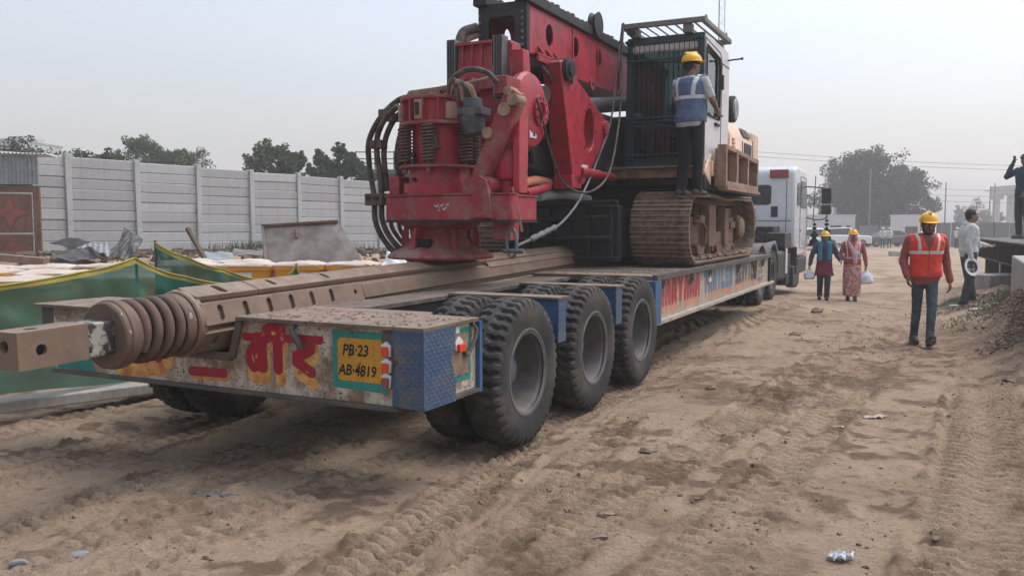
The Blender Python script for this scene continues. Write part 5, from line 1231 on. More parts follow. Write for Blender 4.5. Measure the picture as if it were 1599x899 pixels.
# --- cab
U0,U1,V0,V1,C0,C1 = -1.18,-.115,5.88,7.36,2.33,4.02
cabp = gp('cab_body',MB().box(U0,U1-.02,V1-.06,V1,C0,C1-.03).box(U0,U1-.02,V0+.05,V1,C0,C0+.10).box(U0,U0+.05,V0+.05,V1,C0,C1-.05),'cab_dark',bevel=.02)
gp('cab_roof',MB().prism([(V0+.02,C1-.05),(V0+.06,C1),(V1-.18,C1+.01),(V1-.02,C1-.08),(V1,C1-.2),(V0+.02,C1-.2)],'x',U0+.005,U1-.021),'cab_white',bevel=.03)
fr2 = [rrect(U0+.10,U1-.09,C0+.55,C1-.10,.04),rrect(U0+.10,U1-.09,C0+.10,C0+.50,.06)]
cfp = gp('cab_front_frame',MB().plate([(U0,C0),(U1,C0),(U1,C1),(U0+.03,C1)],fr2,'y',V0,V0+.06),'cab_dark',bevel=.008)
gp('windscreen',MB().box(U0+.09,U1-.08,V0+.07,V0+.076,C0+.52,C1-.08),'glass_dark',cfp); gp('lower_screen',MB().box(U0+.09,U1-.08,V0+.07,V0+.076,C0+.08,C0+.515),'glass_dark',cfp)
for k in range(13): gp('guard_bar',MB().cyl((U0+.13+k*.068,V0-.03,C0+.10),(U0+.145+k*.0665,V0-.03,C1-.08),.0055,n=6),'cab_dark',cfp)
for z in (C0+.15,C0+.58,C0+.63,C0+1.38): gp('guard_rail',MB().cyl((U0+.03,V0-.045,z),(U1-.05,V0-.045,z),.013,n=8),'cab_dark',cfp)
for z in (C0+.07,C1-.06): gp('guard_mount',MB().box(U0+.02,U0+.10,V0-.06,V0,z-.02,z+.02),'cab_dark',cfp); gp('guard_mount',MB().box(U1-.11,U1-.03,V0-.06,V0,z-.02,z+.02),'cab_dark',cfp)
gp('cab_seat',MB().box(U0+.30,U1-.35,6.75,7.2,2.75,2.95).box(U0+.30,U1-.35,7.05,7.2,2.95,3.65).box(U0+.38,U1-.43,7.06,7.16,3.66,3.85),'trouser_black',bevel=.04)
gp('console',MB().box(U0+.08,U0+.25,6.3,7.0,2.6,3.05).box(U1-.30,U1-.14,6.5,7.0,2.6,2.98),'motor_grey',bevel=.03)
gp('rear_window',MB().box(U0+.12,U1-.12,V1-.064,V1-.0605,3.05,3.86),'office_white',cabp)  # opaque white panel, painted bright in place of daylight through glass
# right side of the cab: white pillars and door round a glazed opening
sd = gp('cab_side',MB().plate([(V0+.03,C0+.02),(V1-.01,C0+.02),(V1-.01,C1-.14),(V1-.10,C1-.02),(V0+.03,C1-.005)],[[(V0+.12,C0+.66),(V0+.86,C0+.66),(V0+.90,C1-.30),(V0+.84,C1-.20),(V0+.14,C1-.14),(V0+.12,C1-.20)]],'x',U1-.045,U1),'cab_white',bevel=.006)
gp('door_seal',MB().tube([(U1+.002,a,b) for a,b in [(V0+.12,C0+.66),(V0+.86,C0+.66),(V0+.90,C1-.30),(V0+.84,C1-.20),(V0+.14,C1-.14),(V0+.12,C1-.20)]],.018,6,closed=True),'black_rubber',sd)
gp('door_seam',MB().tube([(U1+.001,a,b) for a,b in [(V0+.06,C0+.05),(V0+.96,C0+.05),(V0+1.0,C1-.26),(V0+.90,C1-.12),(V0+.06,C1-.06)]],.007,6,closed=True),'black_rubber',sd)
gp('door_glass',MB().box(U1-.03,U1-.024,V0+.1,V0+.91,C0+.64,C1-.12),'glass_dark',sd)
gp('door_handle',MB().box(U1+.0005,U1+.03,V0+.60,V0+.82,C0+.56,C0+.60),'black_rubber',sd,bevel=.006); gp('grab_rail',MB().tube(spline([(U1,V0+.55,C0+.72),(U1+.04,V0+.58,C0+.72),(U1+.04,V0+.9,C0+.72),(U1,V0+.93,C0+.72)],4),.012,6),'grey_steel',sd)
gp('hinge',MB().box(U1+.0005,U1+.03,V0+.955,V0+1.03,C1-.60,C1-.40),'black_rubber',sd,bevel=.006); gp('side_crease',MB().box(U1+.0005,U1+.006,V0+1.0,V1-.03,C1-.245,C1-.235),'black_rubber',sd)
gp('side_aerial',MB().cyl((U1,V1-.12,C1-.14),(U1+.20,V1-.12,C1-.13),.012,n=6).ell((U1+.2,V1-.12,C1-.13),.02,.02,.02),'black_rubber',sd)
# roof guard: frame and slats
rg = gp('roof_guard',MB().box(U0-.02,U1+.03,V0-.13,V0-.07,C1+.10,C1+.17).box(U0-.02,U0+.04,V0-.07,V1-.02,C1+.10,C1+.17).box(U1-.03,U1+.03,V0-.07,V1-.02,C1+.10,C1+.17).box(U0+.04,U1-.03,V1-.09,V1-.02,C1+.10,C1+.17),'roof_bar',bevel=.012)
for k in range(7): gp('guard_slat',MB().obox((U0+.15+k*.13,(V0+V1)/2-.05,C1+.13),.05,V1-V0-.06,.012,Matrix.Rotation(.45,3,'Y')),'roof_bar',rg)
for (a,b) in ((U0+.16,V0-.06),(U1-.20,V0-.06),(U0+.16,V1-.2),(U1-.12,V1-.2)): gp('guard_post',MB().box(a-.06,a+.06,b-.04,b+.06,C1-.01,C1+.099),'roof_bar',rg,bevel=.008)
for (a,b) in ((U1-.02,V0+.14),(U1-.02,V1-.16)): gp('eye_bolt',MB().tube([(a,b+.035*math.cos(t),C1+.205+.035*math.sin(t)) for t in [2*PI*k/12 for k in range(12)]],.009,6,closed=True),'roof_bar',rg)
gp('work_lamp',MB().cyl((U0+.12,V0-.16,C1+.05),(U0+.12,V0-.08,C1+.05),.05,n=14),'black_rubber',rg)
# --- engine house, counterweight and rack
hood = gp('engine_hood',MB().prism([(-.75,2.24),(-.10,2.24),(-.10,2.86),(-.20,3.07),(-.32,3.13),(-.75,3.13)],'y',7.38,9.1),'rig_orange',bevel=.03)
gp('engine_hood',MB().prism([(-3.15,2.24),(-.77,2.24),(-.77,3.05),(-3.0,3.05),(-3.15,2.9)],'y',8.6,9.1),'rig_orange',bevel=.03)
gp('counterweight',MB().prism([(-3.1,9.12),(-.12,9.12),(-.07,9.3),(-.10,9.62),(-.5,9.85),(-1.7,9.95),(-2.9,9.85),(-3.2,9.5)],'z',2.06,3.06),'rig_orange',bevel=.06,seg=3)
gp('hood_seam',MB().box(-.098,-.092,8.28,8.30,2.3,2.84),'black_rubber',hood); gp('hood_seam',MB().box(-.098,-.092,9.08,9.115,2.2,2.9),'black_rubber',hood)
for k in range(6): gp('vent_slat',MB().box(-.099,-.085,7.55,7.70,2.52+.055*k,2.545+.055*k),'side_orange',hood)
gp('vent_grille',MB().box(-.0985,-.09,8.42,8.98,2.56,2.82),'black_steel',hood); gp('vent_grille',MB().box(-.0985,-.09,8.42,8.98,2.28,2.40),'black_steel',hood)
tg = MB().add([(-.112,8.4,2.905),(-.19,8.4,3.05),(-.19,8.95,3.05),(-.112,8.95,2.905)],[(0,1,2,3)]); 
tg.v = [(p[0]+.012,p[1],p[2]+.006) for p in tg.v]; gp('top_grille',tg,'black_steel',hood,sharp=None)
for k in range(3): gp('grille_bar',MB().box(-.088,-.08,8.42,8.98,2.44+.035*k,2.455+.035*k),'rig_orange',hood)
V,F = text_mb('m',.20,.95,0,.006); decal('hood_emblem',[(7.98+a*.9,2.60+b*1.15) for a,b in V],F,'label_white',hood,lambda a,b: (-.0985,a,b))
gp('hood_notice',MB().box(-.0985,-.097,7.95,8.1,2.83,2.84),'label_white',hood)
gp('bottom_skirt',MB().box(-.9,-.105,5.95,9.7,2.02,2.20),'black_steel',bevel=.01); gp('side_beam',MB().box(-.70,-.06,6.2,9.4,2.20,2.40),'rig_orange',bevel=.015)
rk = gp('side_rack',MB().plate([(6.28,2.06),(8.58,2.06),(8.58,2.56),(6.28,2.62)],[[(6.36,2.14),(6.98,2.14),(6.98,2.55),(6.36,2.56)],[(7.08,2.14),(7.74,2.14),(7.74,2.52),(7.08,2.54)],[(7.84,2.14),(8.50,2.14),(8.50,2.49),(7.84,2.51)]],'x',-.02,.10),'rig_brown',bevel=.008)
gp('rack_back',MB().box(-.05,-.021,6.28,8.58,2.06,2.57),'rack_back',rk); gp('rack_sill',MB().box(.0,.13,6.26,8.6,2.02,2.058),'rig_brown',rk)
gp('frame_end',MB().prism([(5.9,2.24),(6.25,2.08),(6.28,2.5),(5.95,2.3)],'x',-.3,-.09),'rig_orange',bevel=.01)
gp('air_cleaner',MB().lathe([(0,-.0),(.19,-.0),(.205,.02),(.205,.30),(.19,.32),(.215,.34),(.215,.42),(.19,.44),(0,.44)],(-.80,9.0,3.42),'x',32),'black_rubber'); gp('cleaner_cap',MB().lathe([(0,0),(.17,0),(.15,.02),(0,.025)],(-.36,9.0,3.42),'x',28),'zinc')
gp('cleaner_stand',MB().cyl((-.58,9.0,3.02),(-.58,9.0,3.24),.13,n=16),'zinc_dark'); gp('exhaust',MB().cyl((-.9,8.6,3.04),(-.9,8.6,3.5),.06,n=14),'zinc_dark')

# ------------------------------------------------------------------ tractor truck in front of the trailer
tk = tthing('tractor_truck','white cab tractor unit with tall mirrors, coupled to the front of the trailer','truck',-1.7,15,0)
def kp2(name, mb, mat, parent=None, **k): return part(name,mb,mat,parent or tk,**k)
CR, CL, R0, R1_ = -.42, -2.95, 16.2, 18.4
cab = kp2('cab',MB().prism([(R0,.98),(R0,2.72),(R0+.10,2.88),(R0+.35,2.96),(R1_-.55,2.90),(R1_-.28,2.72),(R1_-.04,1.95),(R1_,1.3),(R1_,.75),(R0+.5,.75),(R0+.3,.98)],'x',CL,CR),'truck_white',bevel=.07,seg=3)
kp2('rear_window',MB().prism(rrect(-1.45,-.98,2.02,2.5,.08),'y',R0-.012,R0-.0005),'window_dark',cab); kp2('rear_lamp',MB().box(-1.02,-.58,R0-.05,R0-.001,2.66,2.86),'lamp_dull',cab,bevel=.02)
kp2('cab_vent',MB().box(-.98,-.82,R0-.012,R0-.0005,1.72,1.98),'truck_black',cab,bevel=.005); kp2('panel_seam',MB().box(CL+.1,CR-.1,R0-.006,R0-.0005,1.62,1.64),'fender_grey',cab); kp2('panel_seam',MB().box(-.63,-.615,R0-.006,R0-.0005,1.2,2.6),'fender_grey',cab); kp2('panel_seam',MB().box(CL+.1,CR-.1,R0-.006,R0-.0005,1.16,1.18),'fender_grey',cab)
kp2('side_window',MB().prism([(R0+.95,1.95),(R1_-.18,1.95),(R1_-.42,2.62),(R0+.95,2.62)],'x',CR+.0005,CR+.012),'window_dark',cab); kp2('quarter_window',MB().prism(rrect(R0+.3,R0+.75,2.0,2.55,.06),'x',CR+.0005,CR+.012),'window_dark',cab)
kp2('door_seam',MB().tube([(CR+.003,a,b) for a,b in [(R0+.85,.95),(R1_-.1,.95),(R1_-.1,1.9),(R1_-.4,2.72),(R0+.85,2.72)]],.008,5,closed=True),'fender_grey',cab)
kp2('cab_step',MB().box(CR-.3,CR+.02,R0+.55,R1_-.15,.32,.72),'truck_black',cab,bevel=.03); kp2('marker_lamp',MB().box(CR+.001,CR+.015,R0+.9,R0+1.05,1.35,1.42),'side_orange',cab)
kp2('mud_flap',MB().box(CR-.45,CR+.05,R0+.1,R0+.14,.35,1.0),'truck_black')
for (a,b) in ((-2.25,-2.12),(-1.3,-1.17)): kp2('chassis_rail',MB().box(a,b,11.2,18,.78,1.0),'truck_black')
kp2('fifth_wheel',MB().cyl((-1.7,12.6,1.0),(-1.7,12.6,1.08),.5,n=24),'truck_black'); kp2('rear_equipment',MB().box(-2.7,-.75,15.3,16.1,.95,1.5),'truck_black',bevel=.02); kp2('engine_bay',MB().box(-2.6,-.8,16.0,17.5,.7,1.0),'truck_black')
kp2('air_tank',MB().cyl((-.95,14.9,.98),(-.62,14.9,1.06),.12,n=16),'zinc'); kp2('battery_box',MB().box(-.85,-.45,15.0,15.9,1.0,1.36),'truck_black',bevel=.03)
kp2('air_hose',MB().tube(spline([(-1.2,15.3,1.9),(-1.1,14.9,1.5),(-1.15,14.4,1.3),(-1.3,14.0,1.15)],6),.03,8),'hose')
for v in (11.75,13.1):
    for (u,sd_) in ((-.52,1),(-.88,-1),(-2.5,1),(-2.86,-1)): add_wheel(tk,u,v,.50,sd_)
    for uu in (-.72,-2.66):
        mb = MB(); n_ = 12
        for k in range(n_):
            a0 = PI*(.02+.96*k/n_); a1 = PI*(.02+.96*(k+1)/n_); rr = .62
            mb.add([(uu-.34,v+rr*math.cos(a0),.52+rr*math.sin(a0)),(uu+.34,v+rr*math.cos(a0),.52+rr*math.sin(a0)),(uu+.34,v+rr*math.cos(a1),.52+rr*math.sin(a1)),(uu-.34,v+rr*math.cos(a1),.52+rr*math.sin(a1)),
                    (uu-.34,v+(rr+.02)*math.cos(a0),.52+(rr+.02)*math.sin(a0)),(uu+.34,v+(rr+.02)*math.cos(a0),.52+(rr+.02)*math.sin(a0)),(uu+.34,v+(rr+.02)*math.cos(a1),.52+(rr+.02)*math.sin(a1)),(uu-.34,v+(rr+.02)*math.cos(a1),.52+(rr+.02)*math.sin(a1))],[(0,1,2,3),(7,6,5,4),(0,3,7,4),(1,5,6,2),(0,4,5,1),(3,2,6,7)])
        kp2('fender',mb,'fender_grey')
for (u,sd_) in ((-.62,1),(-2.76,-1)): add_wheel(tk,u,17.3,.45,sd_,s=.96)
kp2('fuel_tank',MB().box(-.95,-.46,14.1,15.3,.28,.95),'truck_black',bevel=.08); kp2('tank_strap',MB().box(-.458,-.44,15.1,15.36,.42,1.0),'truck_white'); kp2('tool_box',MB().box(-.9,-.48,15.45,16.1,.12,.85),'truck_black',bevel=.03)
kp2('under_guard',MB().box(-.55,-.40,16.0,17.0,.05,.55),'truck_black',bevel=.03)
ma = kp2('mirror_arm',MB().tube(spline([(CR,R1_-.2,2.52),(CR+.2,R1_-.1,2.50),(CR+.48,R1_-.1,2.46),(CR+.50,R1_-.1,2.3)],5),.018,6).tube(spline([(CR,R1_-.2,1.72),(CR+.25,R1_-.1,1.66),(CR+.48,R1_-.1,1.72),(CR+.50,R1_-.1,2.0)],5),.016,6),'truck_black')
kp2('mirror',MB().box(CR+.36,CR+.60,R1_-.17,R1_-.05,2.08,2.48),'truck_black',ma,bevel=.03); kp2('mirror',MB().box(CR+.36,CR+.60,R1_-.17,R1_-.05,1.80,2.04),'truck_black',ma,bevel=.03); kp2('aerial',MB().cyl((CR+.16,R1_-.1,1.6),(CR+.20,R1_-.1,2.8),.012,n=6),'truck_black',ma)
for k,(du,zt,lab) in enumerate(((.20,1.72,'black tassel charm hanging nearest the white truck cab door'),(.50,1.82,'black tassel charm hanging right below the truck mirrors'))):
    ts = MB(); ts.cyl((0,0,0),(0,0,-.62),.008,n=6); rr = random.Random(k)
    for z,s in ((-.12,.05),(-.22,.06),(-.32,.05),(-.40,.10),(-.50,.07),(-.58,.13)): ts.ell((0,0,z),s,s,s*.7,nu=10,nv=6)
    for j in range(10): ts.cap((0,0,-.58),(.16*math.cos(j*.63),.16*math.sin(j*.63),-.66-.03*rr.random()),.03,.012,6)
    p_ = T(CR+du,R1_-.1,zt-.06); solid('tassel',ts,'tassel',lab,'tassel',p_,group='tassels under the truck mirror arm')
# ------------------------------------------------------------------ people
def rot_yp(yaw, pitch, roll=0.): return Matrix.Rotation(yaw,3,'Z')@Matrix.Rotation(-pitch,3,'X')@Matrix.Rotation(roll,3,'Y')
BASE = dict(pel=(0,0,.94),chest=(0,.0,1.27),neck=(0,-.005,1.44),head=(0,.012,1.575),
            shR=(.185,-.01,1.385),elR=(.235,-.03,1.10),wrR=(.245,.06,.86),shL=(-.185,-.01,1.385),elL=(-.235,-.03,1.10),wrL=(-.245,.06,.86),
            hipR=(.088,0,.90),knR=(.095,.02,.49),anR=(.10,-.03,.085),hipL=(-.088,0,.90),knL=(-.095,.02,.49),anL=(-.10,-.03,.085))
def hand_prims(mb, wr, d, side, curl, n=8):
    """palm, four unequal bent fingers and a thumb; d is the direction of the hand"""
    d = Vector(d).normalized(); fwd = Vector((0,1,0)); fwd = (fwd-d*fwd.dot(d)); fwd = fwd.normalized() if fwd.length > .1 else Vector((1,0,0))
    inw = Vector((-side,0,0)); inw = (inw-d*inw.dot(d)-fwd*inw.dot(fwd)); inw = inw.normalized() if inw.length > .1 else d.cross(fwd)
    wr = Vector(wr)
    for o in (-.026,-.009,.009,.026): mb.cap(wr+d*.012+fwd*o*.7,wr+d*.085+fwd*o,.014,.0135,n)
    for o,L in ((.029,.068),(.010,.078),(-.010,.072),(-.028,.056)):
        a = wr+d*.085+fwd*o; d1 = (d*math.cos(curl*.5)+inw*math.sin(curl*.5)); b = a+d1*L*.5; d2 = d*math.cos(curl*1.25)+inw*math.sin(curl*1.25); c = b+d2*L*.5
        mb.cap(a,b,.0098,.009,n); mb.cap(b,c,.009,.0075,n)
    a = wr+d*.028+fwd*.028; b = a+(d*.7+fwd*.6+inw*.25).normalized()*.042; c = b+(d*.9+fwd*.15+inw*.35).normalized()*.032
    mb.cap(a,b,.014,.0105,n); mb.cap(b,c,.0105,.0085,n)
def seclerp(J, z):
    """spine centre at standing height z"""
    P = [J['pel'],J['chest'],J['neck']]; 
    for a,b in ((0,1),(1,2)):
        if z <= P[b][2] or b == 2:
            t = (z-P[a][2])/(P[b][2]-P[a][2]); return (P[a][0]+(P[b][0]-P[a][0])*t, P[a][1]+(P[b][1]-P[a][1])*t)
TORSO = [(.80,.135,.095),(.88,.165,.112),(.96,.168,.115),(1.06,.150,.105),(1.16,.158,.112),(1.27,.178,.120),(1.36,.182,.110),(1.405,.140,.088),(1.44,.075,.065)]
def torso(mb, J, z0, z1, inf, belly=0.):
    S = [(z,rx,ry) for z,rx,ry in TORSO]; out = []
    zs = sorted(set([z0,z1]+[z for z,_,_ in S if z0 < z < z1]))
    for z in zs:
        for (a,b) in zip(S[:-1],S[1:]):
            if a[0] <= z <= b[0] or (z > S[-1][0] and b is S[-1]) or (z < S[0][0] and a is S[0]):
                t = (z-a[0])/(b[0]-a[0]); t = min(max(t,0),1); rx = a[1]+(b[1]-a[1])*t; ry = a[2]+(b[2]-a[2])*t; break
        cx,cy = seclerp(J,z); out.append((cx,cy,z,rx+inf,ry+inf+belly*max(0,1-abs(z-1.05)/.2)))
    mb.loft(out,22,2.3)
def person(label, loc, rz, h, pose, wear, group=None, skin='skin', vox=.007, look=(0,0), curl=(.7,.7), beard=False, feet=True, detail=True):
    J = dict(BASE); J.update(pose); s = h/1.72
    t = thing('person',label,'person',loc,rz,group); t.scale = (s,s,s)
    V_ = lambda k: Vector(J[k])
    b = MB(); torso(b,J,.84,1.44,0)
    for S_ in 'RL':
        sg = 1 if S_ == 'R' else -1
        b.cap(V_('hip'+S_),V_('kn'+S_),.082,.056); b.cap(V_('kn'+S_),V_('an'+S_),.054,.036)
        b.cap(V_('sh'+S_),V_('el'+S_),.050,.040); b.cap(V_('el'+S_),V_('wr'+S_),.039,.026)
        d = J.get('hd'+S_); d = Vector(d) if d else (V_('wr'+S_)-V_('el'+S_))
        hand_prims(b,J['wr'+S_],d,sg,curl[0 if S_=='R' else 1])
        b.cap(V_('an'+S_),V_('an'+S_)+Vector((0,.11,-.045)),.036,.03)
    hc = V_('head'); rm = rot_yp(look[0],look[1])
    def hp(x,y,z): return hc+rm@Vector((x,y,z))
    b.cap(V_('neck')-Vector((0,0,.03)),hc+rm@Vector((0,-.02,-.04)),.058,.052)
    b.ell(hp(0,-.012,.035),.074,.094,.090,rm,18,12); b.ell(hp(0,.018,-.035),.058,.068,.082,rm,16,10); b.ell(hp(0,.052,-.088),.030,.026,.022,rm)
    b.cap(hp(0,.082,.018),hp(0,.102,-.022),.010,.015); b.ell(hp(0,.098,-.028),.018,.012,.010,rm)
    b.cap(hp(-.034,.078,.030),hp(.034,.078,.030),.012,.012); b.cap(hp(-.020,.086,-.058),hp(.020,.086,-.058),.008,.008); b.cap(hp(-.016,.083,-.070),hp(.016,.083,-.070),.008,.008)
    for sg in (-1,1): b.ell(hp(.078*sg,-.012,-.005),.010,.022,.034,rm); b.ell(hp(.040*sg,.062,-.022),.018,.018,.016,rm)
    blob('body',b,skin,t,vox,3)
    if detail:
        for sg in (-1,1):
            e = part('eye',MB().ell(hp(.031*sg,.078,.010),.0125,.0125,.009,rm,10,6),'eye',t,sharp=180); part('pupil',MB().ell(hp(.031*sg,.0895,.009),.0055,.003,.0055,rm,8,5),'hair',e,sharp=180)
    if beard:
        m_ = MB(); m_.ell(hp(0,.030,-.088),.060,.056,.042,rm,14,9); m_.cap(hp(-.024,.090,-.046),hp(.024,.090,-.046),.009,.009); m_.cap(hp(.058,.0,-.02),hp(.055,.03,-.07),.016,.02); m_.cap(hp(-.058,.0,-.02),hp(-.055,.03,-.07),.016,.02); blob('beard',m_,'hair',t,max(vox,.007),2)
    for kind,mat,*o in wear:
        m_ = MB(); fold = .024
        if kind == 'trousers':
            w = o[0] if o else 1.
            torso(m_,J,.82,1.0,.012)
            for S_ in 'RL':
                m_.cap(V_('hip'+S_)-Vector((0,0,.0)),V_('kn'+S_),.094*w,.068*w); m_.cap(V_('kn'+S_),V_('an'+S_)+Vector((0,.0,.0)),.067*w,.055*w)
            fold = .010
        elif kind in ('shirt','tee'):
            torso(m_,J,o[0] if o else .82,1.45,.018)
            for S_ in 'RL':
                m_.cap(V_('sh'+S_)+Vector((0,0,-.005)),V_('el'+S_) if kind == 'shirt' else V_('sh'+S_).lerp(V_('el'+S_),.72),.068,.056)
                if kind == 'shirt': m_.cap(V_('el'+S_),V_('el'+S_).lerp(V_('wr'+S_),.96),.056,.043)
        elif kind == 'vest':
            torso(m_,J,o[0] if o else .93,1.425,.036)
            for S_ in 'RL': m_.cap(V_('neck')+Vector((.05 if S_=='R' else -.05,0,-.02)),V_('sh'+S_)+Vector((0,0,.012)),.052,.058)
            fold = .018
        elif kind == 'kurta':
            cx,cy = J['pel'][:2]; m_.loft([(cx,cy,o[0],.25,.19),(cx,cy,.72,.215,.165),(cx,cy,.9,.19,.14),(0,0,1.06,.172,.128),(0,0,1.2,.18,.135),(0,0,1.36,.19,.125),(0,0,1.43,.09,.08)],22)
        elif kind == 'jacket':
            torso(m_,J,o[0] if o else .95,1.45,.032)
            for S_ in 'RL': m_.cap(V_('sh'+S_),V_('el'+S_),.078,.064); m_.cap(V_('el'+S_),V_('wr'+S_),.064,.050)
        elif kind == 'skirt':
            ax = (J['anR'][0]+J['anL'][0])/2; ay = (J['anR'][1]+J['anL'][1])/2
            m_.loft([(ax,ay,.13,.20,.17),(ax*.7,ay*.7,.35,.205,.17),(0,0,.65,.215,.165),(0,0,.88,.20,.15),(0,0,1.0,.17,.13)],24); fold = .03
        elif kind == 'headscarf':
            m_.ell(hp(0,-.022,.02),.098,.108,.115,rm,16,10); m_.cap(hp(.075,-.01,-.02),hp(.085,.0,-.13),.040,.05); m_.cap(hp(-.075,-.01,-.02),hp(-.085,.0,-.13),.040,.05); m_.cap(hp(0,-.07,-.03),hp(0,-.07,-.18),.07,.08)
            m_.cap((.09,.10,1.41),(-.02,.165,1.16),.045,.055); m_.cap((-.09,.10,1.41),(-.04,.165,1.2),.045,.05); m_.cap((-.03,.168,1.18),(-.05,.19,.95),.058,.05)
        elif kind == 'shawl':
            for a,b_ in (((.10,.10,1.43),(.12,.15,1.02)),((-.10,.10,1.43),(-.10,.155,1.05))): m_.cap(a,b_,.055,.055)
            m_.cap((.12,-.08,1.42),(-.12,-.08,1.42),.07,.07)
            m_.ell(hp(0,-.03,.0),.098,.10,.115,rm,14,9); m_.cap(hp(0,-.06,-.05),hp(0,-.06,-.2),.075,.09)
        elif kind == 'neck_scarf':
            m_.cap((.10,-.02,1.42),(0,-.08,1.46),.045,.05); m_.cap((-.10,-.02,1.42),(0,-.08,1.46),.045,.05); m_.cap((.10,.02,1.42),(.085,.145,1.05),.045,.040); m_.cap((-.10,.02,1.42),(-.08,.145,1.12),.045,.040)
        elif kind == 'helmet':
            mb = MB(); P = []
            for j in range(9):
                a = PI/2*j/8
                P.append((.118*math.cos(a)*(1.0 if j else 1.02)+.0005,.112*math.sin(a)))
            mb.lathe([(P[0][0]-.006,-.004)]+P,n=28)
            mb.v = [(p[0]*.95,p[1]*1.12,p[2]) for p in mb.v]
            mb.cap((0,-.085,.088),(0,.07,.100),.022,.022,8)
            mb.ell((0,.125,-.004),.088,.072,.010,None,18,6); mb.lathe([(.110,-.008),(.122,-.012),(.124,-.004),(.112,.004)],n=28,closed=True)
            mb.v = [tuple(hc+rm@(Vector(p)+Vector((0,-.010,.058)))) for p in mb.v]
            hm = part('helmet',mb,mat,t,sharp=60)
            part('helmet_band',MB().tube([tuple(hp(.085*math.cos(a),.098*math.sin(a)-.01,.028)) for a in [2*PI*k/20 for k in range(20)]],.009,6,closed=True),'hair',hm); continue
        elif kind == 'hair':
            m_.ell(hp(0,-.022,.048),.083,.098,.092,rm,16,10); m_.ell(hp(0,-.065,-.005),.066,.05,.06,rm); fold = .01
        elif kind == 'cap':
            m_.ell(hp(0,-.015,.052),.092,.108,.085,rm,16,10); m_.ell(hp(0,.09,.055),.06,.055,.012,rm)
        elif kind == 'shoes':
            for S_ in 'RL':
                a = V_('an'+S_); pt_ = J.get('pitch'+S_,0.); q = Matrix.Rotation(pt_,3,'X')
                mb = MB(); mb.cap((0,-.055,-.030),(0,.02,-.025),.045,.050); mb.cap((0,.02,-.03),(0,.155,-.040),.048,.040); mb.cap((0,0,0),(0,-.01,.03),.046,.046)
                mb.v = [tuple(a+q@Vector((p[0],p[1],max(p[2],-.068)))) for p in mb.v]
                sh_ = blob('shoe',mb,mat,t,max(vox,.008),2)
                so = MB().loft([(0,.045,-.083,.048,.145),(0,.045,-.064,.050,.150)],20,2.6); so.v = [tuple(a+q@Vector(p)) for p in so.v]; part('sole',so,'shoe_sole',sh_)
            continue
        elif kind == 'waist_cloth':
            torso(m_,J,o[0],o[1],.024)
        elif kind == 'chest_cloth':
            m_.ell((-.09,.165,1.13),.085,.03,.10)
        blob(kind,m_,mat,t,max(vox,.009),4,fold)
    return t
# man in the orange vest walking towards the camera, looking down
x,y = 5.29,10.89
person('bearded man in yellow helmet, orange vest and jeans, walking with head bowed',(x,y,gz(x,y)+.0),PI-.22,1.705,
       dict(pel=(0,.0,.935),chest=(0,.02,1.265),neck=(0,.045,1.435),head=(0,.085,1.56),elR=(.255,-.06,1.11),wrR=(.235,.10,.90),hdR=(-.1,.45,-1),shR=(.192,0,1.38),shL=(-.192,0,1.38),
            elL=(-.265,-.09,1.10),wrL=(-.315,-.05,.84),hdL=(0,.1,-1),
            hipR=(.082,0,.90),knR=(.085,.0,.50),anR=(.075,-.16,.105),hipL=(-.082,0,.90),knL=(-.06,.14,.50),anL=(-.03,.22,.125),pitchL=.42,pitchR=-.12),
       [('trousers','denim',.9),('shirt','shirt_red',.80),('vest','vest_orange',.90),('helmet','helmet_yellow'),('hair','hair'),('shoes','shoe_dark')],skin='skin_dark',vox=.0065,look=(0,.14),beard=True)
x,y = 6.88,18.75
w1 = person('woman in yellow helmet, dark jacket and teal shawl, carrying a small bag',(x,y,gz(x,y)),PI-.30,1.50,
       dict(elR=(.30,.0,1.12),wrR=(.34,.05,.90),elL=(-.30,.02,1.13),wrL=(-.36,.16,1.02),anR=(.09,-.12,.10),knR=(.09,.04,.5),anL=(-.07,.16,.09),knL=(-.08,.12,.5),pitchR=-.2),
       [('trousers','trouser_dark',1.15),('kurta','cloth_maroon',.62),('jacket','shirt_navy',1.0),('shawl','cloth_teal'),('helmet','helmet_yellow'),('shoes','shoe_dark')],skin='skin_dark',vox=.011,look=(0,.1))
x2,y2 = 7.52,18.8
w2 = person('woman in yellow helmet, pink head scarf, rust vest and long patterned sari',(x2,y2,gz(x2,y2)),PI-.32,1.56,
       dict(elL=(-.27,-.02,1.12),wrL=(-.31,.02,.88),hdL=(0,0,-1),elR=(.27,.02,1.13),wrR=(.20,.17,1.02),anR=(.08,-.1,.085),anL=(-.07,.12,.085)),
       [('shirt','shirt_red',.9),('skirt','sari'),('vest','vest_rust',.82),('headscarf','cloth_pink'),('chest_cloth','cloth_check'),('helmet','helmet_yellow'),('shoes','shoe_dark')],skin='skin_dark',vox=.011,look=(0,.05))
def bag(label, p, s, seed):
    r = random.Random(seed); mb = MB()
    mb.loft([(0,0,-.26*s,.09*s,.06*s),(.01,0,-.22*s,.13*s,.09*s),(0,.01,-.12*s,.12*s,.08*s),(0,0,-.05*s,.05*s,.035*s),(0,0,0,.018*s,.014*s)],18,2.)
    mb.v = [(a+r.uniform(-.008,.008),b+r.uniform(-.008,.008),c+r.uniform(-.006,.006)) for a,b,c in mb.v]
    t = thing('carrier_bag',label,'bag',p); part('bag_body',mb,'bag_plastic',t,sharp=25)
    part('bag_handle',MB().tube([(.02*s*math.cos(a),.01*s,.03*s+.04*s*math.sin(a)) for a in [2*PI*k/14 for k in range(14)]],.008*s,6,closed=True),'bag_plastic',t)
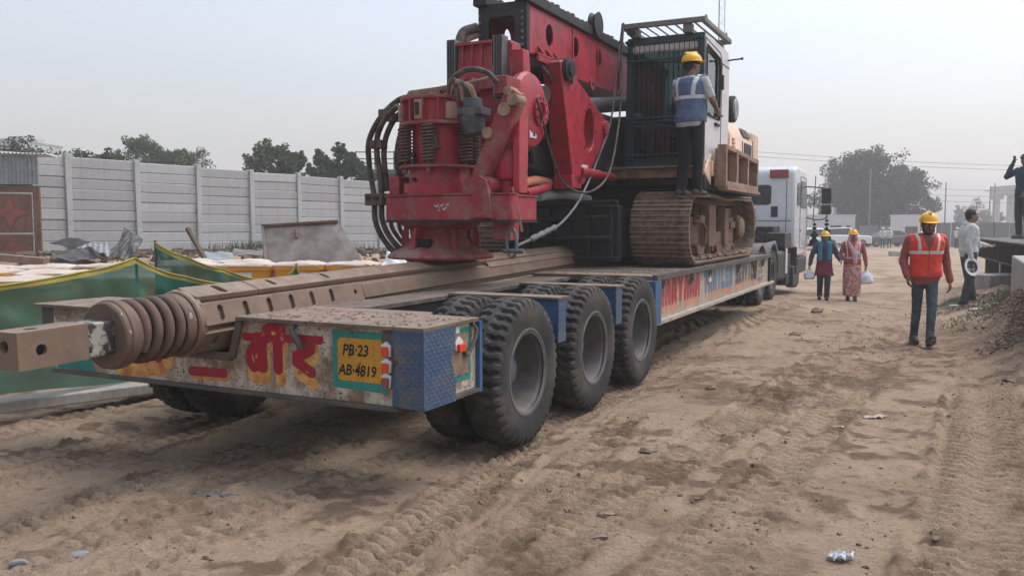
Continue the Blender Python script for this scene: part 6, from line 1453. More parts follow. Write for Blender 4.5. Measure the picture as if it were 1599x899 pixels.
def palm(p, wr, hd, rz, h):
    s = h/1.72; q = Vector(wr)+Vector(hd).normalized()*.10; q *= s
    return (p[0]+q.x*math.cos(rz)-q.y*math.sin(rz), p[1]+q.x*math.sin(rz)+q.y*math.cos(rz), p[2]+q.z)
bag('small pale plastic bag hanging from the hand of the woman in the dark jacket',palm((x,y,gz(x,y)),(.34,.05,.90),(.04,.05,-.22),PI-.30,1.50),.95,1)
bag('white plastic bag with grey print hanging from the hand of the woman in the sari',palm((x2,y2,gz(x2,y2)),(-.31,.02,.88),(0,0,-1),PI-.32,1.56),1.25,2)
# man in profile holding a white helmet
x,y = 8.20,15.3; z = gz(x,y)
pr = dict(chest=(0,-.02,1.27),neck=(0,.0,1.44),head=(0,.035,1.585),elR=(.225,-.10,1.10),wrR=(.24,-.05,.86),hdR=(0,.1,-1),elL=(-.22,.12,1.13),wrL=(-.16,.36,1.06),hdL=(.1,1,-.1),anR=(.09,-.08,.085),knR=(.10,.0,.49),anL=(-.10,.14,.085),knL=(-.10,.06,.49))
person('dark haired man in pale shirt and neck scarf standing in profile, holding a white helmet',(x,y,z),-PI/2-.12,1.72,pr,
       [('trousers','trouser_grey',1.22),('shirt','shirt_white',.86),('vest','shirt_white',.95),('neck_scarf','shirt_white'),('hair','hair'),('shoes','shoe_dark')],skin='skin_dark',vox=.008,look=(0,-.08))
hp_ = palm((x,y,z),(.24,-.05,.86),(0,.1,-1),-PI/2-.12,1.72)
hm = MB(); hm.lathe([(.112,0)]+[(.118*math.cos(a),.112*math.sin(a)) for a in [PI/2*j/8 for j in range(8)]]+[(0,.112)],n=28); hm2 = MB().lathe([(.108,-.004),(.150,-.008),(.152,.0),(.112,.006)],n=28,closed=True)
hl = thing('safety_helmet','white safety helmet held upside down at the side of the man in the pale shirt','helmet',(hp_[0]-.01,hp_[1]-.05,hp_[2]-.06)); hl.rotation_euler = (R(74),0,R(8))
P_ = hm.v; hm.v = [(a*.95,b*1.12,-c) for a,b,c in P_]; hm2.v = [(a*.95,b*1.1,-c) for a,b,c in hm2.v]
shell = MB(); shell.lathe([(.118*math.cos(a),-.112*math.sin(a)) for a in [PI/2*j/8 for j in range(9)]][:-1]+[(.004,-.112),(.003,-.106)]+[(.112*math.cos(a),-.106*math.sin(a)) for a in [PI/2*j/8 for j in range(7,-1,-1)]],n=28,closed=True)
part('shell',shell,'helmet_white',hl); part('brim',hm2,'helmet_white',hl)
part('harness',MB().tube([(.095*math.cos(a),.10*math.sin(a),-.02) for a in [2*PI*k/20 for k in range(20)]],.012,6,closed=True).bar((-.09,0,-.03),(.09,0,-.03),.02,.004).bar((0,-.1,-.03),(0,.1,-.03),.02,.004),'hair',hl)
# man on the girder deck at the right edge, phone at his ear
x,y = 9.93,16.6
pd = person('man in navy top and cap on the girder deck, holding a phone to his ear',(x,y,1.265),PI/2+.35,1.66,
       dict(elR=(.30,.14,1.26),wrR=(.16,.16,1.50),hdR=(-.3,-.1,1),elL=(-.26,.10,1.15),wrL=(-.22,.22,.95)),
       [('trousers','trouser_grey',1.1),('shirt','shirt_navy',.84),('cap','hair'),('shoes','shoe_sole')],skin='skin_dark',vox=.009,look=(.1,0),curl=(1.3,.6))
q = palm((x,y,1.265),(.16,.16,1.50),(-.3,-.1,1),PI/2+.35,1.66)
solid('mobile_phone',MB().box(-.035,.035,-.006,.006,-.07,.07),'window_dark','black phone held to the ear of the man on the girder deck','phone',q,.4,bevel=.004)
# worker standing on the crawler track
p_ = T(-.16,5.42,1.90)
person('worker in yellow helmet and blue reflective vest standing on the crawler track beside the cab',tuple(p_),-R(44),1.76,
       dict(elR=(.27,.05,1.14),wrR=(.20,.27,1.06),hdR=(-.2,1,-.55),elL=(-.25,.10,1.15),wrL=(-.18,.30,1.10),anR=(.10,.02,.085),anL=(-.09,-.06,.085),knL=(-.09,.02,.49),head=(.0,.02,1.575)),
       [('trousers','trouser_black',1.05),('tee','tee_grey',.84),('vest','vest_blue',.90),('helmet','helmet_yellow'),('hair','hair'),('shoes','shoe_dark')],skin='skin_dark',vox=.007,look=(-.35,-.05))
# far workers
for dx,D,rz,lab in ((.4346,70,2.6,'left of the two far workers in white helmets standing before the dark car'),(.4425,70,-.4,'right of the two far workers in white helmets standing before the dark car'),(.5215,70,PI+.1,'lone far worker in white helmet and pale vest in front of the grey sheet fence')):
    x,y = at(dx,D); person(lab,(x,y,gz(x,y)),rz,1.68,dict(elR=(.25,.06,1.12),wrR=(.14,.2,1.0),elL=(-.25,.06,1.12),wrL=(-.16,.18,1.02)),[('trousers','trouser_dark'),('shirt','shirt_white'),('vest','vest_lime'),('helmet','helmet_white'),('shoes','shoe_dark')],vox=.018,detail=False,group='workers in white helmets far off')
x,y = at(.3415,41); person('woman in a pink patterned sari half hidden beyond the truck front',(x,y,gz(x,y)),.5,1.55,{},[('shirt','cloth_pink'),('skirt','cloth_pink'),('shawl','cloth_pink'),('shoes','shoe_dark')],vox=.015,detail=False,look=(0,0))

# ------------------------------------------------------------------ cars parked far right
def car(label, x, y, rz, mat, suv=True):
    z = gz(x,y); c = thing('parked_car',label,'car',(x,y,z),rz); H_ = 1.66 if suv else 1.45; L = 2.15 if suv else 2.25; hb = .98 if suv else .90
    prof = [(-L,.30),(-L,.75),(-L+.06,hb-.04),(-L+.25,hb),(-1.0 if suv else -.95,hb+.04),(1.5 if suv else 1.35,hb+.06),(L-.05,hb-.02),(L,.8),(L,.34)]
    part('body',MB().prism(prof,'y',-.87,.87),mat,c,bevel=.08,seg=3)
    gh = MB(); top = [(-.35,H_),(1.75,H_-.06)] if suv else [(-.25,H_),(.85,H_-.02)]; bot = [(-1.05,hb+.02),(2.02,hb+.03)] if suv else [(-1.1,hb+.02),(1.75,hb+.02)]
    V_ = [(bot[0][0],-.82,bot[0][1]),(bot[1][0],-.82,bot[1][1]),(bot[1][0],.82,bot[1][1]),(bot[0][0],.82,bot[0][1]),(top[0][0],-.64,top[0][1]),(top[1][0],-.64,top[1][1]),(top[1][0],.64,top[1][1]),(top[0][0],.64,top[0][1])]
    gh.add(V_,[(3,2,1,0),(4,5,6,7),(0,1,5,4),(1,2,6,5),(2,3,7,6),(3,0,4,7)]); part('cabin',gh,mat,c,bevel=.05)
    def lerp(a,b,t): return tuple(a[i]+(b[i]-a[i])*t for i in range(3))
    for (a,b,cc,d,nm) in ((0,1,5,4,'side_window'),(3,2,6,7,'side_window'),(1,2,6,5,'rear_window'),(0,3,7,4,'windscreen')):
        A,B,C_,D_ = [Vector(V_[i]) for i in (a,b,cc,d)]; n_ = (B-A).cross(D_-A).normalized(); ctr = (A+B+C_+D_)/4
        if n_.dot(ctr-Vector((.3,0,1.2))) < 0: n_ = -n_
        q = [ctr+(p-ctr)*.84+n_*.012+Vector((0,0,.02)) for p in (A,B,C_,D_)]; q2 = [p-n_*.010 for p in q]
        part(nm,MB().add(q+q2,[(0,1,2,3),(7,6,5,4),(0,4,5,1),(1,5,6,2),(2,6,7,3),(3,7,4,0)]),'window_dark',c)
    for wx in (-1.32,1.32):
        for wy in (-.80,.80):
            w = part('wheel',MB().lathe([(.0,-.11),(.30,-.11),(.335,-.08),(.335,.08),(.30,.11),(.0,.11)],(wx,wy,.335),'y',20),'black_rubber',c); part('hubcap',MB().lathe([(0,-.02),(.2,-.02),(.2,.02),(0,.02)],(wx,wy+(.112 if wy>0 else -.112),.335),'y',16),'grey_steel',w)
    for s_ in (-1,1):
        part('tail_light',MB().box(L-.06,L+.015,s_*.62-.2,s_*.62+.2,.86,1.0),'lamp_dull',c); part('headlight',MB().box(-L-.012,-L+.05,s_*.6-.18,s_*.6+.18,.68,.82),'white_plastic',c)
    part('number_plate',MB().box(L+.001,L+.012,-.25,.25,.62,.74),'label_white',c); part('bumper',MB().box(L-.05,L+.03,-.8,.8,.34,.52),'black_rubber',c,bevel=.02)
    return c
car('white car seen from its tail, parked just right of the truck mirrors',*at(.352,66),-PI/2-.25,'car_white'); car('white car parked side on between the two women, in front of the white office',*at(.388,73),PI+.05,'car_white'); car('dark grey saloon parked side on behind the two white helmeted workers',*at(.4395,74),.04,'car_dark',False)
car('dark car half hidden between the two white cars behind the women',*at(.365,76),PI+.2,'car_dark',False)

# ------------------------------------------------------------------ yellow tubs
def tub_mesh():
    mb = MB(); S = []
    for (z,r_) in ((0,.36),(.05,.38),(.79,.425),(.80,.455),(.875,.46),(.885,.43)): S.append((0,0,z,r_,r_*.92))
    mb.loft(S,28,4.5); return mb.mesh('tub_body',35)
TUB = tub_mesh(); TUB.materials.append(MATS['tub_yellow'])
COV = []
for k in range(4):
    r = random.Random(k+40); mb = MB(); n_ = 28; secs = []
    for (z,f) in ((.862,.468),(.885,.466),(.903,.40),(.915,.25),(.92,.08)): secs.append((0,0,z,f,f*.92))
    mb.loft(secs,n_,4.2); mb.v = [(a+r.uniform(-.012,.012),b+r.uniform(-.012,.012),c+r.uniform(-.012,.012)+(.012*math.sin(a*9+k)+.01*math.sin(b*13+k) if c > .89 else 0)) for a,b,c in mb.v]
    me = mb.mesh('tub_cover',50); me.materials.append(MATS['tub_cover']); COV.append(me)
LAB = MB().box(-.15,.15,-.006,.0,-.10,.10).mesh('tub_label',40); LAB.materials.append(MATS['label_white'])
for (x,y,lb,has) in (
    (-5.45,14.4,'leftmost of the four yellow tubs in a row behind the drill bar',0),(-4.5,14.5,'second yellow tub from the left in the row behind the drill bar, with white label',1),(-3.6,14.6,'third yellow tub from the left in the row behind the drill bar, with white label',1),(-2.75,14.7,'rightmost yellow tub behind the drill bar, nearest the red drill',0),
    (-5.95,15.6,'yellow tub behind the leftmost tub of the row by the drill bar',0),(-4.95,15.7,'yellow tub behind the labelled tubs, in front of the steel plate',0),
    (-7.7,12.4,'yellow tub below the rusty gate at the left edge, in the middle row',0),(-6.62,12.3,'yellow tub with a clear white label standing above the long green net',1),(-5.62,12.7,'yellow tub just left of the dark green net peak',0),
    (-8.5,13.6,'yellow tub farthest back under the gate beam at the left edge',0),(-7.45,13.6,'yellow tub behind the labelled one above the long green net',0),(-6.45,13.7,'yellow tub at the back below the crumpled dark sheet',0),
    (-7.3,10.9,'yellow tub at the left picture edge in the front row behind the net',0),(-6.22,10.9,'yellow tub in the front row half hidden by the sagging net hem',0),(-5.15,11.3,'yellow tub directly behind the peak of the long green net',0)):
    o = thing('yellow_tub',lb,'tub',(x,y,gz(x,y)-.01),rnd.uniform(-.15,.25),'yellow tubs behind the green net')
    b_ = bpy.data.objects.new('tub_body',TUB); COL.objects.link(b_); b_.parent = o
    c_ = bpy.data.objects.new('tub_cover',COV[rnd.randrange(4)]); COL.objects.link(c_); c_.parent = o; c_.rotation_euler = (0,0,PI*rnd.randrange(2))
    if has: l_ = bpy.data.objects.new('tub_label',LAB); COL.objects.link(l_); l_.parent = o; l_.location = (rnd.uniform(-.1,.1),-.404,.66); l_.rotation_euler = (-.06,0,0)

# ------------------------------------------------------------------ green shade nets
m, n, l, p = nt('green_net')
tc = n.new('ShaderNodeTexCoord').outputs['Object']; f = noise(n,l,tc,2.2,5); f2 = noise(n,l,tc,60,2)
col = mix(n,l,ramp(n,l,f,.3,.7),(.006,.085,.058),(.017,.13,.095)); col = mix(n,l,mth(n,l,'MULTIPLY',ramp(n,l,f,.55,.8),.35),col,(.08,.16,.125))
l.new(col,p.inputs['Base Color']); p.inputs['Roughness'].default_value = .6; p.inputs['Specular IOR Level'].default_value = .3
tr = n.new('ShaderNodeBsdfTransparent'); tl = n.new('ShaderNodeBsdfTranslucent'); l.new(col,tl.inputs['Color'])
m1 = n.new('ShaderNodeMixShader'); m1.inputs[0].default_value = .35; l.new(p.outputs[0],m1.inputs[1]); l.new(tl.outputs[0],m1.inputs[2])
m2 = n.new('ShaderNodeMixShader'); m2.inputs[0].default_value = .13; l.new(m1.outputs[0],m2.inputs[1]); l.new(tr.outputs[0],m2.inputs[2]); l.new(m2.outputs[0],n['Material Output'].inputs['Surface']); MATS['green_net'] = m
def net(label, tops, bots, stakes, wav=.075, seed=0, hem=.045):
    """sheet hung between a top and a bottom line of points"""
    o = thing('shade_net',label,'net',tuple(bots[0])); OFF[o.name] = tuple(bots[0])
    A = []; B = spline(bots,8)
    for a_,b__ in zip(tops[:-1],tops[1:]):
        a_,b__ = Vector(a_),Vector(b__)
        for k_ in range(8): t_ = k_/8; A.append(a_.lerp(b__,t_)-Vector((0,0,.12*t_*(1-t_)*abs(b__.z-a_.z)/.2)))
    A.append(Vector(tops[-1])); N = min(len(A),len(B)); ny_ = 22; P = []; Fh = []; Fn = []; r = random.Random(seed)
    for i in range(N):
        d = (A[min(i+1,N-1)]-A[max(i-1,0)]); d.z = 0; nn = Vector((d.y,-d.x,0)).normalized()
        for j in range(ny_+1):
            t = j/ny_; q = A[i].lerp(B[i],t); w = wav*math.sin(PI*t)*(math.sin(i*.55+t*3+seed)+.6*math.sin(i*1.3-t*5))+.03*math.sin(PI*t)*vnoise(np.array([i*.6+seed]),np.array([t*6]))[0]*4
            P.append(q+nn*w)
    for i in range(N-1):
        for j in range(ny_): (Fh if j == 0 else Fn).append((i*(ny_+1)+j,(i+1)*(ny_+1)+j,(i+1)*(ny_+1)+j+1,i*(ny_+1)+j+1))
    def used(F_):
        ids = sorted({i_ for f_ in F_ for i_ in f_}); mp_ = {i_:k_ for k_,i_ in enumerate(ids)}
        return MB().add([P[i_] for i_ in ids],[tuple(mp_[i_] for i_ in f_) for f_ in F_])
    part('net_cloth',used(Fn),'green_net',o,sharp=180,fix=False); part('net_hem',used(Fh),'net_hem',o,sharp=180,fix=False)
    part('hem_cord',MB().tube([P[i*(ny_+1)] for i in range(N)],.010,6),'net_hem',o)
    for (a,b) in stakes: part('stake',MB().cyl(a,b,.014,n=7),'stake',o)
    return o
net('long green shade net with yellow hem hung beside the trailer tail',[(-6.6,5.2,.98),(-5.4,5.9,.98),(-4.35,6.9,1.05),(-3.95,7.8,1.13),(-3.74,8.45,1.235),(-3.45,8.95,1.02),(-3.15,9.5,.90),(-2.9,10.1,.86)],
    [(-6.5,5.2,.12),(-5.3,5.9,.13),(-4.22,6.95,.17),(-3.85,7.8,.08),(-3.60,8.45,.03),(-3.4,8.95,.0),(-3.1,9.5,.0),(-2.85,10.1,.0)],[((-3.73,8.47,-.1),(-3.74,8.47,1.25))],.05,1)
net('dark green net peaked on a stake in front of the yellow tubs',[(-3.92,9.35,1.37),(-3.62,9.5,1.20),(-3.3,9.75,1.05),(-2.95,10.1,.90),(-2.75,10.4,.86)],[(-3.85,9.3,.25),(-3.62,9.4,.2),(-3.3,9.6,.2),(-2.95,10.0,.15),(-2.75,10.3,.1)],[((-3.92,9.37,-.05),(-3.92,9.37,1.39))],.06,5)
net('small green net tip with yellow hem showing between two labelled tubs',[(-2.95,11.0,.85),(-2.87,11.05,.94),(-2.82,11.1,1.03),(-2.78,11.15,.9)],[(-2.97,11.0,.2),(-2.88,11.05,.2),(-2.82,11.1,.2),(-2.72,11.15,.2)],[((-2.82,11.12,0),(-2.82,11.12,1.05))],.03,9)
mb = MB(); mb.bar((-5.6,5.55,.10),(-3.3,8.55,-.03),.26,.10); solid('concrete_plank',mb,'old_concrete','long grey concrete strip lying under the green net beside the trailer tail','plank',sharp=40,bevel=.012)

# ------------------------------------------------------------------ scrap by the wall
def sheet(name, label, corners, mat, th=.012, corr=None, cat='scrap sheet', crump=0., seed=0, n=14):
    """bent sheet through four corners"""
    A,B,C_,D_ = [Vector(c) for c in corners]; nn = (B-A).cross(D_-A).normalized(); P = []; P2 = []; r = random.Random(seed); F = []
    nu = n*(4 if corr else 1)
    for i in range(nu+1):
        for j in range(n+1):
            u_,v_ = i/nu,j/n; q = A.lerp(B,u_).lerp(D_.lerp(C_,u_),v_)
            w = crump*(math.sin(u_*5+seed)*math.sin(v_*4+seed*2)+.5*math.sin(u_*11+v_*7+seed))
            if corr: w += .016*math.sin(2*PI*u_*corr)
            P.append(q+nn*w); P2.append(q+nn*(w-th))
    k_ = len(P)
    for i in range(nu):
        for j in range(n):
            a = i*(n+1)+j; F += [(a,a+n+1,a+n+2,a+1),(k_+a,k_+a+1,k_+a+n+2,k_+a+n+1)]
    rim = [i*(n+1) for i in range(nu+1)]+[nu*(n+1)+j for j in range(1,n+1)]+[i*(n+1)+n for i in range(nu-1,-1,-1)]+[j for j in range(n-1,0,-1)]
    F += [(rim[i],rim[(i+1)%len(rim)],k_+rim[(i+1)%len(rim)],k_+rim[i]) for i in range(len(rim))]
    c = sum((Vector(x) for x in corners),Vector())/4; mb = MB().add([p-c for p in P+P2],F); return solid(name,mb,mat,label,cat,tuple(c),sharp=35)
mp = thing('steel_plate','large brown steel plate with ribbed edge leaning behind the yellow tubs','steel plate',(-4.1,17.2,.3))
OFF[mp.name] = (-4.1,17.2,.3)
nv_ = Vector((0,-.93,.36))
A,B,C_,D_ = Vector((-4.80,16.7,.45)),Vector((-2.65,16.4,.45)),Vector((-3.58,17.6,1.60)),Vector((-5.15,17.6,1.52))
part('plate_sheet',MB().add([A,B,C_,D_]+[p+Vector((0,.03,.012)) for p in (A,B,C_,D_)],[(0,1,2,3),(7,6,5,4),(0,4,5,1),(1,5,6,2),(2,6,7,3),(3,7,4,0)]),'plate_brown',mp)
part('edge_rib',MB().bar(D_+Vector((0,-.03,.0)),C_+Vector((0,-.03,.02)),.05,.05),'gate_rust',mp); part('edge_rib',MB().bar(A+Vector((.02,-.04,0)),D_+Vector((.02,-.04,-.03)),.05,.05),'plate_brown',mp); part('cross_rib',MB().bar((-4.42,17.48,1.50),(-4.36,17.30,1.28),.03,.04),'gate_rust',mp)
def zb(x,y): return float(terrain(np.array([x]),np.array([y]))[0])
def P3(px, D, z): return ((px-799.5)/1330*D, D, z)
sheet('corrugated_sheet','crumpled dark corrugated sheet propped up against the concrete wall',[P3(168,21.0,.75),P3(205,20.6,.72),P3(224,21.4,1.18),P3(196,21.6,1.46)],'zinc_dark',corr=6,crump=.05,seed=1)
sheet('corrugated_sheet','pale bent corrugated sheet lying left of the crumpled dark one',[P3(105,20.6,.82),P3(172,20.4,.80),P3(172,21.6,1.08),P3(112,21.6,1.10)],'zinc',corr=7,crump=.03,seed=2)
sheet('scrap_sheet','flat black pointed scrap sheet lying highest on the pile by the wall',[P3(78,20.8,1.10),P3(118,20.2,.98),P3(143,20.8,1.12),P3(112,21.4,1.22)],'black_rubber',crump=.02,seed=3)
sheet('scrap_sheet','black torn sheet curling up below the pale corrugated one',[P3(128,19.8,.78),P3(162,19.5,.74),P3(166,19.9,.86),P3(136,20.2,1.02)],'black_rubber',crump=.06,seed=4)
sheet('scrap_sheet','dark sheet lying low along the tubs in front of the scrap pile',[P3(78,18.6,.80),P3(140,18.3,.78),P3(138,19.4,.98),P3(90,19.6,.92)],'zinc_dark',crump=.04,seed=5)
sheet('scrap_sheet','torn whitish sheet lying beside the red drill flange',[P3(592,15.2,.70),P3(640,15.0,.66),P3(632,15.8,1.0),P3(604,15.9,1.04)],'label_white',crump=.05,seed=6)
sheet('scrap_sheet','pale flat board lying behind the dark green net peak',[P3(305,18.0,.78),P3(368,17.8,.78),P3(362,19,.92),P3(318,19.2,.95)],'zinc',crump=.02,seed=7)
sheet('scrap_sheet','dark board lying at the foot of the wall behind the brown plate',[P3(360,21.0,.80),P3(416,20.8,.78),P3(416,21.6,.90),P3(366,21.6,.92)],'plate_brown',crump=.02,seed=8)
def post(label, a, b, w, mat='timber'): 
    c = (Vector(a)+Vector(b))/2; return solid('timber_post',MB().bar(Vector(a)-c,Vector(b)-c,w,w*.9),mat,label,'timber',tuple(c),bevel=.006)
post('short dark timber post leaning at the foot of the wall',P3(330,18.2,.55),P3(294,18.6,1.46),.09,'stake')
post('brown timber beam lying along the tubs below the rusty gate',P3(-60,15.2,1.02),P3(72,14.6,.92),.14)
post('thin dark stick standing left of the brown steel plate',P3(409,20,.6),P3(414,20.2,1.12),.025,'stake'); post('short dark stick standing beside the brown steel plate edge',P3(422,20,.6),P3(424,20.1,1.0),.025,'stake')
r = random.Random(12); mb = MB()
for _ in range(1500):
    t_ = r.uniform(-3,17); s_ = r.uniform(.2,4.5); x = WALL_A[0]+WALL_D[0]*t_+WALL_D[1]*s_; y = WALL_A[1]+WALL_D[1]*t_-WALL_D[0]*s_
    q = r.uniform(.03,.16); mb.obox((x,y,zb(x,y)+q*.3),q*r.uniform(1,3),q*r.uniform(.6,1.4),q*r.uniform(.3,.9),Matrix.Rotation(r.uniform(0,6),3,'Z')@Matrix.Rotation(r.uniform(-.6,.6),3,'X'))
o = link('scrap_rubble',mb.mesh('scrap_rubble',30),'stake'); tag(o,kind='stuff',label='broken bits of rubble along the foot of the pale wall')
wd_ = MB()
for _ in range(1500):
    t_ = r.gauss(7.5,1.6); s_ = r.uniform(.1,1.0); x = WALL_A[0]+WALL_D[0]*t_+WALL_D[1]*s_; y = WALL_A[1]+WALL_D[1]*t_-WALL_D[0]*s_
    h_ = r.uniform(.08,.45); a = r.uniform(0,6.3); w_ = r.uniform(.01,.03); z = zb(x,y); k_ = (r.uniform(-.15,.15),r.uniform(-.15,.15))
    wd_.add([(x-w_*math.cos(a),y-w_*math.sin(a),z),(x+w_*math.cos(a),y+w_*math.sin(a),z),(x+k_[0],y+k_[1],z+h_)],[(0,1,2)])
o = link('wall_weeds',wd_.mesh('wall_weeds',None,fix=False),'leaf_weed'); tag(o,kind='stuff',label='thin green weeds growing at the foot of the pale wall')

# ------------------------------------------------------------------ right hand side: girder deck, concrete wall, rubble
a,b_ = Vector((12.6,23.0)),Vector((9.2,14.6)); d = (b_-a).normalized(); L = (b_-a).length
gd = thing('girder_deck','dark steel girder platform on short legs behind the man with the white helmet','platform',(a.x,a.y,0),math.atan2(d.y,d.x))
gp_ = lambda nm,mb,mt='girder',**k: part(nm,mb,mt,gd,**k)
for yy in (0,1.3): gp_('girder_flange',MB().box(0,L,yy-.12,yy+.12,1.14,1.165)); gp_('girder_flange',MB().box(0,L,yy-.12,yy+.12,.70,.725)); gp_('girder_web',MB().box(0,L,yy-.01,yy+.01,.726,1.139))
for k in range(int(L/.45)): gp_('web_stiffener',MB().box(.2+k*.45,.225+k*.45,-.115,-.0105,.726,1.139)); 
for k in range(int(L/.62)): gp_('deck_plate',MB().box(.03+k*.62,.60+k*.62,-.2,1.5,1.166,1.19))
for k in range(4): gp_('support_leg',MB().box(.5+k*2.5,.75+k*2.5,.1,.4,.1,.699)); 
cw = thing('concrete_wall','low thick grey concrete wall running along the right edge behind the rubble','wall',(8.22,14.0,0),math.atan2(-1.0,-.52))
wlen = 6.5
part('wall_body',MB().prism([(0,0),(wlen,0),(wlen,1.02),(.04,1.05),(0,1.04)],'y',0,.55),'old_concrete',cw,bevel=.02)
solid('concrete_block',MB().box(-.55,.55,-.3,.3,-.2,.24),'old_concrete','low flat concrete slab on the ground beyond the man with the white helmet','block',(10.3,18.0,zb(10.3,18)),.3,bevel=.02)
solid('concrete_block',MB().box(-.35,.35,-.2,.2,-.1,.3),'old_concrete','grey concrete block far off below the lone far worker','block',(23.4,52,zb(23.4,52)),.1,bevel=.02)
def chunk(mb, c, s, r):
    rot = Matrix.Rotation(r.uniform(0,6.3),3,'Z')@Matrix.Rotation(r.uniform(-.9,.9),3,'X')@Matrix.Rotation(r.uniform(-.5,.5),3,'Y'); o_ = len(mb.v)
    mb.obox(c,s*r.uniform(.8,1.9),s*r.uniform(.7,1.2),s*r.uniform(.4,.9),rot); mb.v[o_:] = [tuple(Vector(p)+Vector((r.uniform(-.2,.2),r.uniform(-.2,.2),r.uniform(-.2,.2)))*s) for p in mb.v[o_:]]
mb = MB(); mc = MB()
for _ in range(5200):
    y = 9.7+r.random()**1.1*6.5; wx = 8.22-(14-y)*.52; t_ = r.random()**.8; x = wx+.25-t_*(.44+.12*math.sin(y*2.1)+.02*(14-y))
    if y > 14: x = 7.9+(y-14)*.4+r.uniform(-.3,2.2)
    x -= abs(r.gauss(0,.16)) if r.random() < .3 else 0
    s = r.choice((.010,.012,.016,.02,.026,.036))*r.uniform(.6,1.2); hgt = .05*(1-t_)**1.5
    chunk(mb if r.random() < .4 else mc,(x,y,gz(x,y)+s*.25+hgt*r.random()),s,r)
o = link('brick_rubble',mb.mesh('brick_rubble',30),'brick_bits'); tag(o,kind='stuff',label='reddish broken brick rubble heaped along the low concrete wall')
o = link('soil_rubble',mc.mesh('soil_rubble',30),'clod'); tag(o,kind='stuff',label='brown soil lumps mixed into the rubble by the low concrete wall')
gm = MB()
for _ in range(4200):
    y = r.uniform(11.8,17.0); wx = 8.22-(14-y)*.52 if y < 14 else 8.9; x = wx-abs(r.gauss(0,.55))-.05
    if fbm(np.array([x*1.4]),np.array([y*1.4]),2)[0] < -.08: continue
    h_ = r.uniform(.03,.12)*(1.4 if x > wx-.3 else .7); a_ = r.uniform(0,6.3); w_ = r.uniform(.004,.012); z = gz(x,y)-.01; k_ = (r.uniform(-.10,.10),r.uniform(-.10,.10))
    gm.add([(x-w_*math.cos(a_),y-w_*math.sin(a_),z),(x+w_*math.cos(a_),y+w_*math.sin(a_),z),(x+k_[0],y+k_[1],z+h_)],[(0,1,2)])
o = link('grass',gm.mesh('grass',None,fix=False),'leaf_weed'); tag(o,kind='stuff',label='dry green grass tufts at the foot of the low concrete wall')
for (px,py,lab,w_) in ((1533,491,'pale wood offcut lying on the ground left of the grass',.30),(1566,495,'whitish wood scrap lying at the edge of the grass by the concrete wall',.22),(1498,476,'white scrap lying at the feet of the man with the white helmet',.25)):
    D = 1.5*1330/(py-348); x = (px-799.5)/1330*D; solid('wood_scrap',MB().box(-w_/2,w_/2,-.05,.05,0,.025),'label_white',lab,'scrap',(x,D,gz(x,D)+.01),r.uniform(-.3,.3),bevel=.004)

# ------------------------------------------------------------------ loose things on the ground
def gpt(px, py):
    a_ = (px-799.5)/1330; b__ = (449.5-py)/1330; c,s = math.cos(R(4.364)),math.sin(R(4.364)); dy = c+b__*s; dz = -s+b__*c; t_ = -CAM_H/dz; return a_*t_, dy*t_
def lump(name, label, cat, px, py, s, mat, seed, flat=.6, sub=3):
    x,y = gpt(px,py); rr = random.Random(seed); bm = bmesh.new(); bmesh.ops.create_icosphere(bm,subdivisions=sub,radius=1)
    pl = [(Vector((rr.gauss(0,1),rr.gauss(0,1),rr.gauss(0,1))).normalized(),rr.uniform(.55,.95)) for _ in range(11)]
    for v in bm.verts:
        v.co *= 1+.10*rr.uniform(-1,1)*(1.6 if mat == 'clod' else .4)
        for n_,d_ in pl:
            k_ = v.co.dot(n_)
            if k_ > d_: v.co -= n_*(k_-d_)
        v.co += Vector((rr.uniform(-1,1),rr.uniform(-1,1),rr.uniform(-1,1)))*.02
        v.co.x *= s*1.35; v.co.y *= s; v.co.z *= s*flat
    me = bpy.data.meshes.new(name); bm.to_mesh(me); bm.free(); me.shade_smooth(); me.set_sharp_from_angle(angle=R(28)); o = link(name,me,mat); o.location = (x,y,gz(x,y)+s*flat*.45); o.rotation_euler = (0,0,rr.uniform(-.5,.5)); return tag(o,label,cat)
lump('stone','pale grey angular stone at the lower left, second from the edge','stone',28,860,.032,'rock',1); lump('stone','bluish grey flat stone at the lower left, rightmost of the three','stone',124,848,.040,'rock',2,.5); lump('stone','small dark stone at the very left edge of the ground','stone',6,868,.030,'rock',3,.4)
lump('stone','tiny grey stone between the two paler ones at the lower left','stone',56,856,.014,'rock',4)
lump('soil_clod','dark brown crumbly clod in front of the rear wheel','clod',948,801,.050,'clod',5,.55); lump('soil_clod','flat dark clod at the lower middle, left of the round damp patch','clod',935,839,.040,'clod',6,.3)
lump('soil_clod','small dark clod lying on the lugged track at the lower right','clod',1497,822,.042,'clod',7,.6); lump('soil_clod','brown clod right of the middle wheel with a twin beside it','clod',1013,706,.05,'clod',8,.5); lump('soil_clod','smaller brown clod right of its twin near the middle wheel','clod',1052,699,.042,'clod',9,.5)
lump('soil_clod','reddish clod on the track left of the brown heap','clod',1112,607,.05,'clod',10,.5); lump('soil_clod','long flat clod on the track beyond the reddish heap','clod',1242,522,.09,'clod',11,.4); lump('soil_clod','small dark clod right of the third trailer wheel','clod',1152,585,.045,'clod',12,.6)
lump('soil_clod','round dark clod in front of the two women','clod',1276,487,.10,'clod',13,.6); lump('soil_clod','dark clod at the right edge below the rubble','clod',1578,608,.06,'clod',14,.6)
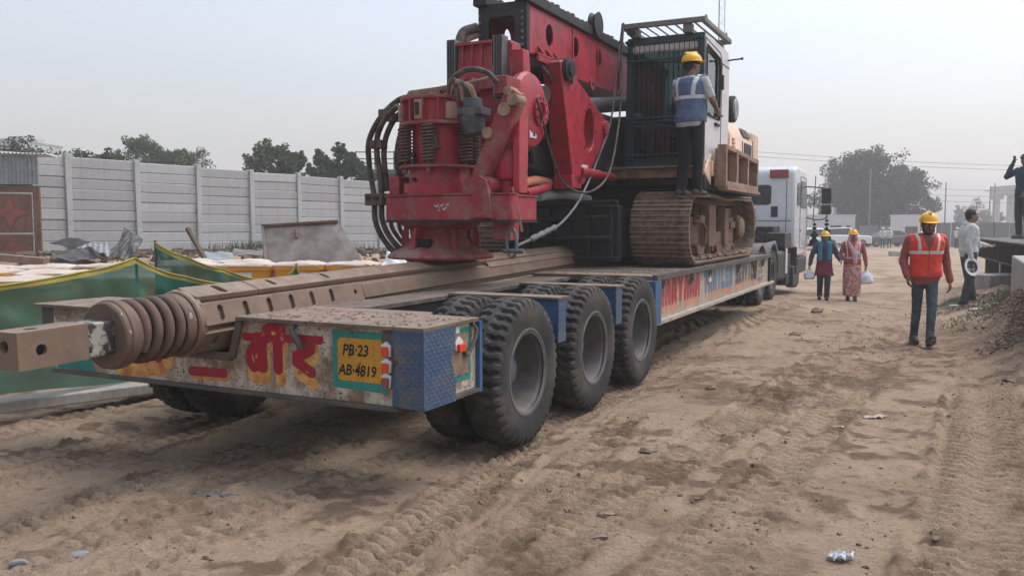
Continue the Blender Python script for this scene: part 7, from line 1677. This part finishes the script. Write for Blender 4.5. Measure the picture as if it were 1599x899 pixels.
def scrap(name, label, cat, px, py, w_, h_, mat, seed, rise=.02):
    x,y = gpt(px,py); rr = random.Random(seed); n_ = 9; P = []; F = []
    for i in range(n_+1):
        for j in range(n_+1): P.append(((i/n_-.5)*w_*(1+.25*math.sin(j+seed)),(j/n_-.5)*h_*(1+.3*math.sin(i*1.3+seed)),rise*(.5+rr.random()+math.sin(i*1.7+seed)*math.cos(j*1.9))))
    for i in range(n_):
        for j in range(n_): a_ = i*(n_+1)+j; F.append((a_,a_+n_+1,a_+n_+2,a_+1))
    o = solid(name,MB().add(P,F),mat,label,cat,(x,y,gz(x,y)+.004),rr.uniform(-.4,.4),sharp=20); s_ = o.modifiers.new('solid','SOLIDIFY'); s_.thickness = .002; return o
scrap('paper_scrap','crumpled white printed paper at the lower right','litter',1312,870,.11,.07,'bag_plastic',3); scrap('plastic_strip','flattened grey plastic strip pressed into the soil at the lower left','litter',335,768,.26,.035,'fence_grey',4,.006)
scrap('paper_scrap','pale flat paper strip on the track below the orange vest','litter',1365,653,.22,.06,'tub_cover',5,.01); scrap('paper_scrap','tiny white scrap on the lugged track at the right','litter',1500,749,.05,.03,'label_white',6,.006); scrap('paper_scrap','small pale flake left of the damp patch in the middle of the track','litter',1312,668,.11,.03,'tub_cover',7,.006)
scrap('paper_scrap','tiny white scrap on the ground left of the brown heap','litter',1260,532,.07,.04,'label_white',8,.01); scrap('wood_chip','pale wood chip on the ground below the rear panel','litter',329,797,.06,.015,'timber',9,.006)
r = random.Random(77); mb = MB()
for _ in range(5200):
    D = 2.3+r.random()**1.6*22; x = r.uniform(-.72,.72)*D; u_,v_ = uv(x,D)
    if fbm(np.array([x*.7]),np.array([D*.7]),2)[0] < r.uniform(-.3,.25): continue
    s = r.choice((.004,.005,.006,.008,.012,.018))*r.uniform(.7,1.3); chunk(mb,(x,D,gz(x,D)+s*.2),s,r)
o = link('soil_crumbs',mb.mesh('soil_crumbs',30),'clod'); tag(o,kind='stuff',label='small crumbs of soil scattered over the site ground')
